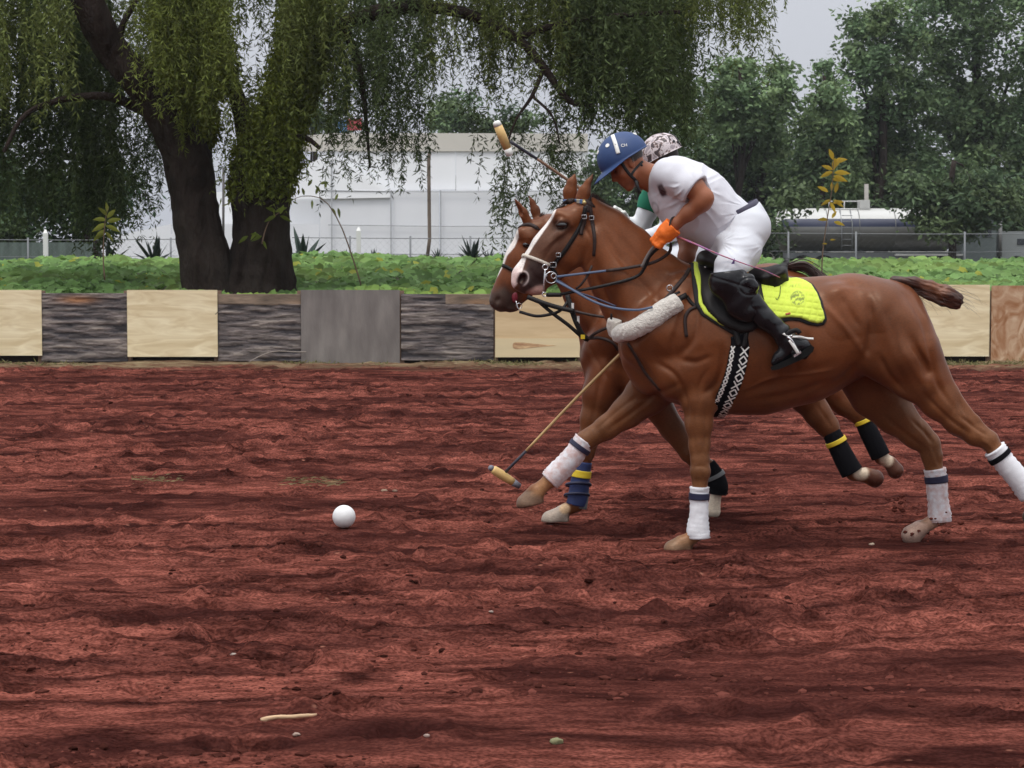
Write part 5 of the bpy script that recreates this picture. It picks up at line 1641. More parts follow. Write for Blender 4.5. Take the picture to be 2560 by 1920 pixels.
NEAR_LINES = [
    ([(1492, 690), (1512, 735), (1540, 790)], 8, 6), ([(1496, 560), (1545, 640), (1610, 715), (1640, 745)], 9, 5), ([(1530, 570), (1600, 650), (1680, 710)], 10, 4),
    ([(1702, 700), (1655, 780), (1600, 840), (1580, 870)], 9, 7), ([(1745, 765), (1738, 840), (1700, 890)], 9, 7), ([(1720, 720), (1690, 790), (1672, 850)], 8, -5),
    ([(1806, 860), (1806, 910), (1790, 960), (1760, 985)], 8, 9), ([(1700, 900), (1740, 905), (1780, 890)], 8, 6), ([(1640, 905), (1690, 940), (1716, 1000), (1720, 1060)], 7, 7),
    ([(1560, 870), (1600, 905), (1640, 960)], 8, 6), ([(1770, 925), (1748, 965), (1745, 1040)], 6, 4), ([(1733, 1010), (1734, 1080), (1736, 1140)], 5, 3.5), ([(1765, 1010), (1764, 1080), (1762, 1130)], 5, 3.5),
    ([(1740, 1150), (1742, 1180), (1740, 1200)], 5, -2.5), ([(1736, 1168), (1752, 1165), (1768, 1170)], 4, 2.5), ([(1700, 960), (1650, 985), (1600, 1000)], 7, 5),
    ([(1660, 970), (1590, 1025), (1520, 1075)], 6, 5), ([(1600, 985), (1540, 1030), (1490, 1075)], 5, 3),
    ([(2040, 745), (2095, 800), (2140, 855), (2166, 896)], 8, -5), ([(2170, 740), (2178, 800), (2172, 860), (2164, 895)], 9, 9), ([(2105, 740), (2125, 780), (2150, 820)], 9, 5),
    ([(2262, 735), (2305, 800), (2325, 880), (2345, 960), (2385, 1020)], 8, 7), ([(2200, 890), (2222, 935), (2262, 980)], 8, 8), ([(2215, 760), (2235, 830), (2240, 900)], 12, 5),
    ([(2250, 860), (2290, 930), (2330, 990)], 10, -4), ([(2310, 985), (2370, 1045), (2425, 1085)], 6, 5), ([(2400, 1040), (2440, 1070), (2470, 1090)], 5, 5), ([(2455, 1100), (2470, 1110), (2484, 1125)], 5, -3),
    ([(1860, 975), (1930, 945), (2010, 935), (2080, 925)], 4, -3.5), ([(1880, 1000), (1980, 985), (2080, 950)], 9, 5), ([(2150, 905), (2100, 950), (2040, 985)], 8, 5),
    ([(1895, 850), (1905, 910), (1900, 960)], 8, 2.5), ([(1935, 840), (1948, 900), (1945, 960)], 8, 2.5), ([(1975, 835), (1990, 890), (1990, 945)], 8, 2.5), ([(2015, 830), (2030, 880), (2032, 930)], 8, 2.5),
    ([(2060, 720), (2120, 712), (2190, 722)], 7, 3), ([(2210, 1040), (2270, 1090), (2315, 1125)], 6, 5), ([(2280, 1050), (2315, 1085), (2335, 1110)], 5, 5), ([(2325, 1120), (2334, 1150), (2340, 1165)], 4, -3),
    ([(1455, 560), (1478, 600), (1480, 640), (1462, 672)], 5, 4), ([(1440, 620), (1445, 650), (1420, 680)], 6, -2), ([(1418, 575), (1385, 600), (1352, 630)], 4, -3), ([(1400, 590), (1365, 640), (1345, 680)], 5, 3),
    ([(1385, 548), (1398, 540), (1414, 545)], 3, 2.5), ([(1350, 700), (1335, 690), (1325, 670)], 5, 3), ([(1318, 684), (1324, 698), (1318, 712)], 3, -3), ([(1294, 684), (1300, 680), (1312, 682)], 3, -2.5)]
NEAR_LINES = [(a, b, c * (1.45 if a[0][0] > 1480 else 1.0)) for a, b, c in NEAR_LINES]
FAR_LINES = [([(1440, 650), (1500, 740), (1560, 800)], 8, 5), ([(1425, 740), (1445, 790), (1470, 840)], 7, 5), ([(1470, 860), (1490, 900), (1520, 950)], 7, 7), ([(1560, 850), (1530, 900), (1500, 950), (1490, 1000)], 8, 6),
             ([(1500, 960), (1485, 1030), (1475, 1080)], 6, 5), ([(2040, 1010), (2064, 1045), (2080, 1070)], 5, 4), ([(1330, 620), (1300, 680), (1280, 720)], 6, 3), ([(1300, 605), (1318, 600), (1330, 606)], 4, 3)]
g0_ = Rig(12.0)
HN, RN, SN = build_horse('horse', 'chestnut polo horse in front, with a white blaze and white leg wraps, at full gallop', 12.0,
                         dict(lo=(-0.08, 0, -0.02), hi=(2.90, 0, 2.02), xh=0.52, shape=near_shape, paint=near_paint, seed=5, lines=NEAR_LINES))


# ------------------------------------------------------------------ the far horse
def far_shape(f, g):
    g.chain(f, [(1590, 850, 130), (1680, 845, 148), (1780, 836, 150), (1870, 815, 140), (1930, 795, 122)], 0.78, 0.08)
    g.chain(f, [(1920, 775, 112), (1985, 780, 98)], 0.86, 0.07)
    g.chain(f, [(1850, 700, 36), (1930, 700, 38), (1985, 712, 32)], 1.2, 0.06)
    g.chain(f, [(1650, 700, 40), (1760, 712, 40), (1860, 712, 40)], 1.2, 0.06)
    g.chain(f, [(1562, 868, 112), (1620, 880, 116)], 0.74, 0.07)
    g.both(f, [(1600, 760, 60, -.10), (1545, 848, 70, -.14), (1510, 872, 50, -.12)], 0.75, 0.05)
    g.both(f, [(1505, 880, 46, -.11), (1590, 940, 58, -.13)], 0.78, 0.035)
    g.chain(f, [(1492, 890, 44), (1520, 940, 44)], 1.4, 0.05)
    g.both(f, [(1484, 905, 34, -0.06), (1500, 950, 40, -0.07)], 1.0, 0.03)
    # neck
    g.chain(f, [(1395, 600, 56), (1440, 655, 70), (1492, 730, 84), (1540, 800, 98), (1590, 830, 110)], 0.54, 0.06)
    g.chain(f, [(1380, 560, 26), (1440, 600, 30), (1520, 660, 34), (1620, 700, 40)], 0.8, 0.05)
    g.both(f, [(1430, 690, 32, -.06), (1480, 790, 40, -.09)], 0.7, 0.05)
    # head
    g.chain(f, [(1368, 566, 32), (1330, 580, 28)], 1.15, 0.04)
    g.chain(f, [(1334, 590, 42), (1306, 650, 44), (1284, 702, 38), (1264, 742, 33)], 0.78, 0.04)
    g.chain(f, [(1362, 622, 50), (1352, 648, 48)], 0.68, 0.03)
    g.chain(f, [(1345, 670, 38), (1312, 722, 26), (1285, 758, 19)], 0.62, 0.03)
    g.both(f, [(1308, 584, 20, -0.050), (1322, 596, 22, -0.056)], 0.9, 0.03)
    g.chain(f, [(1310, 588, 20), (1282, 650, 18), (1250, 716, 17)], 1.1, 0.03)
    g.chain(f, [(1250, 740, 27), (1246, 752, 26)], 0.95, 0.03)
    g.chain(f, [(1256, 760, 22), (1272, 764, 17)], 0.95, 0.02)
    g.chain(f, [(1276, 770, 12), (1288, 768, 12)], 1.1, 0.012)
    for s in (-1, 1):
        f.ell(g.p(1243, 751, s * 0.062), [g.r(8), 0.020, g.r(11)], -25, 0.006, 'sub')
    g.chain(f, [(1322, 560, 13, -.04), (1308, 532, 13, -.045), (1296, 512, 8, -.045), (1284, 493, 2.5, -.045)], 0.65, 0.012)
    g.chain(f, [(1345, 552, 13, .04), (1338, 525, 13, .045), (1330, 505, 8, .045), (1322, 488, 2.5, .045)], 0.65, 0.012)
    g.chain(f, [(1302, 534, 6, -.052), (1292, 512, 4, -.05)], 0.9, 0.006, 'sub')
    # near fore: planted
    d = -0.13
    g.chain(f, [(1525, 925, 56, d), (1500, 985, 46, d), (1484, 1045, 34, d), (1470, 1105, 27, d)], 0.82, 0.03)
    g.chain(f, [(1470, 1105, 26, d), (1464, 1130, 25, d), (1458, 1155, 21, d)], 0.95, 0.02)
    g.chain(f, [(1456, 1152, 18, d), (1446, 1240, 17, d), (1440, 1262, 20, d)], 0.95, 0.02)
    g.chain(f, [(1438, 1262, 20, d), (1412, 1276, 17, d), (1402, 1284, 19, d)], 0.95, 0.02)
    f.cap(g.p(1402, 1284, d), g.p(1378, 1300, d), g.r(19), g.r(25), 0.95, 0.012)
    f.cap(g.p(1408, 1288, d), g.p(1412, 1300, d), g.r(12), g.r(12), 1.2, 0.012)
    # far fore: folded back
    d = 0.13
    g.chain(f, [(1600, 935, 58, d), (1635, 1000, 44, d), (1680, 1070, 33, d), (1722, 1130, 27, d)], 0.82, 0.03)
    g.chain(f, [(1722, 1130, 26, d), (1745, 1152, 24, d), (1770, 1165, 20, d)], 0.95, 0.02)
    g.chain(f, [(1770, 1165, 17, d), (1792, 1205, 17, d), (1794, 1222, 19, d)], 0.95, 0.02)
    g.chain(f, [(1794, 1222, 18, d), (1788, 1246, 15, d), (1786, 1258, 16, d)], 0.95, 0.02)
    f.cap(g.p(1786, 1258, d), g.p(1784, 1278, d), g.r(16), g.r(19), 0.95, 0.012)
    # hind legs, both off the ground behind
    for d, P_, Hf in ((-0.12, [(1965, 850, 76), (1985, 925, 62), (2012, 985, 46), (2046, 1035, 35), (2070, 1066, 30), (2082, 1085, 23)], [(2082, 1085, 20), (2122, 1170, 18), (2134, 1184, 20), (2150, 1188, 17), (2164, 1188, 20), (2186, 1196, 25)]),
                      (0.13, [(1990, 850, 74), (2030, 920, 58), (2070, 975, 42), (2112, 1010, 32), (2146, 1034, 28), (2160, 1056, 22)], [(2160, 1056, 19), (2194, 1128, 18), (2204, 1144, 20), (2216, 1152, 16), (2226, 1158, 19), (2238, 1176, 24)])):
        g.chain(f, [(a, b, c, d) for a, b, c in P_], 0.82, 0.035)
        g.chain(f, [(a, b, c, d) for a, b, c in Hf], 0.95, 0.016)
    f.cut(g.p(0, 1305, -0.13), (0, 0, -1), (-9, g.Y - .45, -.2), (g.p(1450, 0)[0], g.Y, .12))


def far_paint(C, px, py, V, N):
    C = C * np.array([0.92, 0.86, 0.85])
    side = np.abs(V[:, 1] - 13.05)
    m = poly_mask(px, py, [(1210, 735), (1262, 712), (1300, 740), (1290, 800), (1215, 800)], 12)
    C = blend(C, m * 0.9, (0.050, 0.036, 0.032))
    off = (px - 1300) * 0.905 + (py - 565) * 0.424
    tl = ((px - 1300) * -0.424 + (py - 565) * 0.905) / 193
    wdt = np.interp(tl, [0.06, 0.14, 0.28, 0.42, 0.55, 0.7, 0.8], [0, 9, 10, 2, 5, 3, 0])
    hd = (px < 1340) & (py < 730) & (tl > 0.06)
    C = blend(C, np.clip((wdt - off) / 2.2 + 0.5, 0, 1) * hd * (tl < 0.85), (0.76, 0.70, 0.66))
    m = np.clip((1.0 - V[:, 2]) / 0.5, 0, 1) * 0.4
    C = blend(C, m * (py > 1000), COL * 0.8)
    for (hx, hy, r, c) in ((1385, 1294, 40, (0.34, 0.28, 0.23)), (1412, 1272, 16, (0.50, 0.34, 0.2)), (1786, 1262, 44, (0.66, 0.56, 0.44)), (2190, 1196, 26, (0.07, 0.022, 0.014)), (2240, 1176, 30, (0.08, 0.03, 0.02)), (2152, 1182, 22, (0.55, 0.45, 0.34)), (2216, 1150, 20, (0.5, 0.4, 0.3))):
        d = np.hypot(px - hx, py - hy)
        C = blend(C, np.clip((r - d) / 6, 0, 1), c)
    return C


HF, RF, SF = build_horse('horse', 'darker chestnut polo horse behind, its head showing under the front horses head', 13.05,
                         dict(lo=(-0.20, 0, -0.02), hi=(2.34, 0, 1.98), xh=0.28, shape=far_shape, paint=far_paint, seed=15, relief=0.8, q=1.22, lines=FAR_LINES))


# ------------------------------------------------------------------ eyes, manes, tails
def ball(name, c, r, mat, parent, seg=16, sc=(1, 1, 1), label=None):
    u = np.linspace(0, math.pi, seg); a = np.linspace(0, 2 * math.pi, seg * 2, endpoint=False)
    V = np.array([[(r * sc[0] * math.sin(p) * math.cos(t), r * sc[1] * math.sin(p) * math.sin(t), r * sc[2] * math.cos(p)) for t in a] for p in u]).reshape(-1, 3) + c
    n = seg * 2
    f = np.array([(i * n + j, (i + 1) * n + j, (i + 1) * n + (j + 1) % n, i * n + (j + 1) % n) for i in range(seg - 1) for j in range(n)])
    return mk(name, V, f, mat, parent, loc=tuple(c), label=label)


for s in (-1, 1):
    ball('eye', RN.p(1405, 563, s * 0.081), 0.0262, M_eye, HN, sc=(1.25, .75, .85))
    ball('eye', RF.p(1316, 612, s * 0.071), 0.0205, M_eye, HF, sc=(1.1, .8, .85))


def hair(name, curves, parent, mat, r0=0.004, seg=5, n=14):
    m = MB()
    for P_ in curves:
        P_ = spline(np.array(P_), n); m.tube(P_, r0 * np.linspace(1, 0.25, n), seg, caps=False)
    return m.build(name, mat, parent)


def roached_mane(rig, pts, parent, h=0.018):
    """clipped polo mane: a low ridge along the crest"""
    C_ = spline(np.array([rig.p(a, b) for a, b in pts]), 60)
    t = nrm(np.gradient(C_, axis=0)); up = nrm(np.cross(t, [0, 1, 0])); up = up * np.sign(up[:, 2:3])
    m = MB()
    for k in range(1500):
        i = rng.random() * 59; a = int(i); b = min(59, a + 1); w = i - a
        p = C_[a] * (1 - w) + C_[b] * w + np.array([0, rng.normal() * 0.007, 0]) - up[a] * 0.012
        d = up[a] * (h + 0.010) * (0.8 + 0.5 * rng.random()) + rng.normal(size=3) * 0.004 + t[a] * 0.006
        s = t[a] * 0.0016
        m.add([p - s, p + s, p + d], [(0, 1, 2)])
    return m.build('mane', M_hair, parent, smooth=False)


roached_mane(RN, [(1476, 488), (1500, 502), (1545, 538), (1588, 574), (1630, 616), (1674, 647), (1716, 664)], HN)
roached_mane(RF, [(1350, 536), (1400, 560), (1450, 580), (1520, 632), (1600, 664)], HF)

# near horse: tail bound up in a polo knot and streaming back
tl = []
TLP = [(2236, 704, 15), (2285, 706, 15), (2325, 717, 17), (2355, 731, 20), (2380, 746, 22), (2398, 750, 12)]
tf = Field(*grid(W(2200, 0, 12.0)[:1].tolist() + [11.86, W(0, 800, 12.0)[2]], [W(2440, 0, 12.0)[0], 12.14, W(0, 660, 12.0)[2]], 0.0045))
RN.chain(tf, [(a, b, c, 0) for a, b, c in TLP], 0.85, 0.02)
RN.chain(tf, [(2366, 738, 25, -.01), (2384, 752, 24, .01)], 0.9, 0.02)
RN.chain(tf, [(2292, 728, 9), (2320, 738, 11), (2355, 754, 13)], 0.9, 0.02)
V, Q = tf.mesh(); V = relax(V, Q, 2)
Nn = vnormals(V, Q)
sx = (V[:, 0] * 0.92 - V[:, 2] * 0.38)
V = V + Nn * (0.006 * vnoise(V[:, 0] * 7, V[:, 1] * 60, V[:, 2] * 70 + V[:, 0] * 24, seed=3) + 0.003 * vnoise(V[:, 0] * 20, V[:, 1] * 160, V[:, 2] * 170 + V[:, 0] * 50, seed=5))[:, None]
px, py = PXL(V)
C = np.tile([0.055, 0.020, 0.012], (len(V), 1)) * (1 + 0.6 * vnoise(V[:, 0] * 14, V[:, 1] * 90, V[:, 2] * 100 + V[:, 0] * 40, seed=9))[:, None]
C = blend(C, poly_mask(px, py, [(2300, 700), (2350, 700), (2380, 725), (2350, 745), (2310, 722)], 10) * 0.8, (0.20, 0.075, 0.035))
tail = mk('tail', V, Q, pmat('tail_hair', (0, 0, 0), rough=0.5, vcol=True, noise=0.3, nscale=60), HN, cols=np.clip(C, 0.004, 1), loc=tuple(W(2236, 702, 12.0)))
cur = []
for k in range(46):
    a = RN.p(2250 + 150 * rng.random(), 712 + 40 * rng.random(), rng.normal() * .02)
    cur.append([a, a + [0.05 + .04 * rng.random(), rng.normal() * .01, -0.03 * rng.random()], a + [0.12 + .07 * rng.random(), rng.normal() * .02, -0.04 - 0.06 * rng.random()]])
hair('loose_hair', cur, HN, M_hair, 0.0011, 3, 8)
# far horse: dark tail rising over the croup
cur = []
for k in range(260):
    u = rng.normal() * 0.035; w = rng.normal() * 5
    cur.append([RF.p(1972 + rng.normal() * 4, 668 + w * .5, u), RF.p(2006, 664 + w, u), RF.p(2036, 682 + w * 1.4, u), RF.p(2072 + rng.normal() * 8, 716 + w * 2.4 + abs(rng.normal()) * 8, u * 1.5)])
hair('tail', cur, HF, M_hair, 0.0045, 4, 9)

# ------------------------------------------------------------------ leg wraps and boots
def legwrap(rig, parent, pts, mat, band, bmat, lab, seed, nm='leg_wrap', wr=0.0026):
    w = tube_wrap(nm, pts, rig, mat, parent, seed=seed, label=lab, wr=wr)
    P = spline(np.array([list(rig.p(a, b, d)) + [rig.r(r)] for a, b, r, d in pts]), 60)
    for (t0, t1) in band:
        i0, i1 = int(t0 * 59), max(int(t0 * 59) + 2, int(t1 * 59))
        v, f = tube_geo(P[i0:i1 + 1, :3], P[i0:i1 + 1, 3] + 0.0062, 28)
        mk('strap', v, f, bmat, w, loc=tuple(P[i0, :3]))
    return w


legwrap(RN, HN, [(1749, 1217, 24.5, -.165), (1748, 1240, 23, -.165), (1747, 1285, 24, -.165), (1745, 1320, 28, -.165), (1746, 1345, 29, -.165)], M_wrap, [(0.20, 0.31)], M_navy, 'clean white wrap with a navy strap on the planted foreleg', 1)
legwrap(RN, HN, [(1462, 1100, 28, .13), (1446, 1122, 27, .13), (1420, 1155, 28, .13), (1388, 1188, 29, .13), (1374, 1202, 27, .13)], M_wrapdirty, [(0.16, 0.27)], M_navy, 'dusty white wrap on the foreleg thrown forward', 2)
legwrap(RN, HN, [(2337, 1172, 28, .16), (2341, 1200, 27, .16), (2345, 1250, 27, .16), (2349, 1290, 30, .16), (2350, 1304, 29, .16)], M_wrapdirty, [(0.18, 0.29)], M_navy, 'red-stained white wrap on the hind leg under the belly', 3)
legwrap(RN, HN, [(2486, 1122, 29, -.15), (2505, 1148, 28, -.15), (2545, 1196, 28, -.15), (2576, 1238, 29, -.15)], M_wrap, [(0.20, 0.31)], M_blackwrap, 'white wrap on the hind leg leaving the picture at right', 4)
# far horse: boots
wv = legwrap(RF, HF, [(1458, 1154, 22, -.13), (1452, 1190, 23, -.13), (1446, 1235, 25, -.13), (1440, 1262, 25, -.13)], M_blue, [(0.22, 0.36)], M_yel, 'blue and grey boot with a yellow strap', 5, 'leg_boot', 0.0008)
P = spline(np.array([list(RF.p(a, b, -.13)) for a, b in ((1464, 1196), (1458, 1235), (1450, 1270))]), 14)
v, f = tube_geo(P, np.interp(np.linspace(0, 1, 14), [0, .5, 1], [0.022, 0.034, 0.040]), 14); mk('tendon_shell', v, f, M_gboot, wv)
for yy in (1212, 1238):
    P = [RF.p(1446 - (yy - 1212) * .15 + 30 * math.cos(a), yy + 8 * math.sin(a), -.13) + np.array([0, 0.07 * math.sin(a), 0]) for a in np.linspace(0, 6.283, 17)]
    v, f = tube_geo(P, 0.009, 6, caps=False); mk('buckle_strap', v, f, M_navy, wv)
legwrap(RF, HF, [(1768, 1160, 21, .13), (1786, 1190, 25, .13), (1796, 1216, 25, .13), (1794, 1236, 22, .13)], M_blackwrap, [(0.3, 0.4)], M_gboot, 'black and grey boot on the folded foreleg', 6, 'leg_boot', 0.0008)
legwrap(RF, HF, [(2078, 1080, 23, -.12), (2094, 1112, 25, -.12), (2114, 1152, 27, -.12), (2130, 1180, 28, -.12)], M_blackwrap, [(0.22, 0.31)], M_yel, 'black boot with a yellow stripe on the nearer hind leg', 7, 'leg_boot', 0.0008)
legwrap(RF, HF, [(2156, 1046, 21, .13), (2170, 1076, 24, .13), (2188, 1112, 25, .13), (2202, 1140, 25, .13)], M_blackwrap, [(0.03, 0.13)], M_yel, 'black boot with a yellow stripe on the farther hind leg', 8, 'leg_boot', 0.0008)

# ------------------------------------------------------------------ bridle of the near horse
br = thing('bridle', 'dark leather bridle with a white rawhide noseband and beaded browband on the front horse', 'bridle', tuple(RN.p(1440, 540, -.1)))
strap(SN, 'browband', [(1372, 519), (1390, 512), (1410, 505), (1440, 503), (1466, 506), (1482, 513)], 0.032, M_brn, br, mirror=True, n=20, thick=0.006)
# beads: small coloured patches along the browband
A, N_ = SN.path([(1412, 503), (1438, 501), (1462, 505)], 17, 0.008)
m = MB(); pal = [(0.10, 0.2, 0.42), (0.55, 0.5, 0.3), (0.10, 0.2, 0.42), (0.6, 0.58, 0.45), (0.1, 0.2, 0.4), (0.5, 0.5, 0.4), (0.12, 0.22, 0.42), (0.62, 0.45, 0.15)]
for i in range(16):
    v, f = ribbon_geo(A[i:i + 2], N_[i:i + 2], 0.022, 0.003); m.add(v, f, pal[i // 2])
m.build('beads', pmat('bead', (0, 0, 0), rough=0.35, vcol=True), br, usecol=True, smooth=False)
ball('rosette', SN.hit(1461, 507)[0] + [0, -.009, 0], 0.011, pmat('brass', (0.5, 0.4, 0.18), rough=0.3, metal=0.7), br, 8, (1, .5, 1))
strap(SN, 'headpiece', [(1477, 488), (1474, 500), (1470, 512), (1466, 530)], 0.028, M_brn, br, n=12)
strap(SN, 'cheek_strap', [(1464, 516), (1458, 545), (1448, 570), (1430, 600), (1410, 630), (1392, 652), (1378, 672)], 0.023, M_lthr, br, n=30, thick=0.006)
strap(SN, 'throat_latch', [(1475, 512), (1479, 545), (1484, 575), (1487, 605), (1485, 640)], 0.020, M_brn, br, n=22)
strap(SN, 'strap_end', [(1463, 541), (1459, 560), (1453, 575), (1452, 588)], 0.020, M_brn, br, n=10, lift=0.008)
strap(SN, 'noseband', [(1305, 638), (1318, 641), (1336, 647), (1354, 654), (1370, 661)], 0.019, M_raw, br, n=20, thick=0.011, mirror=True)
strap(SN, 'chin_strap', [(1372, 662), (1384, 676), (1392, 690), (1388, 704)], 0.020, M_lthr, br, n=12, thick=0.005)
for (x, y, s_) in ((1460, 541, 1), (1478, 544, 1), (1396, 636, 1), (1381, 660, 1.3)):
    c, nn = SN.hit(x, y); c = c + nn * 0.010
    q = [c + np.array([a * 0.012 * s_, 0, b * 0.010 * s_]) for a, b in ((-1, -1), (1, -1), (1, 1), (-1, 1), (-1, -1))]
    v, f = tube_geo(q, 0.0022, 5); mk('buckle', v, f, M_steel, br)
# gag bit: cheek ring, shank
bt = thing('bit', 'steel bit with a ring and long shank at the front horses mouth', 'bit', tuple(RN.p(1375, 690, -.08)))


def ring(name, cx, cy, r, Y, parent, th=0.0028, mat=None, tilt=0.2):
    c = W(cx, cy, Y); a = np.linspace(0, 2 * math.pi, 33)
    P = np.stack([c[0] + r * np.cos(a), c[1] + r * tilt * np.cos(a), c[2] + r * np.sin(a)], 1)
    v, f = tube_geo(P, th, 7, caps=False); return mk(name, v, f, mat or M_steel, parent)


YB = 11.905
ring('cheek_ring', 1378, 694, 0.030, YB, bt, 0.0034)
ring('small_ring', 1363, 668, 0.014, YB, bt, 0.003)
ring('rein_ring', 1384, 690, 0.013, YB - .006, bt, 0.0025)
free_tube('shank', [(1363, 672, YB), (1362, 690, YB - .004), (1360, 712, YB - .004), (1358, 730, YB)], [0.004, 0.0065, 0.005, 0.0035], M_steel, bt, 12)
ring('lower_ring', 1361, 736, 0.011, YB, bt, 0.0028)
free_tube('mouthpiece', [(1366, 690, YB), (1366, 692, 12.0), (1366, 690, 12.095)], 0.006, M_steel, bt, 8)
# reins
rn = thing('reins', 'black and blue leather reins running from the front horses bit to the orange glove', 'reins', tuple(W(1500, 690, 11.9)))
HY = 11.80
free_strap('snaffle_rein', [(1392, 692, YB - .01), (1440, 686, 11.86), (1515, 677, 11.85)], 0.013, M_bluerein, rn, 24, 0.004)
free_strap('snaffle_rein', [(1515, 677, 11.85), (1580, 668, 11.85), (1636, 655, 11.84), (1672, 632, 11.81), (1678, 606, 11.79)], 0.017, M_brn, rn, 24, 0.004)
free_strap('curb_rein', [(1366, 738, YB), (1400, 736, 11.89), (1440, 728, 11.87), (1520, 712, 11.85), (1590, 692, 11.85), (1612, 668, 11.84), (1625, 640, 11.83), (1652, 614, 11.81)], 0.017, M_lthr, rn, 40, 0.004)
free_strap('grey_rein', [(1604, 668, 11.83), (1618, 640, 11.82), (1636, 616, 11.80), (1655, 606, 11.79)], 0.016, pmat('worn_leather', (0.16, 0.14, 0.13), rough=0.6), rn, 16, 0.004)
free_strap('draw_rein', [(1390, 702, YB - .01), (1430, 724, 11.84), (1480, 752, 11.80), (1530, 769, 11.76), (1590, 775, 11.72), (1632, 768, 11.70)], 0.013, M_bluerein, rn, 30, 0.004)
free_strap('draw_rein', [(1392, 698, YB - .005), (1440, 728, 11.85), (1490, 746, 11.82), (1540, 766, 11.78)], 0.011, M_navy, rn, 24, 0.004)
free_strap('rein_hook_strap', [(1480, 664, 11.88), (1468, 690, 11.86), (1452, 712, 11.86), (1440, 722, 11.87)], 0.013, M_brn, rn, 14, 0.004)
free_tube('rein_stop', [(1368, 737, YB - .004), (1404, 737, 11.885)], 0.012, M_lthr, rn, 8)
# breastplate with a sheepskin sleeve, neck strap, martingale
bp_ = thing('breastplate', 'black breastplate with a thick cream sheepskin sleeve across the front horses chest', 'breastplate', tuple(RN.p(1620, 780, -.2)))
strap(SN, 'collar_strap', [(1716, 738), (1690, 752), (1640, 790), (1590, 820), (1560, 838), (1546, 850)], 0.030, M_lthr, bp_, n=30, thick=0.006, lift=0.002)
strap(SN, 'neck_strap', [(1724, 672), (1712, 692), (1690, 718), (1668, 744), (1640, 770), (1600, 796), (1560, 822)], 0.022, M_brn, bp_, n=30, lift=0.003)
strap(SN, 'girth_strap', [(1570, 858), (1590, 890), (1612, 930), (1650, 975)], 0.018, M_brn, bp_, n=20)
strap(SN, 'side_strap', [(1716, 740), (1730, 760), (1745, 768), (1758, 774)], 0.020, M_lthr, bp_, n=10)
strap(SN, 'dangling_strap', [(1740, 768), (1722, 776), (1712, 795), (1713, 820), (1716, 842)], 0.018, M_brn, bp_, n=16, lift=0.006)


def sheepskin(name, pts, rig, parent, sd):
    A, N_ = SN.path([(a, b) for a, b, r in pts], 22, 0.0)
    r = np.interp(np.linspace(0, 1, 22), np.linspace(0, 1, len(pts)), [q[2] for q in pts]) * 12.0 / F
    C_ = A + N_ * (r * 0.45)[:, None]
    f = Field(*grid(C_.min(0) - 0.09, C_.max(0) + 0.09, 0.005))
    for i in range(21): f.cap(C_[i], C_[i + 1], r[i], r[i + 1], 0.8, 0.01)
    f.cut(C_[0], C_[0] - C_[1], C_.min(0) - .1, C_.max(0) + .1); f.cut(C_[-1], C_[-1] - C_[-2], C_.min(0) - .1, C_.max(0) + .1)
    V, Q = f.mesh(); V = relax(V, Q, 1); n = vnormals(V, Q)
    V = V + n * (0.0022 * fbm(V[:, 0] * 70, V[:, 1] * 70, V[:, 2] * 70, seed=sd, octv=2))[:, None]
    return mk(name, V, Q, pmat('sheepskin', (0.66, 0.62, 0.56), rough=1.0, noise=0.12, nscale=90, bump=0.8, bscale=160, sheen=0.5), parent, loc=tuple(C_[0]))


sheepskin('sheepskin_sleeve', [(1698, 757, 22), (1660, 782, 23), (1620, 806, 23), (1585, 826, 22), (1556, 838, 21)], RN, bp_, 4)
sheepskin('sheepskin_end', [(1542, 796, 15), (1540, 812, 17), (1546, 832, 16)], RN, bp_, 8)
strap(SN, 'keeper', [(1540, 780), (1534, 800), (1536, 820), (1552, 826), (1562, 836), (1568, 850)], 0.012, M_lthr, bp_, n=18, lift=0.032)
strap(SN, 'top_strap', [(1700, 736), (1660, 760), (1610, 792), (1572, 820), (1556, 828)], 0.014, M_lthr, bp_, n=24, lift=0.030)
c, nn = SN.hit(1675, 722)
v, f = tube_geo([c + nn * .008 + np.array([0.016 * math.cos(a), 0, 0.016 * math.sin(a)]) for a in np.linspace(0, 6.283, 17)], 0.003, 6, caps=False); mk('ring', v, f, M_steel, bp_)
# ------------------------------------------------------------------ bridle and straps of the far horse
b2 = thing('bridle', 'black bridle on the horse behind, with a red bit guard at its mouth', 'bridle', tuple(RF.p(1320, 600, -.1)))
strap(SF, 'browband', [(1298, 568), (1312, 562), (1328, 562), (1346, 572)], 0.022, M_brn, b2, mirror=True, n=16, thick=0.005)
strap(SF, 'noseband', [(1258, 664), (1268, 668), (1282, 676), (1300, 686)], 0.022, M_lthr, b2, mirror=True, n=16, thick=0.007)
strap(SF, 'cheek_strap', [(1350, 580), (1340, 620), (1320, 680), (1300, 730)], 0.020, M_lthr, b2, n=20)
c, nn = SF.hit(1286, 742)
ball('bit_guard', c + nn * .006, 0.030, pmat('red_rubber', (0.16, 0.010, 0.022), rough=0.4), b2, 12, (.6, .35, 1.1))
ring('bit_ring', 1298, 765, 0.016, 12.93, b2, 0.002)
free_tube('shank', [(1290, 752, 12.94), (1294, 768, 12.93), (1300, 780, 12.93)], 0.003, M_steel, b2, 8)
r2 = thing('reins', 'black reins and martingale straps hanging below the horses mouths before the pale board', 'reins', tuple(W(1400, 790, 12.9)))
free_strap('curb_rein', [(1300, 780, 12.93), (1340, 790, 12.86), (1375, 786, 12.84), (1398, 778, 12.84), (1412, 765, 12.85), (1424, 745, 12.88)], 0.018, M_lthr, r2, 30, 0.006)
free_strap('martingale', [(1318, 742, 12.86), (1360, 758, 12.84), (1400, 770, 12.83), (1436, 778, 12.82)], 0.028, M_lthr, r2, 20, 0.006)
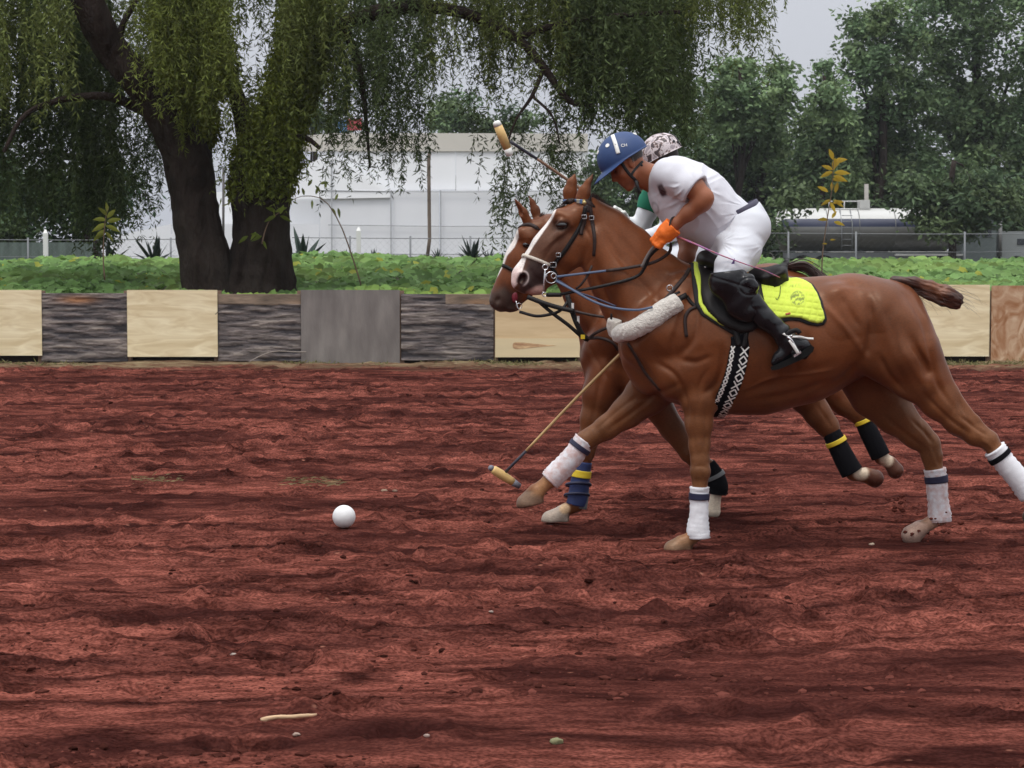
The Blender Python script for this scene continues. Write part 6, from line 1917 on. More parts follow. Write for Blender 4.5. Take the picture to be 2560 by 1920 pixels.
free_strap('rein', [(1436, 778, 12.82), (1480, 788, 12.80), (1535, 796, 12.78)], 0.016, M_brn, r2, 16, 0.004)
free_strap('draw_strap', [(1340, 748, 12.85), (1380, 782, 12.84), (1420, 812, 12.83), (1450, 838, 12.83), (1466, 850, 12.84)], 0.022, M_lthr, r2, 24, 0.006)
free_strap('neck_strap', [(1418, 738, 12.88), (1428, 770, 12.85), (1440, 805, 12.83), (1456, 836, 12.83), (1472, 850, 12.84)], 0.030, M_lthr, r2, 24, 0.006)
free_strap('breast_strap', [(1468, 850, 12.84), (1490, 832, 12.80), (1520, 819, 12.76), (1545, 812, 12.72)], 0.018, M_brn, r2, 16, 0.005)
free_strap('yoke_strap', [(1472, 846, 12.83), (1500, 845, 12.80), (1530, 856, 12.78), (1545, 875, 12.8)], 0.018, M_brn, r2, 16, 0.005)
m = MB()
for x, y in ((1430, 768), (1444, 800)):
    p = W(x + 2, y, 12.835); m.box((p[0] - .008, p[1] - .01, p[2] - .024), (p[0] + .006, p[1] - .004, p[2] + .024))
m.build('white_tag', M_white, r2, smooth=False)
m = MB(); p = W(1457, 842, 12.82); m.box((p[0] - .012, p[1] - .012, p[2] - .012), (p[0] + .012, p[1] - .004, p[2] + .012)); m.build('yellow_tag', M_yel, r2, smooth=False)

# ================================================================== RIDERS
M_skin = pmat('skin', (0, 0, 0), rough=0.48, vcol=True, noise=0.06, nscale=30, spec=0.45)
M_shirt = pmat('white_cotton', (0, 0, 0), rough=0.85, vcol=True, noise=0.02, nscale=8, bump=0.15, bscale=300, sheen=0.2)
M_breech = pmat('white_breeches', (0.63, 0.645, 0.69), rough=0.8, noise=0.02, nscale=10, bump=0.12, bscale=300)
M_boot = pmat('boot_leather', (0.009, 0.009, 0.011), rough=0.24, spec=0.30, noise=0.2, nscale=14, bump=0.10, bscale=60, coat=0.10)
M_orange = pmat('orange_glove', (0.85, 0.17, 0.012), rough=0.65, noise=0.08, nscale=30, bump=0.3, bscale=70)
M_helm = pmat('helmet_blue', (0.018, 0.050, 0.155), rough=0.55, noise=0.06, nscale=60, bump=0.05, bscale=300)
M_white2 = pmat('white_fitting', (0.78, 0.78, 0.74), rough=0.45)
M_blk = pmat('black_webbing', (0.012, 0.012, 0.013), rough=0.7)
SKIN = np.array([0.29, 0.100, 0.045])


class Head:
    """face frame in photo pixels: ear centre, forward and up directions; side offsets in metres"""
    def __init__(s, rig, ear, n, u, dy, turn=0.0):
        s.rig = rig; s.e = rig.p(ear[0], ear[1], dy); s.dy = dy
        n = np.array([n[0], 0, -n[1]]); s.n = nrm(n); s.u = nrm(np.array([u[0], 0, -u[1]]))
        s.side = np.array([0, -1.0, 0])
        ct, st = math.cos(turn), math.sin(turn)
        nn = s.n * ct + s.side * st; s.side = nrm(s.side * ct - s.n * st); s.n = nrm(nn)
    def q(s, f, u, w=0.0): return s.e + s.n * f + s.u * u + s.side * w


def head_shape(f, H, k=0.012, ear=True):
    q = H.q
    ang = math.degrees(math.atan2(H.n[2], H.n[0]))
    f.ell(q(-0.005, 0.048), [0.098, 0.076, 0.088], ang, 0.02)
    f.ell(q(0.035, -0.005), [0.066, 0.066, 0.090], ang, 0.02)
    f.cap(q(0.02, -0.062, 0.045), q(0.054, -0.104, 0.018), 0.020, 0.018, 1, 0.025)
    f.cap(q(0.02, -0.062, -0.045), q(0.054, -0.104, -0.018), 0.020, 0.018, 1, 0.025)
    f.cap(q(0.010, -0.045, 0.052), q(0.03, -0.070, 0.045), 0.018, 0.017, 1, 0.02)
    f.cap(q(0.010, -0.045, -0.052), q(0.03, -0.070, -0.045), 0.018, 0.017, 1, 0.02)
    f.ell(q(0.063, -0.108), [0.018, 0.020, 0.016], ang, 0.014)
    f.cap(q(0.066, -0.02), q(0.068, -0.075), 0.034, 0.022, 0.95, 0.02)
    f.cap(q(0.092, 0.022), q(0.110, -0.028), 0.0085, 0.0125, 0.9, 0.010)           # nose
    f.ell(q(0.101, -0.036, 0.012), [0.011, 0.008, 0.008], ang, 0.006); f.ell(q(0.101, -0.036, -0.012), [0.011, 0.008, 0.008], ang, 0.006)
    f.cap(q(0.084, -0.062, 0.018), q(0.091, -0.060, 0.0), 0.0065, 0.008, 1, 0.006); f.cap(q(0.084, -0.062, -0.018), q(0.091, -0.060, 0.0), 0.0065, 0.008, 1, 0.006)
    f.cap(q(0.080, -0.074, 0.014), q(0.086, -0.074, 0.0), 0.0070, 0.008, 1, 0.006); f.cap(q(0.080, -0.074, -0.014), q(0.086, -0.074, 0.0), 0.0070, 0.008, 1, 0.006)
    f.cap(q(0.096, -0.0675, 0.02), q(0.096, -0.0675, -0.02), 0.002, 0.002, 1, 0.004, 'sub')
    f.cap(q(0.086, 0.030, 0.035), q(0.094, 0.030, 0.0), 0.010, 0.010, 1, 0.012); f.cap(q(0.086, 0.030, -0.035), q(0.094, 0.030, 0.0), 0.010, 0.010, 1, 0.012)
    for w in (1, -1):
        f.ell(q(0.092, 0.008, 0.031 * w), [0.013, 0.016, 0.011], ang, 0.012, 'sub')
        f.ell(q(0.076, 0.007, 0.031 * w), [0.012, 0.014, 0.012], ang, 0.005)
        f.ell(q(0.060, -0.028, 0.045 * w), [0.022, 0.015, 0.018], ang, 0.02)        # cheekbone
        if ear:
            f.ell(q(-0.004, 0.0, 0.074 * w), [0.017, 0.008, 0.031], ang - 12, 0.006)
            f.ell(q(0.001, 0.002, 0.083 * w), [0.009, 0.006, 0.019], ang - 12, 0.004, 'sub')


def hand_shape(f, wrist, fwd, palm_n, closed=0.9, s=1.0, side=1, k=0.004, grow=0.0):
    """palm and five bent fingers. fwd: wrist->knuckles, palm_n: out of the palm"""
    fwd = nrm(np.array(fwd, float)); pn = np.array(palm_n, float); pn = nrm(pn - fwd * (pn @ fwd)); ac = np.cross(fwd, pn) * side
    c = np.array(wrist, float)
    f.cap(c, c + fwd * 0.02 * s, 0.028 * s + grow, 0.030 * s + grow, 1, 0.01)
    for t in (-0.030, -0.010, 0.010, 0.028):
        f.cap(c + fwd * 0.02 * s + ac * t * 0.7 * s, c + fwd * 0.082 * s + ac * t * s, 0.0150 * s + grow, 0.0125 * s + grow, 1, 0.008)
    f.cap(c + fwd * 0.025 * s - ac * 0.02 * s + pn * 0.012 * s, c + fwd * 0.05 * s - ac * 0.026 * s + pn * 0.012 * s, 0.016 * s + grow, 0.013 * s + grow, 1, 0.008)
    for j, (t, l) in enumerate(((-0.030, 0.92), (-0.010, 1.0), (0.010, 0.95), (0.028, 0.76))):
        p = c + fwd * 0.085 * s + ac * t * s; a = 0.25 * closed
        for L_, r0, r1 in ((0.040, 0.0100, 0.0092), (0.026, 0.0092, 0.0086), (0.021, 0.0086, 0.0075)):
            d = fwd * math.cos(a) + pn * math.sin(a)
            p2 = p + d * L_ * l * s
            f.cap(p, p2, r0 * s + grow, r1 * s + grow, 1, k)
            p = p2; a += 1.35 * closed
    p = c + fwd * 0.030 * s - ac * 0.034 * s + pn * 0.010 * s
    d1 = nrm(fwd * 0.75 - ac * 0.45 + pn * 0.5); d2 = nrm(fwd * 0.7 + ac * 0.35 + pn * 0.65)
    f.cap(p, p + d1 * 0.036 * s, 0.0125 * s + grow, 0.0105 * s + grow, 1, 0.006)
    f.cap(p + d1 * 0.036 * s, p + d1 * 0.036 * s + d2 * 0.030 * s, 0.0105 * s + grow, 0.009 * s + grow, 1, k)


def folds(V, N, amp, terms, seed):
    """cloth folds: sharp ridges along given wave vectors, broken up by noise"""
    x, y, z = V.T
    w = 0.9 * fbm(x * 5, y * 5, z * 5, seed=seed, octv=2)
    s = np.zeros(len(V))
    for (kx, ky_, kz, a) in terms:
        t = x * kx + y * ky_ + z * kz + w * 2.2
        s += a * (np.abs(np.sin(t)) ** 2.2 * -1 + 0.4)
    return V + N * (amp * (s + 0.6 * fbm(x * 11, y * 11, z * 11, seed=seed + 7, octv=2)) )[:, None]


def radial_folds(px, py, cx, cy, k, amp, r0, r1, a0, a1, seed):
    """sharp creases fanning out of a point where the cloth is pulled"""
    dx, dy = px - cx, py - cy; r = np.hypot(dx, dy); th = np.degrees(np.arctan2(dy, dx))
    t = np.radians(th) * k + 1.1 * vnoise(r / 30, th / 18, seed=seed) + seed
    ridge = 1 - np.abs(np.sin(t)) ** 0.7 * 1.6
    w = np.clip((r - r0) / 14, 0, 1) * np.exp(-(np.maximum(r - r0, 0) / r1) ** 2) * np.clip((th - a0) / 10, 0, 1) * np.clip((a1 - th) / 10, 0, 1)
    return amp * ridge * w * (0.6 + 0.5 * vnoise(r / 26, th / 14, seed=seed + 5))


# ------------------------------------------------------------------ near rider
R1 = Rig(12.0)
P1 = thing('person', 'rider in a blue helmet, white shirt and orange glove leaning forward on the front horse', 'person', tuple(R1.p(1840, 700)))
H1 = Head(R1, (1572, 412), (-0.86, 0.51), (-0.51, -0.86), -0.03, turn=0.12)
ARM_L = [(1700, 440, 31, -.235), (1733, 468, 29, -.285), (1760, 495, 25, -.30), (1754, 506, 25, -.295), (1722, 532, 21, -.27), (1690, 560, 15, -.245), (1676, 572, 15, -.235)]
ARM_R = [(1690, 450, 33, .20), (1708, 540, 27, .27), (1716, 590, 26, .28), (1722, 612, 25, .26), (1716, 640, 23, .23), (1706, 680, 17, .20), (1702, 705, 15, .19)]
THL = [(1866, 572, 52, -.09), (1850, 628, 50, -.19), (1828, 676, 40, -.285), (1822, 700, 35, -.31)]
CALF = [(1822, 706, 33, -.315), (1868, 752, 24, -.325), (1910, 795, 19, -.33), (1950, 828, 15, -.335), (1962, 842, 15, -.335)]
FOOT = [(1968, 848, 20, -.335), (2004, 862, 19, -.33)]


def rider_body(f, g, shrink=0.0):
    head_shape(f, H1)
    # neck and torso
    f.cap(H1.q(-0.03, -0.045), g.p(1642, 446, 0), 0.056, 0.064, 0.95, 0.02)
    f.cap(H1.q(0.02, -0.06), g.p(1628, 458, 0), 0.040, 0.05, 0.95, 0.02)
    g.chain(f, [(1672, 454, 48), (1700, 472, 60), (1745, 507, 68), (1800, 549, 56), (1845, 562, 48)], 1.12, 0.05)
    g.both(f, [(1672, 436, 30, -.12), (1695, 443, 29, -.19)], 1, 0.04)
    g.both(f, [(1866, 572, 48, -.06), (1868, 575, 48, -.10)], 1, 0.04)
    g.chain(f, ARM_L, 0.95, 0.02); g.chain(f, ARM_R, 0.95, 0.02)
    for sgn in (1, -1):
        g.chain(f, [(a, b, c, d * sgn) for a, b, c, d in THL], 1.0, 0.03)
        g.chain(f, [(a, b, c, d * sgn) for a, b, c, d in CALF], 1.0, 0.02)
        g.chain(f, [(a, b, c * .8, d * sgn) for a, b, c, d in FOOT], 1.0, 0.02)
        g.chain(f, [(1970, 858, 15, -.335 * sgn), (1946, 896, 12, -.34 * sgn)], 1.0, 0.02)
    # left hand closed on the reins, right hand on the mallet
    w = g.p(1676, 574, -.235)
    hand_shape(f, w, (-0.74, 0.05, -0.66), (0.36, 0.9, -0.2), 1.22, 0.88, side=1)
    w = g.p(1702, 706, .19)
    hand_shape(f, w, g.p(1694, 742, .19) - w, (0.3, -1, 0), 0.95, 0.95, side=-1)


f = Field(*grid((0.50, 11.52, 0.95), (1.66, 12.48, 2.22), 0.0068))
rider_body(f, R1)
V, Q = f.mesh(); V = relax(V, Q, 1)
N_ = vnormals(V, Q); px, py = PXL(V)
C = np.tile(SKIN, (len(V), 1)) * (1 + 0.10 * fbm(V[:, 0] * 8, V[:, 1] * 8, V[:, 2] * 8, seed=2))[:, None]
hq = (V - H1.e); hf, hu, hw = hq @ H1.n, hq @ H1.u, hq @ H1.side
m = np.exp(-((hf - 0.095) / 0.02) ** 2 - ((hu + 0.067) / 0.010) ** 2 - (hw / 0.026) ** 2); C = blend(C, m * 0.8, (0.24, 0.075, 0.05))
m = np.exp(-((hu - 0.024) / 0.006) ** 2 - ((np.abs(hw) - 0.032) / 0.018) ** 4) * (hf > 0.07) * (hf < 0.13); C = blend(C, np.clip(m, 0, 1) * 0.9, (0.02, 0.013, 0.010))
m = np.exp(-((hf - 0.093) / 0.018) ** 2 - ((hu - 0.006) / 0.006) ** 2 - ((np.abs(hw) - 0.031) / 0.012) ** 2); C = blend(C, np.clip(m * 1.3, 0, 1), (0.02, 0.015, 0.012))
m = np.clip(1 - np.abs(hu + 0.088) / 0.03, 0, 1) * (hf > 0.02) * (hf < 0.11); C = blend(C, m * 0.35, (0.10, 0.05, 0.035))   # stubble
m = (hu > 0.0) & (hf < -0.012) & (hu < 0.16) & (np.abs(hw) < 0.12); C = blend(C, m * (hf > -0.13) * 0.95, (0.012, 0.010, 0.009))
mk('body', V, Q, M_skin, P1, cols=np.clip(C, 0, 1))


# short-sleeved shirt
def shirt_shape(f, g):
    g.chain(f, [(1690, 464, 67), (1715, 478, 80), (1752, 508, 84), (1800, 546, 71), (1850, 562, 60)], 1.18, 0.05)
    g.chain(f, [(1655, 455, 46), (1690, 440, 52)], 1.35, 0.05)
    g.chain(f, [(1665, 505, 42), (1695, 540, 46)], 1.5, 0.05)                        # chest hanging forward
    g.chain(f, [(1735, 560, 44), (1790, 592, 40), (1830, 600, 34)], 1.5, 0.05)
    g.both(f, [(1668, 434, 44, -.13), (1698, 444, 45, -.20)], 1.0, 0.05)
    g.chain(f, [(1698, 444, 45, -.20), (1730, 466, 42, -.27), (1750, 484, 42, -.288)], 1, 0.03)
    g.chain(f, [(1690, 450, 42, .18), (1705, 520, 38, .26)], 1, 0.03)
    a, b = g.p(1735, 468, -.275), g.p(1762, 495, -.30)
    n = nrm(b - a + np.array([0.0, 0, 0.012]))
    c = g.p(1738, 474, -.285)
    f.cut(c, n, c + [-.11, -.14, -.11], c + [.13, .040, .10])
    # hollow sleeve mouth
    f.cap(g.p(1742, 474, -.28), g.p(1775, 508, -.31), g.r(32), g.r(37), 1, 0.004, 'sub')
    # collar hole
    f.cap(g.p(1655, 440, 0), g.p(1575, 455, 0), 0.066, 0.09, 0.92, 0.004, 'sub')
    # cut at the belt line
    c = g.p(1866, 526, 0)
    f.cut(c, nrm(np.array([0.48, 0, -0.88])), (g.p(1836, 0, 0)[0], 11.5, c[2] - .25), (c[0] + .3, 12.5, c[2] + .2))


f = Field(*grid((0.56, 11.62, 1.50), (1.40, 12.38, 2.18), 0.0052))
shirt_shape(f, R1)
V, Q = f.mesh(); V = relax(V, Q, 1); N_ = vnormals(V, Q)
V = folds(V, N_, 0.0022, [(14, 4, 20, 0.8), (24, 8, -9, 0.45)], 21)
px, py = PXL(V)
lf = V[:, 1] < 12.02
dsp = radial_folds(px, py, 1732, 492, 7, 0.0055, 16, 75, 20, 175, 3) + radial_folds(px, py, 1722, 452, 6, 0.0050, 22, 60, 100, 179, 5)
dsp += radial_folds(px, py, 1850, 532, 7, 0.0050, 6, 60, 90, 179, 7) + radial_folds(px, py, 1860, 515, 8, 0.0045, 4, 60, -179, -110, 9)
dsp += radial_folds(px, py, 1742, 470, 6, 0.0040, 24, 50, -120, 30, 11) + radial_folds(px, py, 1640, 470, 6, 0.0030, 10, 60, 10, 110, 13)
V = V + N_ * (1.45 * dsp * lf)[:, None]
C = np.tile([0.63, 0.63, 0.68], (len(V), 1))
side_ok = V[:, 1] < 12.0
m = np.exp(-(((px - 1655) * 0.92 - (py - 476) * 0.4) / 7.5) ** 4 - (((py - 476) * 0.92 + (px - 1655) * 0.4) / 16) ** 4) * side_ok
C = blend(C, np.clip(m * 1.5, 0, 1), (0.05, 0.012, 0.020))
d = np.hypot(((px - 1638) * 0.9 - (py - 520) * 0.42) / 7, ((py - 520) * 0.9 + (px - 1638) * 0.42) / 13)
C = blend(C, np.exp(-((d - 1) / 0.28) ** 2) * side_ok * 0.6, (0.25, 0.25, 0.28))
mk('shirt', V, Q, M_shirt, P1, cols=np.clip(C, 0, 1))

# breeches
f = Field(*grid((0.85, 11.58, 1.33), (1.46, 12.42, 1.96), 0.0060))
R1.chain(f, [(1866, 530, 44), (1868, 560, 56)], 1.5, 0.03)
R1.chain(f, [(1838, 562, 56), (1864, 570, 59)], 1.25, 0.05)
R1.both(f, [(1868, 566, 56, -.05), (1870, 572, 55, -.10)], 1, 0.04)
for sgn in (1, -1):
    R1.chain(f, [(1868, 572, 56, -.09 * sgn), (1850, 628, 52, -.19 * sgn), (1828, 668, 42, -.285 * sgn), (1822, 694, 38, -.31 * sgn)], 1.0, 0.03)
R1.chain(f, [(1800, 600, 40), (1790, 640, 30)], 2.2, 0.05)
c = R1.p(1870, 519, 0); f.cut(c, nrm(np.array([-0.48, 0, 0.88])), (0.8, 11.5, 1.5), (1.5, 12.5, 2.0))
V, Q = f.mesh(); V = relax(V, Q, 1); N_ = vnormals(V, Q)
px, py = PXL(V)
V = folds(V, N_, 0.0012, [(10, 8, 60, 0.6), (26, 5, 40, 0.4)], 33)
V = V + N_ * (radial_folds(px, py, 1800, 606, 9, 0.0040, 4, 70, -75, 60, 21) + radial_folds(px, py, 1792, 690, 8, 0.0035, 6, 50, -60, 20, 23) + radial_folds(px, py, 1915, 610, 8, 0.003, 4, 60, 120, 179, 25))[:, None]
V = V + N_ * (0.002 * np.sin((py - 0.25 * px) / 7.5 + 1.6 * vnoise(px / 40, py / 30, seed=2)) * (np.exp(-((py - 680) / 26) ** 2) + 0.7 * np.exp(-((py - 585) / 26) ** 2)))[:, None]
breeches = mk('breeches', V, Q, M_breech, P1)
# belt
a = np.linspace(0, 2 * math.pi, 49)
bc = R1.p(1852, 528, 0); ax1 = nrm(np.array([0.88, 0, 0.48])); nb = nrm(np.cross(ax1, [0, 1, 0]))
P = bc + np.outer(np.cos(a) * 0.100, ax1) + np.outer(np.sin(a) * 0.160, [0, 1, 0])
v, f2 = ribbon_geo(P[:-1], nrm(P[:-1] - bc), 0.042, 0.006, closed=True)
mk('belt', v, f2, pmat('belt', (0.055, 0.05, 0.085), rough=0.6), P1)
# knee guard and boots
for sgn, nm in ((-1, 'left'), (1, 'right')):
    D = lambda pts: [(a, b, c, d * -sgn) for a, b, c, d in pts]
    f = Field(*grid((1.00, 12 + (-.44 if sgn < 0 else .22), 0.90), (1.68, 12 + (-.22 if sgn < 0 else .44), 1.52), 0.005))
    R1.chain(f, D([(1822, 712, 42, -.315), (1868, 752, 34, -.325), (1910, 795, 28, -.33), (1948, 826, 24, -.335), (1964, 846, 26, -.335)]), 0.95, 0.02)
    R1.chain(f, D([(1972, 856, 25, -.335), (2008, 866, 22, -.333)]), 0.85, 0.03)
    R1.chain(f, D([(1975, 868, 24, -.335), (1948, 894, 17, -.338), (1938, 905, 13, -.34)]), 0.95, 0.02)
    R1.chain(f, D([(2022, 872, 12, -.333), (2010, 888, 12, -.333)]), 1.3, 0.01)
    V, Q = f.mesh(); V = relax(V, Q, 1); N_ = vnormals(V, Q); px, py = PXL(V)
    t = ((px - 1822) * 0.76 + (py - 712) * 0.65)
    V = V + N_ * (0.0035 * np.sin(t / 5.5 + 1.2 * vnoise(px / 20, py / 20, seed=6)) * np.exp(-((t - 178) / 26) ** 2) + 0.0022 * np.sin(t / 10 + vnoise(px / 20, py / 20) * 2) * np.exp(-((t - 110) / 60) ** 2))[:, None]
    bt_ = mk('boot', V, Q, M_boot, P1)
    f = Field(*grid((1.00, 12 + (-.47 if sgn < 0 else .20), 1.20), (1.36, 12 + (-.20 if sgn < 0 else .47), 1.58), 0.005))
    R1.chain(f, D([(1822, 704, 52, -.318), (1852, 738, 46, -.325)]), 0.9, 0.03)
    R1.chain(f, D([(1846, 762, 36, -.33), (1864, 776, 34, -.33)]), 1.0, 0.02)
    R1.chain(f, D([(1868, 706, 24, -.36), (1880, 718, 20, -.365)]), 1.0, 0.01)
    c = R1.p(1800, 676, 0); f.cut(c, nrm(np.array([-0.12, 0, 1.0])), (0.9, 11, 1.3), (1.4, 13, 1.7))
    V, Q = f.mesh(); V = relax(V, Q, 1); N_ = vnormals(V, Q); px, py = PXL(V)
    d = np.hypot((px - 1874) / 26, (py - 716) / 22)
    V = V + N_ * (-0.004 * np.exp(-((d - 1) / 0.10) ** 2) - 0.003 * np.exp(-((py - 0.3 * (px - 1800) - 698) / 3.0) ** 2))[:, None]
    mk('knee_guard', V, Q, M_boot, P1)
    # sole, spur and spur strap
    y0 = -.335 * -sgn * -1 if False else (-.335 if sgn < 0 else .335)
    so = [(2036, 868), (2032, 880), (2006, 898), (1975, 912), (1945, 924), (1930, 926), (1926, 918), (1940, 912), (1972, 896), (1998, 884), (2026, 862)]
    P = [R1.p(x, y, y0 - 0.042) for x, y in so] + [R1.p(x, y, y0 + 0.042) for x, y in so]
    n = len(so); mk('sole', P, [tuple(range(n))[::-1], tuple(range(n, 2 * n))] + [(i, (i + 1) % n, n + (i + 1) % n, n + i) for i in range(n)], M_rub, P1, smooth=False)
    ys = y0 - 0.050 * (1 if sgn < 0 else -1)
    sp = [R1.p(x, y, ys + dd) for x, y, dd in ((1940, 838, .04), (1950, 831, .01), (1962, 836, 0), (1980, 842, 0), (2000, 842, .01), (2016, 846, .05), (2034, 847, .05))]
    if sgn < 0:
        v, f2 = ribbon_geo(spline(sp, 22), np.tile([0, -1, 0.2], (22, 1)), 0.012, 0.004); mk('spur', v, f2, M_white2, P1, loc=tuple(v[0]))
        q = [R1.p(x, y, ys) for x, y in ((1966, 838), (1976, 830), (1992, 826), (2000, 834))]
        v, f2 = ribbon_geo(spline(q, 10), np.tile([0, -1, 0], (10, 1)), 0.026, 0.005); mk('spur_strap', v, f2, M_lthr, P1)

# helmet
Hc = H1.q(0.006, 0.056)
hn, hu_, hs_ = H1.n, H1.u, H1.side
seg, st_ = 56, 22
V, F_ = [], []
for i in range(st_ + 1):
    ph = (math.pi / 2) * (i / st_) * 1.10
    for j in range(seg):
        th = 2 * math.pi * j / seg
        x, y, z = math.sin(ph) * math.cos(th), math.sin(ph) * math.sin(th), math.cos(ph)
        V.append(Hc + hn * (x * 0.140) + hs_ * (y * 0.112) + hu_ * (z * 0.128))
dome_rim = st_ * seg
# brim: flares out, longest at the front
nb_ = 7
for k in range(1, nb_ + 1):
    t = k / nb_
    for j in range(seg):
        th = 2 * math.pi * j / seg
        fr = max(0, math.cos(th)) ** 1.5; bk = max(0, -math.cos(th))
        base = V[dome_rim + j]
        out = hn * math.cos(th) + hs_ * math.sin(th)
        L_ = 0.010 + 0.064 * fr + 0.004 * bk
        V.append(base + out * L_ * t + hu_ * (-0.020 * fr * t - 0.002 * t - 0.012 * fr * t * t + 0.004 * bk * t))
rows = st_ + nb_
top_n = len(V)
inner = [np.array(p) - nrm(np.array(p) - Hc) * 0.007 - hu_ * 0.004 for p in V]
V = V + inner
for i in range(rows):
    for j in range(seg):
        a_ = i * seg + j; b_ = i * seg + (j + 1) % seg
        F_.append((a_, b_, b_ + seg, a_ + seg)); F_.append((a_ + top_n, a_ + seg + top_n, b_ + seg + top_n, b_ + top_n))
e0 = rows * seg
for j in range(seg): F_.append((e0 + j, e0 + (j + 1) % seg, e0 + (j + 1) % seg + top_n, e0 + j + top_n))
helmet = mk('helmet', V, F_, M_helm, P1, loc=tuple(Hc))


def dome_pt(ph, th, lift=0.002):
    x, y, z = math.sin(ph) * math.cos(th), math.sin(ph) * math.sin(th), math.cos(ph)
    n = nrm(hn * (x / 0.140) + hs_ * (y / 0.112) + hu_ * (z / 0.128))
    return Hc + hn * (x * 0.140) + hs_ * (y * 0.112) + hu_ * (z * 0.128) + n * lift, n


# white strap over the crown, vents, little badge
hsurf = Surf(np.array(V[:top_n]), np.array([q for q in F_ if max(q) < top_n]), 12.0)
strap(hsurf, 'white_strap', [(1530, 334), (1534, 346), (1539, 360), (1543, 374), (1546, 384)], 0.022, M_white2, helmet, n=14, thick=0.003)
c, nn = hsurf.hit(1539, 362); v, f2 = tube_geo([c, c + nn * .004], 0.004, 10); mk('buckle', v, f2, M_blk, helmet)
for (x, y) in ((1519, 364), (1587, 335), (1495, 381)):
    c, nn = hsurf.hit(x, y); v, f2 = tube_geo([c - nn * .001, c + nn * .003], 0.0115, 18); mk('vent', v, f2, M_white2, helmet, smooth=False)


def flat_text(s, surf, px_, py_, size, mat, parent, name, ang=0.0, lift=0.003):
    """small raised lettering laid on a surface"""
    cu = bpy.data.curves.new('t', 'FONT'); cu.body = s; cu.size = size; cu.extrude = 0.0006; cu.align_x = 'CENTER'; cu.align_y = 'CENTER'
    to = bpy.data.objects.new('t', cu); SC.collection.objects.link(to)
    dg = bpy.context.evaluated_depsgraph_get(); me = to.evaluated_get(dg).to_mesh()
    v = np.array([p.co[:] for p in me.vertices]); fc = [tuple(p.vertices) for p in me.polygons]
    to.evaluated_get(dg).to_mesh_clear(); bpy.data.objects.remove(to); bpy.data.curves.remove(cu)
    c, n = surf.hit(px_, py_)
    X = np.array([math.cos(ang), 0, math.sin(ang)]); X = nrm(X - n * (X @ n)); Y_ = np.cross(n, X)
    P = c + n * lift + v[:, :1] * X + v[:, 1:2] * Y_ + v[:, 2:] * n
    return mk(name, P, fc, mat, parent, smooth=False)


flat_text('CH', hsurf, 1560, 364, 0.024, M_white2, helmet, 'lettering', ang=0.15)
# chin strap harness
hs = Surf(*[(lambda o: np.array([o.matrix_world @ v.co if False else v.co for v in o.data.vertices]) + np.array(P1.location))(bpy.data.objects['body.002' if 'body.002' in bpy.data.objects else 'body']), np.array([tuple(p.vertices) for p in bpy.data.objects['body.002' if 'body.002' in bpy.data.objects else 'body'].data.polygons])], 12.0)
strap(hs, 'chin_strap', [(1552, 404), (1562, 420), (1574, 436), (1586, 448), (1594, 458)], 0.017, M_blk, helmet, n=20, thick=0.004)
strap(hs, 'chin_strap', [(1606, 404), (1596, 414), (1584, 428), (1578, 438)], 0.013, M_blk, helmet, n=16, thick=0.004)
free_strap('chin_strap', [(1590, 452, 11.90), (1594, 466, 11.89), (1600, 484, 11.90)], 0.017, M_blk, helmet, 8, 0.004)
ball('strap_knob', hs.hit(1604, 413)[0], 0.007, M_blk, helmet, 8)

# orange glove over the rein hand
w = R1.p(1676, 574, -.235)
f = Field(*grid(w - [.14, .10, .15], w + [.10, .12, .08], 0.0034))
hand_shape(f, w, (-0.74, 0.05, -0.66), (0.36, 0.9, -0.2), 1.22, 0.88, side=1, grow=0.0065)
f.cap(R1.p(1686, 563, -.240), R1.p(1666, 582, -.228), R1.r(25), R1.r(24), 0.95, 0.01)
f.cut(R1.p(1684, 565, -.24), R1.p(1700, 552, -.25) - R1.p(1676, 574, -.235), w - .2, w + .2)
V, Q = f.mesh(); V = relax(V, Q, 1); N_ = vnormals(V, Q)
V = V + N_ * (0.0018 * vnoise(V[:, 0] * 70, V[:, 1] * 60, V[:, 2] * 70, seed=3))[:, None]
mk('glove', V, Q, M_orange, P1)
P = [R1.p(1685 + 15 * math.cos(a) * 0.70, 563 + 20 * math.sin(a), -.24 + 0.040 * math.cos(a)) for a in np.linspace(0, 6.283, 25)]
v, f2 = tube_geo(P, 0.005, 6, caps=False); mk('glove_cuff', v, f2, M_blk, P1)

# whip held with the reins
wp = free_tube('whip', [(1690, 590, 11.78), (1740, 611, 11.70), (1800, 637, 11.63), (1868, 662, 11.62), (1910, 676, 11.66), (1950, 694, 11.70)], [0.0055, 0.0055, 0.0035, 0.003, 0.0028, 0.0025], pmat('whip_red', (0.50, 0.13, 0.13), rough=0.5, noise=0.2, nscale=30, col2=(0.28, 0.12, 0.30)), None, 40)
tag(wp, 'thin red riding whip held in the orange glove across the white thigh', 'whip')

P = [W(x, y, 11.625) for x, y in ((1828, 660), (1837, 645), (1836, 660))]
tas = mk('whip_flap', np.array(P + [p + np.array([0, .004, 0]) for p in P]), [(0, 1, 2), (5, 4, 3), (0, 3, 4, 1), (1, 4, 5, 2), (2, 5, 3, 0)], pmat('violet', (0.13, 0.08, 0.25), rough=0.6), wp, smooth=False)
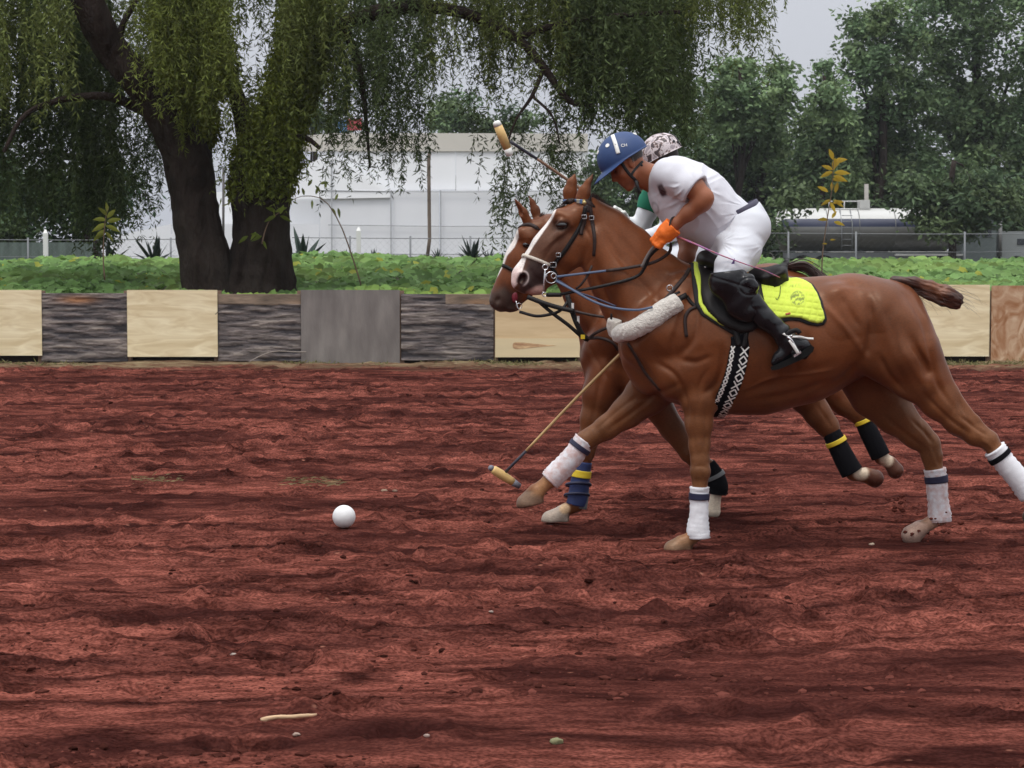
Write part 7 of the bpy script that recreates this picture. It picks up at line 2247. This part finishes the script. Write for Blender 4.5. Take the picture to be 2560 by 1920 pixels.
# mallets
M_cane = pmat('cane', (0.56, 0.37, 0.16), rough=0.45, noise=0.12, nscale=4, stretch=(1, 1, 1))
M_caned = pmat('dark_cane', (0.22, 0.12, 0.07), rough=0.5, noise=0.2, nscale=9)
M_head = pmat('mallet_wood', (0.66, 0.44, 0.17), rough=0.45, noise=0.10, nscale=8, stretch=(3, 3, 1))
M_tip = pmat('mallet_tip', (0.16, 0.16, 0.19), rough=0.5, noise=0.3, nscale=30)
M_grip = pmat('dark_grip', (0.025, 0.025, 0.04), rough=0.6)


def lathe(name, a, b, prof, mat, parent, seg=20):
    """solid of revolution from a to b; prof = (t, radius)"""
    P = np.array([a + (b - a) * t for t, r in prof]); v, f_ = tube_geo(P, [r for t, r in prof], seg)
    return mk(name, v, f_, mat, parent, loc=tuple(a))


MY = 12.42
ml = thing('mallet', 'polo mallet reaching down to the dirt between the horses and the ball', 'mallet', tuple(W(1260, 1190, MY)))
top = W(1692, 742, 12.19); low = W(1256, 1188, MY + .05)
mid = low + (top - low) * 0.14
P = spline([mid, low + (top - low) * .45 + [0, 0, .008], low + (top - low) * .8, top], 20)
v, f2 = tube_geo(P, np.linspace(0.0075, 0.0105, 20), 10); mk('shaft', v, f2, M_cane, ml)
v, f2 = tube_geo([low, mid], [0.0085, 0.0082], 10); mk('shaft_binding', v, f2, M_grip, ml)
ha, hb = W(1223, 1167, MY + .02), W(1299, 1216, MY + .08)
lathe('head', ha + (hb - ha) * .10, ha + (hb - ha) * .78, [(0, .017), (.08, .024), (.4, .0265), (.8, .024), (1, .0215)], M_head, ml)
lathe('head_tip', ha, ha + (hb - ha) * .12, [(0, .011), (.3, .016), (1, .0175)], M_tip, ml)
lathe('head_tip', ha + (hb - ha) * .77, hb, [(0, .0215), (.5, .019), (1, .016)], M_tip, ml)

m2 = thing('mallet', 'polo mallet raised in the air to the left of the riders heads', 'mallet', tuple(W(1258, 345, 12.9)))
sa, sb = W(1276, 354, 12.92), W(1556, 546, 13.22)
P = spline([sa, sa * .7 + sb * .3 + [0, 0, .006], sa * .35 + sb * .65 + [0, 0, .004], sb], 24)
v, f2 = tube_geo(P[:7], np.linspace(0.0095, 0.0085, 7), 10); mk('shaft_binding', v, f2, M_grip, m2)
v, f2 = tube_geo(P[6:], np.linspace(0.0080, 0.0105, 18), 10); mk('shaft', v, f2, M_caned, m2)
ha, hb = W(1240, 303, 12.90), W(1276, 389, 12.94)
lathe('head', ha + (hb - ha) * .13, ha + (hb - ha) * .80, [(0, .0245), (.4, .0265), (1, .0235)], M_head, m2)
lathe('head_tip', ha, ha + (hb - ha) * .135, [(0, .016), (.25, .022), (1, .025)], M_white2, m2)
lathe('head_tip', ha + (hb - ha) * .795, hb, [(0, .024), (.6, .023), (.9, .019), (1, .014)], M_white2, m2)

# ------------------------------------------------------------------ far rider
R2 = Rig(13.05)
P2 = thing('person', 'rider behind in a patterned helmet and a green shirt with long white sleeves', 'person', tuple(R2.p(1760, 700)))
H2 = Head(R2, (1662, 409), (-0.90, 0.43), (-0.43, -0.90), 0.0, turn=-0.5)
A2R = [(1648, 470, 31, .17), (1622, 520, 26, .20), (1600, 566, 22, .22), (1592, 574, 20, .22), (1574, 560, 15, .20), (1566, 552, 13, .19)]
A2L = [(1668, 478, 31, -.18), (1678, 540, 27, -.24), (1684, 572, 25, -.25), (1660, 584, 22, -.24), (1625, 596, 19, -.2), (1604, 600, 15, -.16)]
T2 = [(1768, 612, 48, -.09), (1730, 632, 44, -.19), (1690, 660, 36, -.27), (1676, 684, 32, -.29)]
C2 = [(1676, 690, 33, -.30), (1700, 760, 29, -.31), (1720, 840, 20, -.32)]


def rider2(f, g):
    head_shape(f, H2)
    f.cap(H2.q(-0.03, -0.045), g.p(1672, 446, 0), 0.056, 0.064, 0.95, 0.02)
    g.chain(f, [(1682, 460, 50), (1700, 490, 60), (1735, 550, 58), (1765, 598, 50)], 1.15, 0.05)
    g.both(f, [(1662, 458, 30, -.12), (1668, 472, 28, -.17)], 1, 0.04)
    g.chain(f, A2R, 1, 0.02); g.chain(f, A2L, 1, 0.02)
    for s in (1, -1):
        g.chain(f, [(a, b, c, d * s) for a, b, c, d in T2], 1, 0.03)
        g.chain(f, [(a, b, c * .8, d * s) for a, b, c, d in C2], 1, 0.03)
    w = g.p(1566, 552, .19); hand_shape(f, w, (-0.8, -0.2, 0.6), (0.3, -0.6, -0.7), 0.9, 0.9, side=-1)
    w = g.p(1604, 600, -.16); hand_shape(f, w, (-1, 0.3, -0.25), (0.1, 0.6, -0.8), 0.9, 0.9, side=1)


f = Field(*grid((0.55, 12.60, 1.00), (1.32, 13.50, 2.25), 0.0095))
rider2(f, R2); V, Q = f.mesh(); V = relax(V, Q, 1)
C = np.tile(SKIN * .9, (len(V), 1)); px, py = PXL(V)
hq = (V - H2.e); m = ((hq @ H2.n) < -0.01) & ((hq @ H2.u) > -0.06) & (np.abs(hq @ H2.side) < .12) & ((hq @ H2.n) > -.13); C = blend(C, m * .95, (0.012, 0.010, 0.009))
mk('body', V, Q, M_skin, P2, cols=C)
# shirt: green body and upper sleeves
f = Field(*grid((0.62, 12.62, 1.52), (1.28, 13.48, 2.10), 0.0085))
R2.chain(f, [(1684, 464, 60), (1700, 495, 70), (1735, 550, 66), (1762, 596, 58)], 1.16, 0.05)
R2.both(f, [(1660, 456, 38, -.12), (1666, 472, 38, -.17)], 1, 0.04)
R2.chain(f, [(1648, 470, 38, .17), (1630, 505, 35, .19), (1614, 538, 33, .21)], 1, 0.02)
R2.chain(f, [(1668, 478, 38, -.18), (1677, 530, 34, -.23)], 1, 0.02)
c = R2.p(1618, 528, .2); f.cut(c, nrm(np.array([-0.35, 0, -0.94])), c - [.1, .13, .12], c + [.09, .12, .06])
V, Q = f.mesh(); V = relax(V, Q, 1); N_ = vnormals(V, Q)
V = folds(V, N_, 0.004, [(26, 6, 34, 0.7), (40, 10, -14, 0.45)], 51)
mk('green_shirt', V, Q, pmat('green_cloth', (0.010, 0.19, 0.105), rough=0.8, noise=0.05, nscale=10), P2)
M_slv = pmat('sleeve_cloth', (0.74, 0.76, 0.80), rough=0.8)
for ch in ([(a, b, c + 5, d) for a, b, c, d in [(1628, 508, 25, .195)] + A2R[2:]][:-1], [(a, b, c + 5, d) for a, b, c, d in A2L[1:]]):
    f = Field(*grid((0.60, 12.65, 1.48), (1.05, 13.42, 1.95), 0.0055))
    R2.chain(f, ch, 1, 0.02)
    V, Q = f.mesh(); V = relax(V, Q, 1); N_ = vnormals(V, Q); V = folds(V, N_, 0.003, [(50, 6, 34, 0.7), (60, 10, -24, 0.45)], 61)
    mk('white_sleeve', V, Q, M_slv, P2)
f = Field(*grid((0.75, 12.6, 1.38), (1.32, 13.5, 1.85), 0.0075))
R2.chain(f, [(1745, 604, 52), (1768, 610, 54)], 1.2, .04)
for s in (1, -1): R2.chain(f, [(a, b, c + 5, d * s) for a, b, c, d in T2], 1, 0.03)
V, Q = f.mesh(); V = relax(V, Q, 1); mk('breeches', V, Q, M_breech, P2)
f = Field(*grid((0.85, 12.6, 0.95), (1.25, 13.5, 1.50), 0.008))
for s in (1, -1):
    R2.chain(f, [(a, b, c + 6, d * s) for a, b, c, d in C2], 1, 0.03); R2.chain(f, [(1722, 850, 24, -.32 * s), (1690, 880, 16, -.32 * s)], 1, 0.02)
V, Q = f.mesh(); V = relax(V, Q, 1); mk('boots', V, Q, M_boot, P2)
for c_, fw, pn, sd in ((R2.p(1566, 552, .19), (-0.8, -0.2, 0.6), (0.3, -0.6, -0.7), -1), (R2.p(1604, 600, -.16), (-1, 0.3, -0.25), (0.1, 0.6, -0.8), 1)):
    f = Field(*grid(c_ - .13, c_ + .13, 0.0042)); hand_shape(f, c_, fw, pn, 0.9, 0.9, side=sd, grow=0.003)
    V, Q = f.mesh(); mk('glove', V, Q, M_white2, P2)
# patterned helmet
hc2 = H2.q(-0.01, 0.066); ns = 26
u = np.linspace(0, math.pi * 0.56, 20); a = np.linspace(0, 2 * math.pi, 48, endpoint=False)
V = np.array([hc2 + H2.n * (0.126 * math.sin(p) * math.cos(t)) + H2.side * (0.104 * math.sin(p) * math.sin(t)) + H2.u * (0.112 * math.cos(p)) for p in u for t in a])
rim = V[-48:]; fl = []
for k in (0.5, 1.0):
    for j, t in enumerate(a):
        fr = max(0, math.cos(t)) ** 1.5; fl.append(rim[j] + (H2.n * math.cos(t) + H2.side * math.sin(t)) * (0.008 + .06 * fr) * k - H2.u * 0.02 * fr * k)
V = np.vstack([V, fl]); rows = 22
Q = np.array([(i * 48 + j, (i + 1) * 48 + j, (i + 1) * 48 + (j + 1) % 48, i * 48 + (j + 1) % 48) for i in range(rows - 1) for j in range(48)])
n = len(V); Vi = hc2 + (V - hc2) * .94; Q2 = np.vstack([Q, Q[:, ::-1] + n, np.array([((rows - 1) * 48 + j, (rows - 1) * 48 + j + n, (rows - 1) * 48 + (j + 1) % 48 + n, (rows - 1) * 48 + (j + 1) % 48) for j in range(48)])])
# camouflage-like patches painted on the shell
mc, nt_, b_ = newmat('camo_shell'); N__, L__ = nt_.nodes, nt_.links
tcc = N__.new('ShaderNodeTexCoord'); nzz = N__.new('ShaderNodeTexNoise'); nzz.inputs['Scale'].default_value = 22; nzz.inputs['Detail'].default_value = 3; nzz.inputs['Distortion'].default_value = 1.4
rpp = N__.new('ShaderNodeValToRGB'); rpp.color_ramp.interpolation = 'CONSTANT'
cr = rpp.color_ramp; cr.elements[0].position = 0; cr.elements[0].color = (0.06, 0.045, 0.05, 1); cr.elements[1].position = 0.43; cr.elements[1].color = (0.22, 0.15, 0.13, 1)
e = cr.elements.new(0.48); e.color = (0.62, 0.55, 0.56, 1); e = cr.elements.new(0.60); e.color = (0.36, 0.31, 0.33, 1)
L__.new(tcc.outputs['Object'], nzz.inputs['Vector']); L__.new(nzz.outputs[0], rpp.inputs[0]); L__.new(rpp.outputs[0], b_.inputs['Base Color']); b_.inputs['Roughness'].default_value = 0.5
h2 = mk('helmet', np.vstack([V, Vi]), Q2, mc, P2, loc=tuple(hc2))
su2 = Surf(V, Q, 13.05)
strap(su2, 'black_strap', [(1676, 330), (1688, 342), (1696, 356), (1701, 372), (1702, 384)], 0.012, M_blk, h2, n=12)
for (x, y) in ((1684, 354), (1694, 356)):
    c, nn = su2.hit(x, y); v, f2 = tube_geo([c, c + nn * .006], 0.008, 12); mk('vent', v, f2, M_blk, h2, smooth=False)

# ================================================================== SADDLES AND PADS
def shell_on(su, name, poly, mat, parent, lift, thick, step=6.0, rnd=None, cols=None, disp=None, label=None, minhit=None, yback=None):
    """a shaped sheet (flap, pad) lying on the body: polygon in photo pixels, carried on to the surface"""
    P = np.array(poly, float)
    x0, y0 = P.min(0); x1, y1 = P.max(0)
    nx, ny = int((x1 - x0) / step) + 2, int((y1 - y0) / step) + 2
    gx, gy = np.meshgrid(np.linspace(x0 - 1, x1 + 1, nx), np.linspace(y0 - 1, y1 + 1, ny), indexing='ij')
    fx, fy = gx.ravel(), gy.ravel()
    m = poly_mask(fx, fy, poly, 0.01) > 0.5
    # pull the outermost ring of points on to the outline
    sd = np.full(len(fx), 1e9); cx = fx.copy(); cy = fy.copy(); n = len(P)
    for i in range(n):
        a, b = P[i], P[(i + 1) % n]; t = np.clip(((fx - a[0]) * (b[0] - a[0]) + (fy - a[1]) * (b[1] - a[1])) / (((b - a) ** 2).sum() + 1e-9), 0, 1)
        qx, qy = a[0] + t * (b[0] - a[0]), a[1] + t * (b[1] - a[1]); d = np.hypot(fx - qx, fy - qy)
        k = d < sd; sd[k] = d[k]; cx[k] = qx[k]; cy[k] = qy[k]
    near = (~m) & (sd < step * 1.1)
    ux = np.where(near, cx, fx); uy = np.where(near, cy, fy)
    use = m | near
    idx = np.full(nx * ny, -1); idx[use] = np.arange(use.sum())
    A = []; Nn = []
    for x, y in zip(ux[use], uy[use]):
        a, nn = su.hit(x, y); A.append(a); Nn.append(nn)
    A = np.array(A); Nn = np.array(Nn)
    edge = np.clip(np.where(near, 0, sd)[use] / (step * 1.6), 0, 1)
    G = idx.reshape(nx, ny)
    Q = np.stack([G[:-1, :-1], G[1:, :-1], G[1:, 1:], G[:-1, 1:]], -1).reshape(-1, 4)
    Q = Q[(Q >= 0).all(1)]
    dd = disp(ux[use], uy[use]) if disp is not None else 0
    top = A + Nn * (lift + thick * (0.35 + 0.65 * np.sqrt(edge)) + dd * edge)[:, None]
    bot = A + Nn * (lift * 0.3)
    k = len(A); E = {}
    for q in Q:
        for i in range(4):
            e = (q[i], q[(i + 1) % 4])
            if (e[1], e[0]) in E: E.pop((e[1], e[0]))
            else: E[e] = 1
    sides = np.array([(a, a + k, b + k, b) for a, b in E])
    V = np.vstack([top, bot])
    c2 = None
    if cols is not None:
        c2 = cols(ux[use], uy[use]); c2 = np.vstack([c2, c2])
    return mk(name, V, [Q[:, ::-1], Q + k, sides[:, ::-1]], mat, parent, cols=c2, loc=tuple(A[0]), label=label)


pad = thing('saddle_pad', 'neon yellow quilted saddle pad with black edging under the black saddle', 'saddle pad', tuple(RN.p(2000, 760, -.3)))
PADR = [(1870, 700), (1975, 697), (1992, 698), (2012, 702), (2032, 712), (2046, 732), (2056, 756), (2064, 782), (2067, 800), (2060, 812), (2044, 816), (2020, 812), (1998, 803), (1975, 801), (1920, 815), (1860, 830)]
PADR_IN = [(1872, 702), (1975, 701), (1992, 701), (2010, 706), (2028, 716), (2041, 735), (2051, 758), (2059, 783), (2061, 798), (2055, 807), (2043, 810), (2022, 806), (2000, 797), (1975, 795), (1920, 800), (1862, 800)]
PADF = [(1726, 648), (1742, 642), (1760, 660), (1790, 720), (1850, 800), (1865, 842), (1830, 836), (1790, 812), (1755, 790), (1738, 765), (1730, 710)]
PADF_IN = [(1733, 650), (1742, 648), (1747, 660), (1749, 690), (1753, 730), (1758, 762), (1790, 790), (1850, 824), (1848, 830), (1800, 812), (1762, 786), (1748, 760), (1744, 730), (1738, 705), (1734, 690)]


def quilt(x, y):
    u = (x - 1990) * 0.97 + (y - 750) * 0.25; v = -(x - 1990) * 0.10 + (y - 750)
    g = np.minimum(np.abs(((u / 17.0) % 1) - 0.5), np.abs(((v / 15.0) % 1) - 0.5)) * 2
    d = np.hypot((x - 1992) / 19, (y - 752) / 17)
    g = np.where(d < 1.15, 0.7, g)
    return -0.0045 * np.exp(-(g / 0.22) ** 2) + 0.001


def neon(x, y):
    c = np.tile([0.62, 0.76, 0.075], (len(x), 1))
    # embroidered crest and the small hooked stick
    d = np.hypot((x - 1992) / 16, (y - 752) / 15)
    n = vnoise(x * 0.33, y * 0.33, seed=12)
    m = (d < 1) * (n > 0.12) + np.exp(-((d - 1.0) / 0.10) ** 2) * (np.abs(vnoise(x * .2, y * .2, seed=1)) > .12)
    c = blend(c, np.clip(m, 0, 1) * .75, (0.09, 0.13, 0.03))
    m = np.exp(-((y - 722 + (x - 1990) * 0.2) / 3) ** 2 - ((x - 1985) / 14) ** 4) * (vnoise(x * 0.5, y * .3, seed=5) > 0)
    return blend(c, np.clip(m, 0, 1) * .6, (0.12, 0.17, 0.03))


M_edge = pmat('pad_edging', (0.008, 0.008, 0.009), rough=0.8)
M_neon = pmat('neon_quilt', (0, 0, 0), rough=0.75, vcol=True, noise=0.03, nscale=20, sheen=0.2)
shell_on(SN, 'edging', PADR, M_edge, pad, 0.004, 0.010, 6)
shell_on(SN, 'edging', PADF, M_edge, pad, 0.004, 0.010, 6)
shell_on(SN, 'quilted_panel', PADR_IN, M_neon, pad, 0.011, 0.014, 2.2, disp=quilt, cols=neon)
shell_on(SN, 'front_strip', PADF_IN, M_neon, pad, 0.013, 0.010, 3, cols=lambda x, y: np.tile([0.62, 0.76, 0.075], (len(x), 1)))
strap(SN, 'embroidered_stick', [(1950, 724), (1949, 738), (1945, 750), (1940, 757), (1937, 752)], 0.004, pmat('thread', (0.10, 0.14, 0.03), rough=0.8), pad, n=14, lift=0.0275, thick=0.001)
strap(SN, 'label_tag', [(1962, 790), (1974, 787)], 0.010, pmat('tag_red', (0.45, 0.10, 0.05), rough=0.7), pad, n=4, lift=0.027, thick=0.001)
# far side of the pad: mirrored sheet so the cloth goes over the back
sd = thing('saddle', 'black leather polo saddle with long flap and raised cantle on the front horse', 'saddle', tuple(RN.p(1850, 690, 0)))
FLAP = [(1742, 655), (1752, 640), (1775, 632), (1800, 640), (1880, 680), (1900, 720), (1912, 780), (1905, 812), (1880, 830), (1850, 834), (1820, 822), (1795, 806), (1772, 784), (1760, 762), (1752, 735), (1748, 700)]
shell_on(SN, 'flap', FLAP, M_lthr, sd, 0.022, 0.014, 5)
f = Field(*grid(W(1730, 0, 12)[:1].tolist() + [11.74, W(0, 740, 12)[2]], [W(1985, 0, 12)[0], 12.26, W(0, 615, 12)[2]], 0.006))
R1.chain(f, [(1762, 650, 24), (1790, 660, 26), (1840, 688, 24), (1900, 694, 24), (1945, 684, 26)], 3.6, 0.03)
R1.chain(f, [(1762, 640, 14), (1784, 634, 12)], 3.0, 0.03)
R1.both(f, [(1890, 706, 17, -.11), (1935, 708, 17, -.13), (1962, 702, 13, -.10)], 1.4, 0.02)
R1.chain(f, [(1925, 690, 14), (1950, 674, 11)], 7.0, 0.02)
for s_ in (-1, 1):
    R1.chain(f, [(1940, 690, 12, .10 * s_), (1956, 670, 9, .085 * s_), (1966, 654, 6, .05 * s_), (1968, 650, 6, 0)], 1.2, 0.015)
R1.chain(f, [(1950, 680, 8), (1966, 656, 6)], 9.0, 0.01)
V, Q = f.mesh(); V = relax(V, Q, 2); mk('seat', V, Q, M_lthr, sd)
ball('stud', R1.p(1764, 668, -.115), 0.008, M_steel, sd, 8)
# girth round the barrel
GP = [(1846, 838), (1850, 860), (1846, 890), (1838, 930), (1826, 965), (1810, 1000), (1797, 1026), (1790, 1038)]
A, N_ = SN.path(GP, 30, 0.002)
Am = A * [1, -1, 1] + [0, 24.0, 0]; Nm = N_ * [1, -1, 1]
wq = np.concatenate([np.interp(np.linspace(0, 1, 30), [0, .25, .6, 1], [0.085, 0.105, 0.105, 0.10])] * 2)
v, f2 = ribbon_geo(np.vstack([A, Am[::-1]]), np.vstack([N_, Nm[::-1]]), np.concatenate([wq[:30], wq[:30][::-1]]), 0.010)
gi = mk('girth', v, f2, M_blackwrap, sd)
# printed pattern along both edges: alternating crosses and lozenges
m = MB()
for side in (-1, 1):
    b_ = nrm(np.cross(nrm(np.gradient(A, axis=0)), N_)); cum = np.concatenate([[0], np.cumsum(np.linalg.norm(np.diff(A, axis=0), axis=1))])
    s = 0.06; k = 0
    Lc = 0.046 if side < 0 else 0.036
    wd_ = 0.021 if side < 0 else 0.010
    while s < cum[-1] - 0.02:
        def at(t, o):
            i = np.interp(t, cum, np.arange(30)); i0 = int(i); i1 = min(29, i0 + 1); w = i - i0
            return (A[i0] * (1 - w) + A[i1] * w) + (b_[i0]) * (side * 0.026 * (1 if side < 0 else 1.45) + o) + N_[i0] * 0.0113, N_[i0]
        if k % 2 == 0: segs = [((0, -1), (1, 1)), ((0, 1), (1, -1))]
        else: segs = [((0, 0), (.5, 1)), ((.5, 1), (1, 0)), ((1, 0), (.5, -1)), ((.5, -1), (0, 0))]
        for (t0, o0), (t1, o1) in segs:
            p, n0 = at(s + t0 * Lc, o0 * wd_); q, n1 = at(s + t1 * Lc, o1 * wd_)
            if np.linalg.norm(p - q) > 1e-4:
                v, f2 = ribbon_geo(np.array([p, q]), np.array([n0, n1]), 0.0080, 0.0008); m.add(v, f2)
        s += Lc; k += 1
m.build('girth_pattern', M_white2, sd, smooth=False)
strap(SN, 'billet', [(1836, 826), (1842, 845), (1846, 865)], 0.028, M_lthr, sd, n=8, lift=0.013)
strap(SN, 'billet', [(1866, 830), (1862, 850), (1858, 870)], 0.024, M_lthr, sd, n=8, lift=0.013)
# stirrup: leather and iron
stp = thing('stirrup', 'bright steel stirrup iron round the black boot', 'stirrup', tuple(R1.p(1985, 870, -.34)))
free_tube('side_bar', [(1968, 842, 11.60), (1978, 850, 11.595), (1990, 870, 11.60), (1994, 882, 11.61)], [0.006, 0.0075, 0.006, 0.006], M_steel, stp, 12)
P = [R1.p(x, y, d) for x, y, d in ((1978, 840, -.40), (1984, 836, -.335), (1976, 842, -.27), (1984, 862, -.26), (1992, 884, -.27))]
v, f2 = tube_geo(spline(P, 20), 0.006, 8); mk('far_bar', v, f2, M_steel, stp)
a, b = R1.p(1984, 888, -.39), R1.p(2002, 877, -.39)
m = MB(); m.add([a, b, b + [0, .12, 0], a + [0, .12, 0], a + [0.003, 0, -.012], b + [.003, 0, -.012], b + [.003, .12, -.012], a + [.003, .12, -.012]], [(0, 1, 2, 3), (7, 6, 5, 4), (0, 4, 5, 1), (1, 5, 6, 2), (2, 6, 7, 3), (3, 7, 4, 0)])
m.build('tread', M_steel, stp, smooth=False)
free_strap('side_plate', [(1974, 850, 11.592), (1986, 868, 11.592), (1996, 884, 11.60)], 0.018, M_white2, stp, 10, 0.003)
# far horse saddle, mostly hidden
s2 = thing('saddle', 'dark saddle of the horse behind, mostly hidden by the front rider', 'saddle', tuple(RF.p(1780, 700)))
f = Field(*grid(W(1660, 0, 13.05)[:1].tolist() + [12.72, W(0, 850, 13.05)[2]], [W(1860, 0, 13.05)[0], 13.38, W(0, 640, 13.05)[2]], 0.008))
R2.chain(f, [(1690, 674, 22), (1740, 690, 24), (1810, 684, 24)], 3.5, 0.03)
for s in (-1, 1): R2.chain(f, [(1720, 700, 30, .24 * s), (1740, 800, 30, .33 * s)], .5, .03)
V, Q = f.mesh(); mk('seat', V, Q, M_lthr, s2)

# dirt thrown up by the hooves, a few clods in the air
m = MB()
for (cx, cy, dy, n, sx, sy) in ((2245, 1250, .1, 26, 26, 26), (2300, 1330, .1, 30, 36, 14), (1640, 1376, -.2, 12, 20, 6), (2200, 1300, .1, 12, 60, 30), (2420, 1290, 0, 16, 60, 30), (1470, 1262, 0, 8, 60, 30)):
    for k in range(n):
        x, y = cx + rng.normal() * sx, cy + rng.normal() * sy
        p = W(x, y, 12.0 + dy + rng.normal() * .08)
        if p[2] < 0.01: continue
        v, f2 = blob(0.004 + 0.012 * rng.random() ** 3, k % 7, 1, (1.4, 1, .9)); m.add(v + p, f2)
m.build('flung_dirt', pmat('flung_dirt', (0.10, 0.030, 0.022), rough=1, spec=0, noise=0.3, nscale=30), kind='stuff')

# ================================================================== BALL
bp = on_ground(860, 1322); bY = CAMZ * F / (1322 - 617.0)
bl = ball('ball', np.array([W(860, 1294, bY)[0], bY, 0.064]), 0.0655, pmat('ball_leather', (0.74, 0.74, 0.74), rough=0.6, noise=0.04, nscale=10, bump=0.25, bscale=30), None, 26)
tag(bl, 'white ball lying on the red dirt ahead of the horses', 'ball')
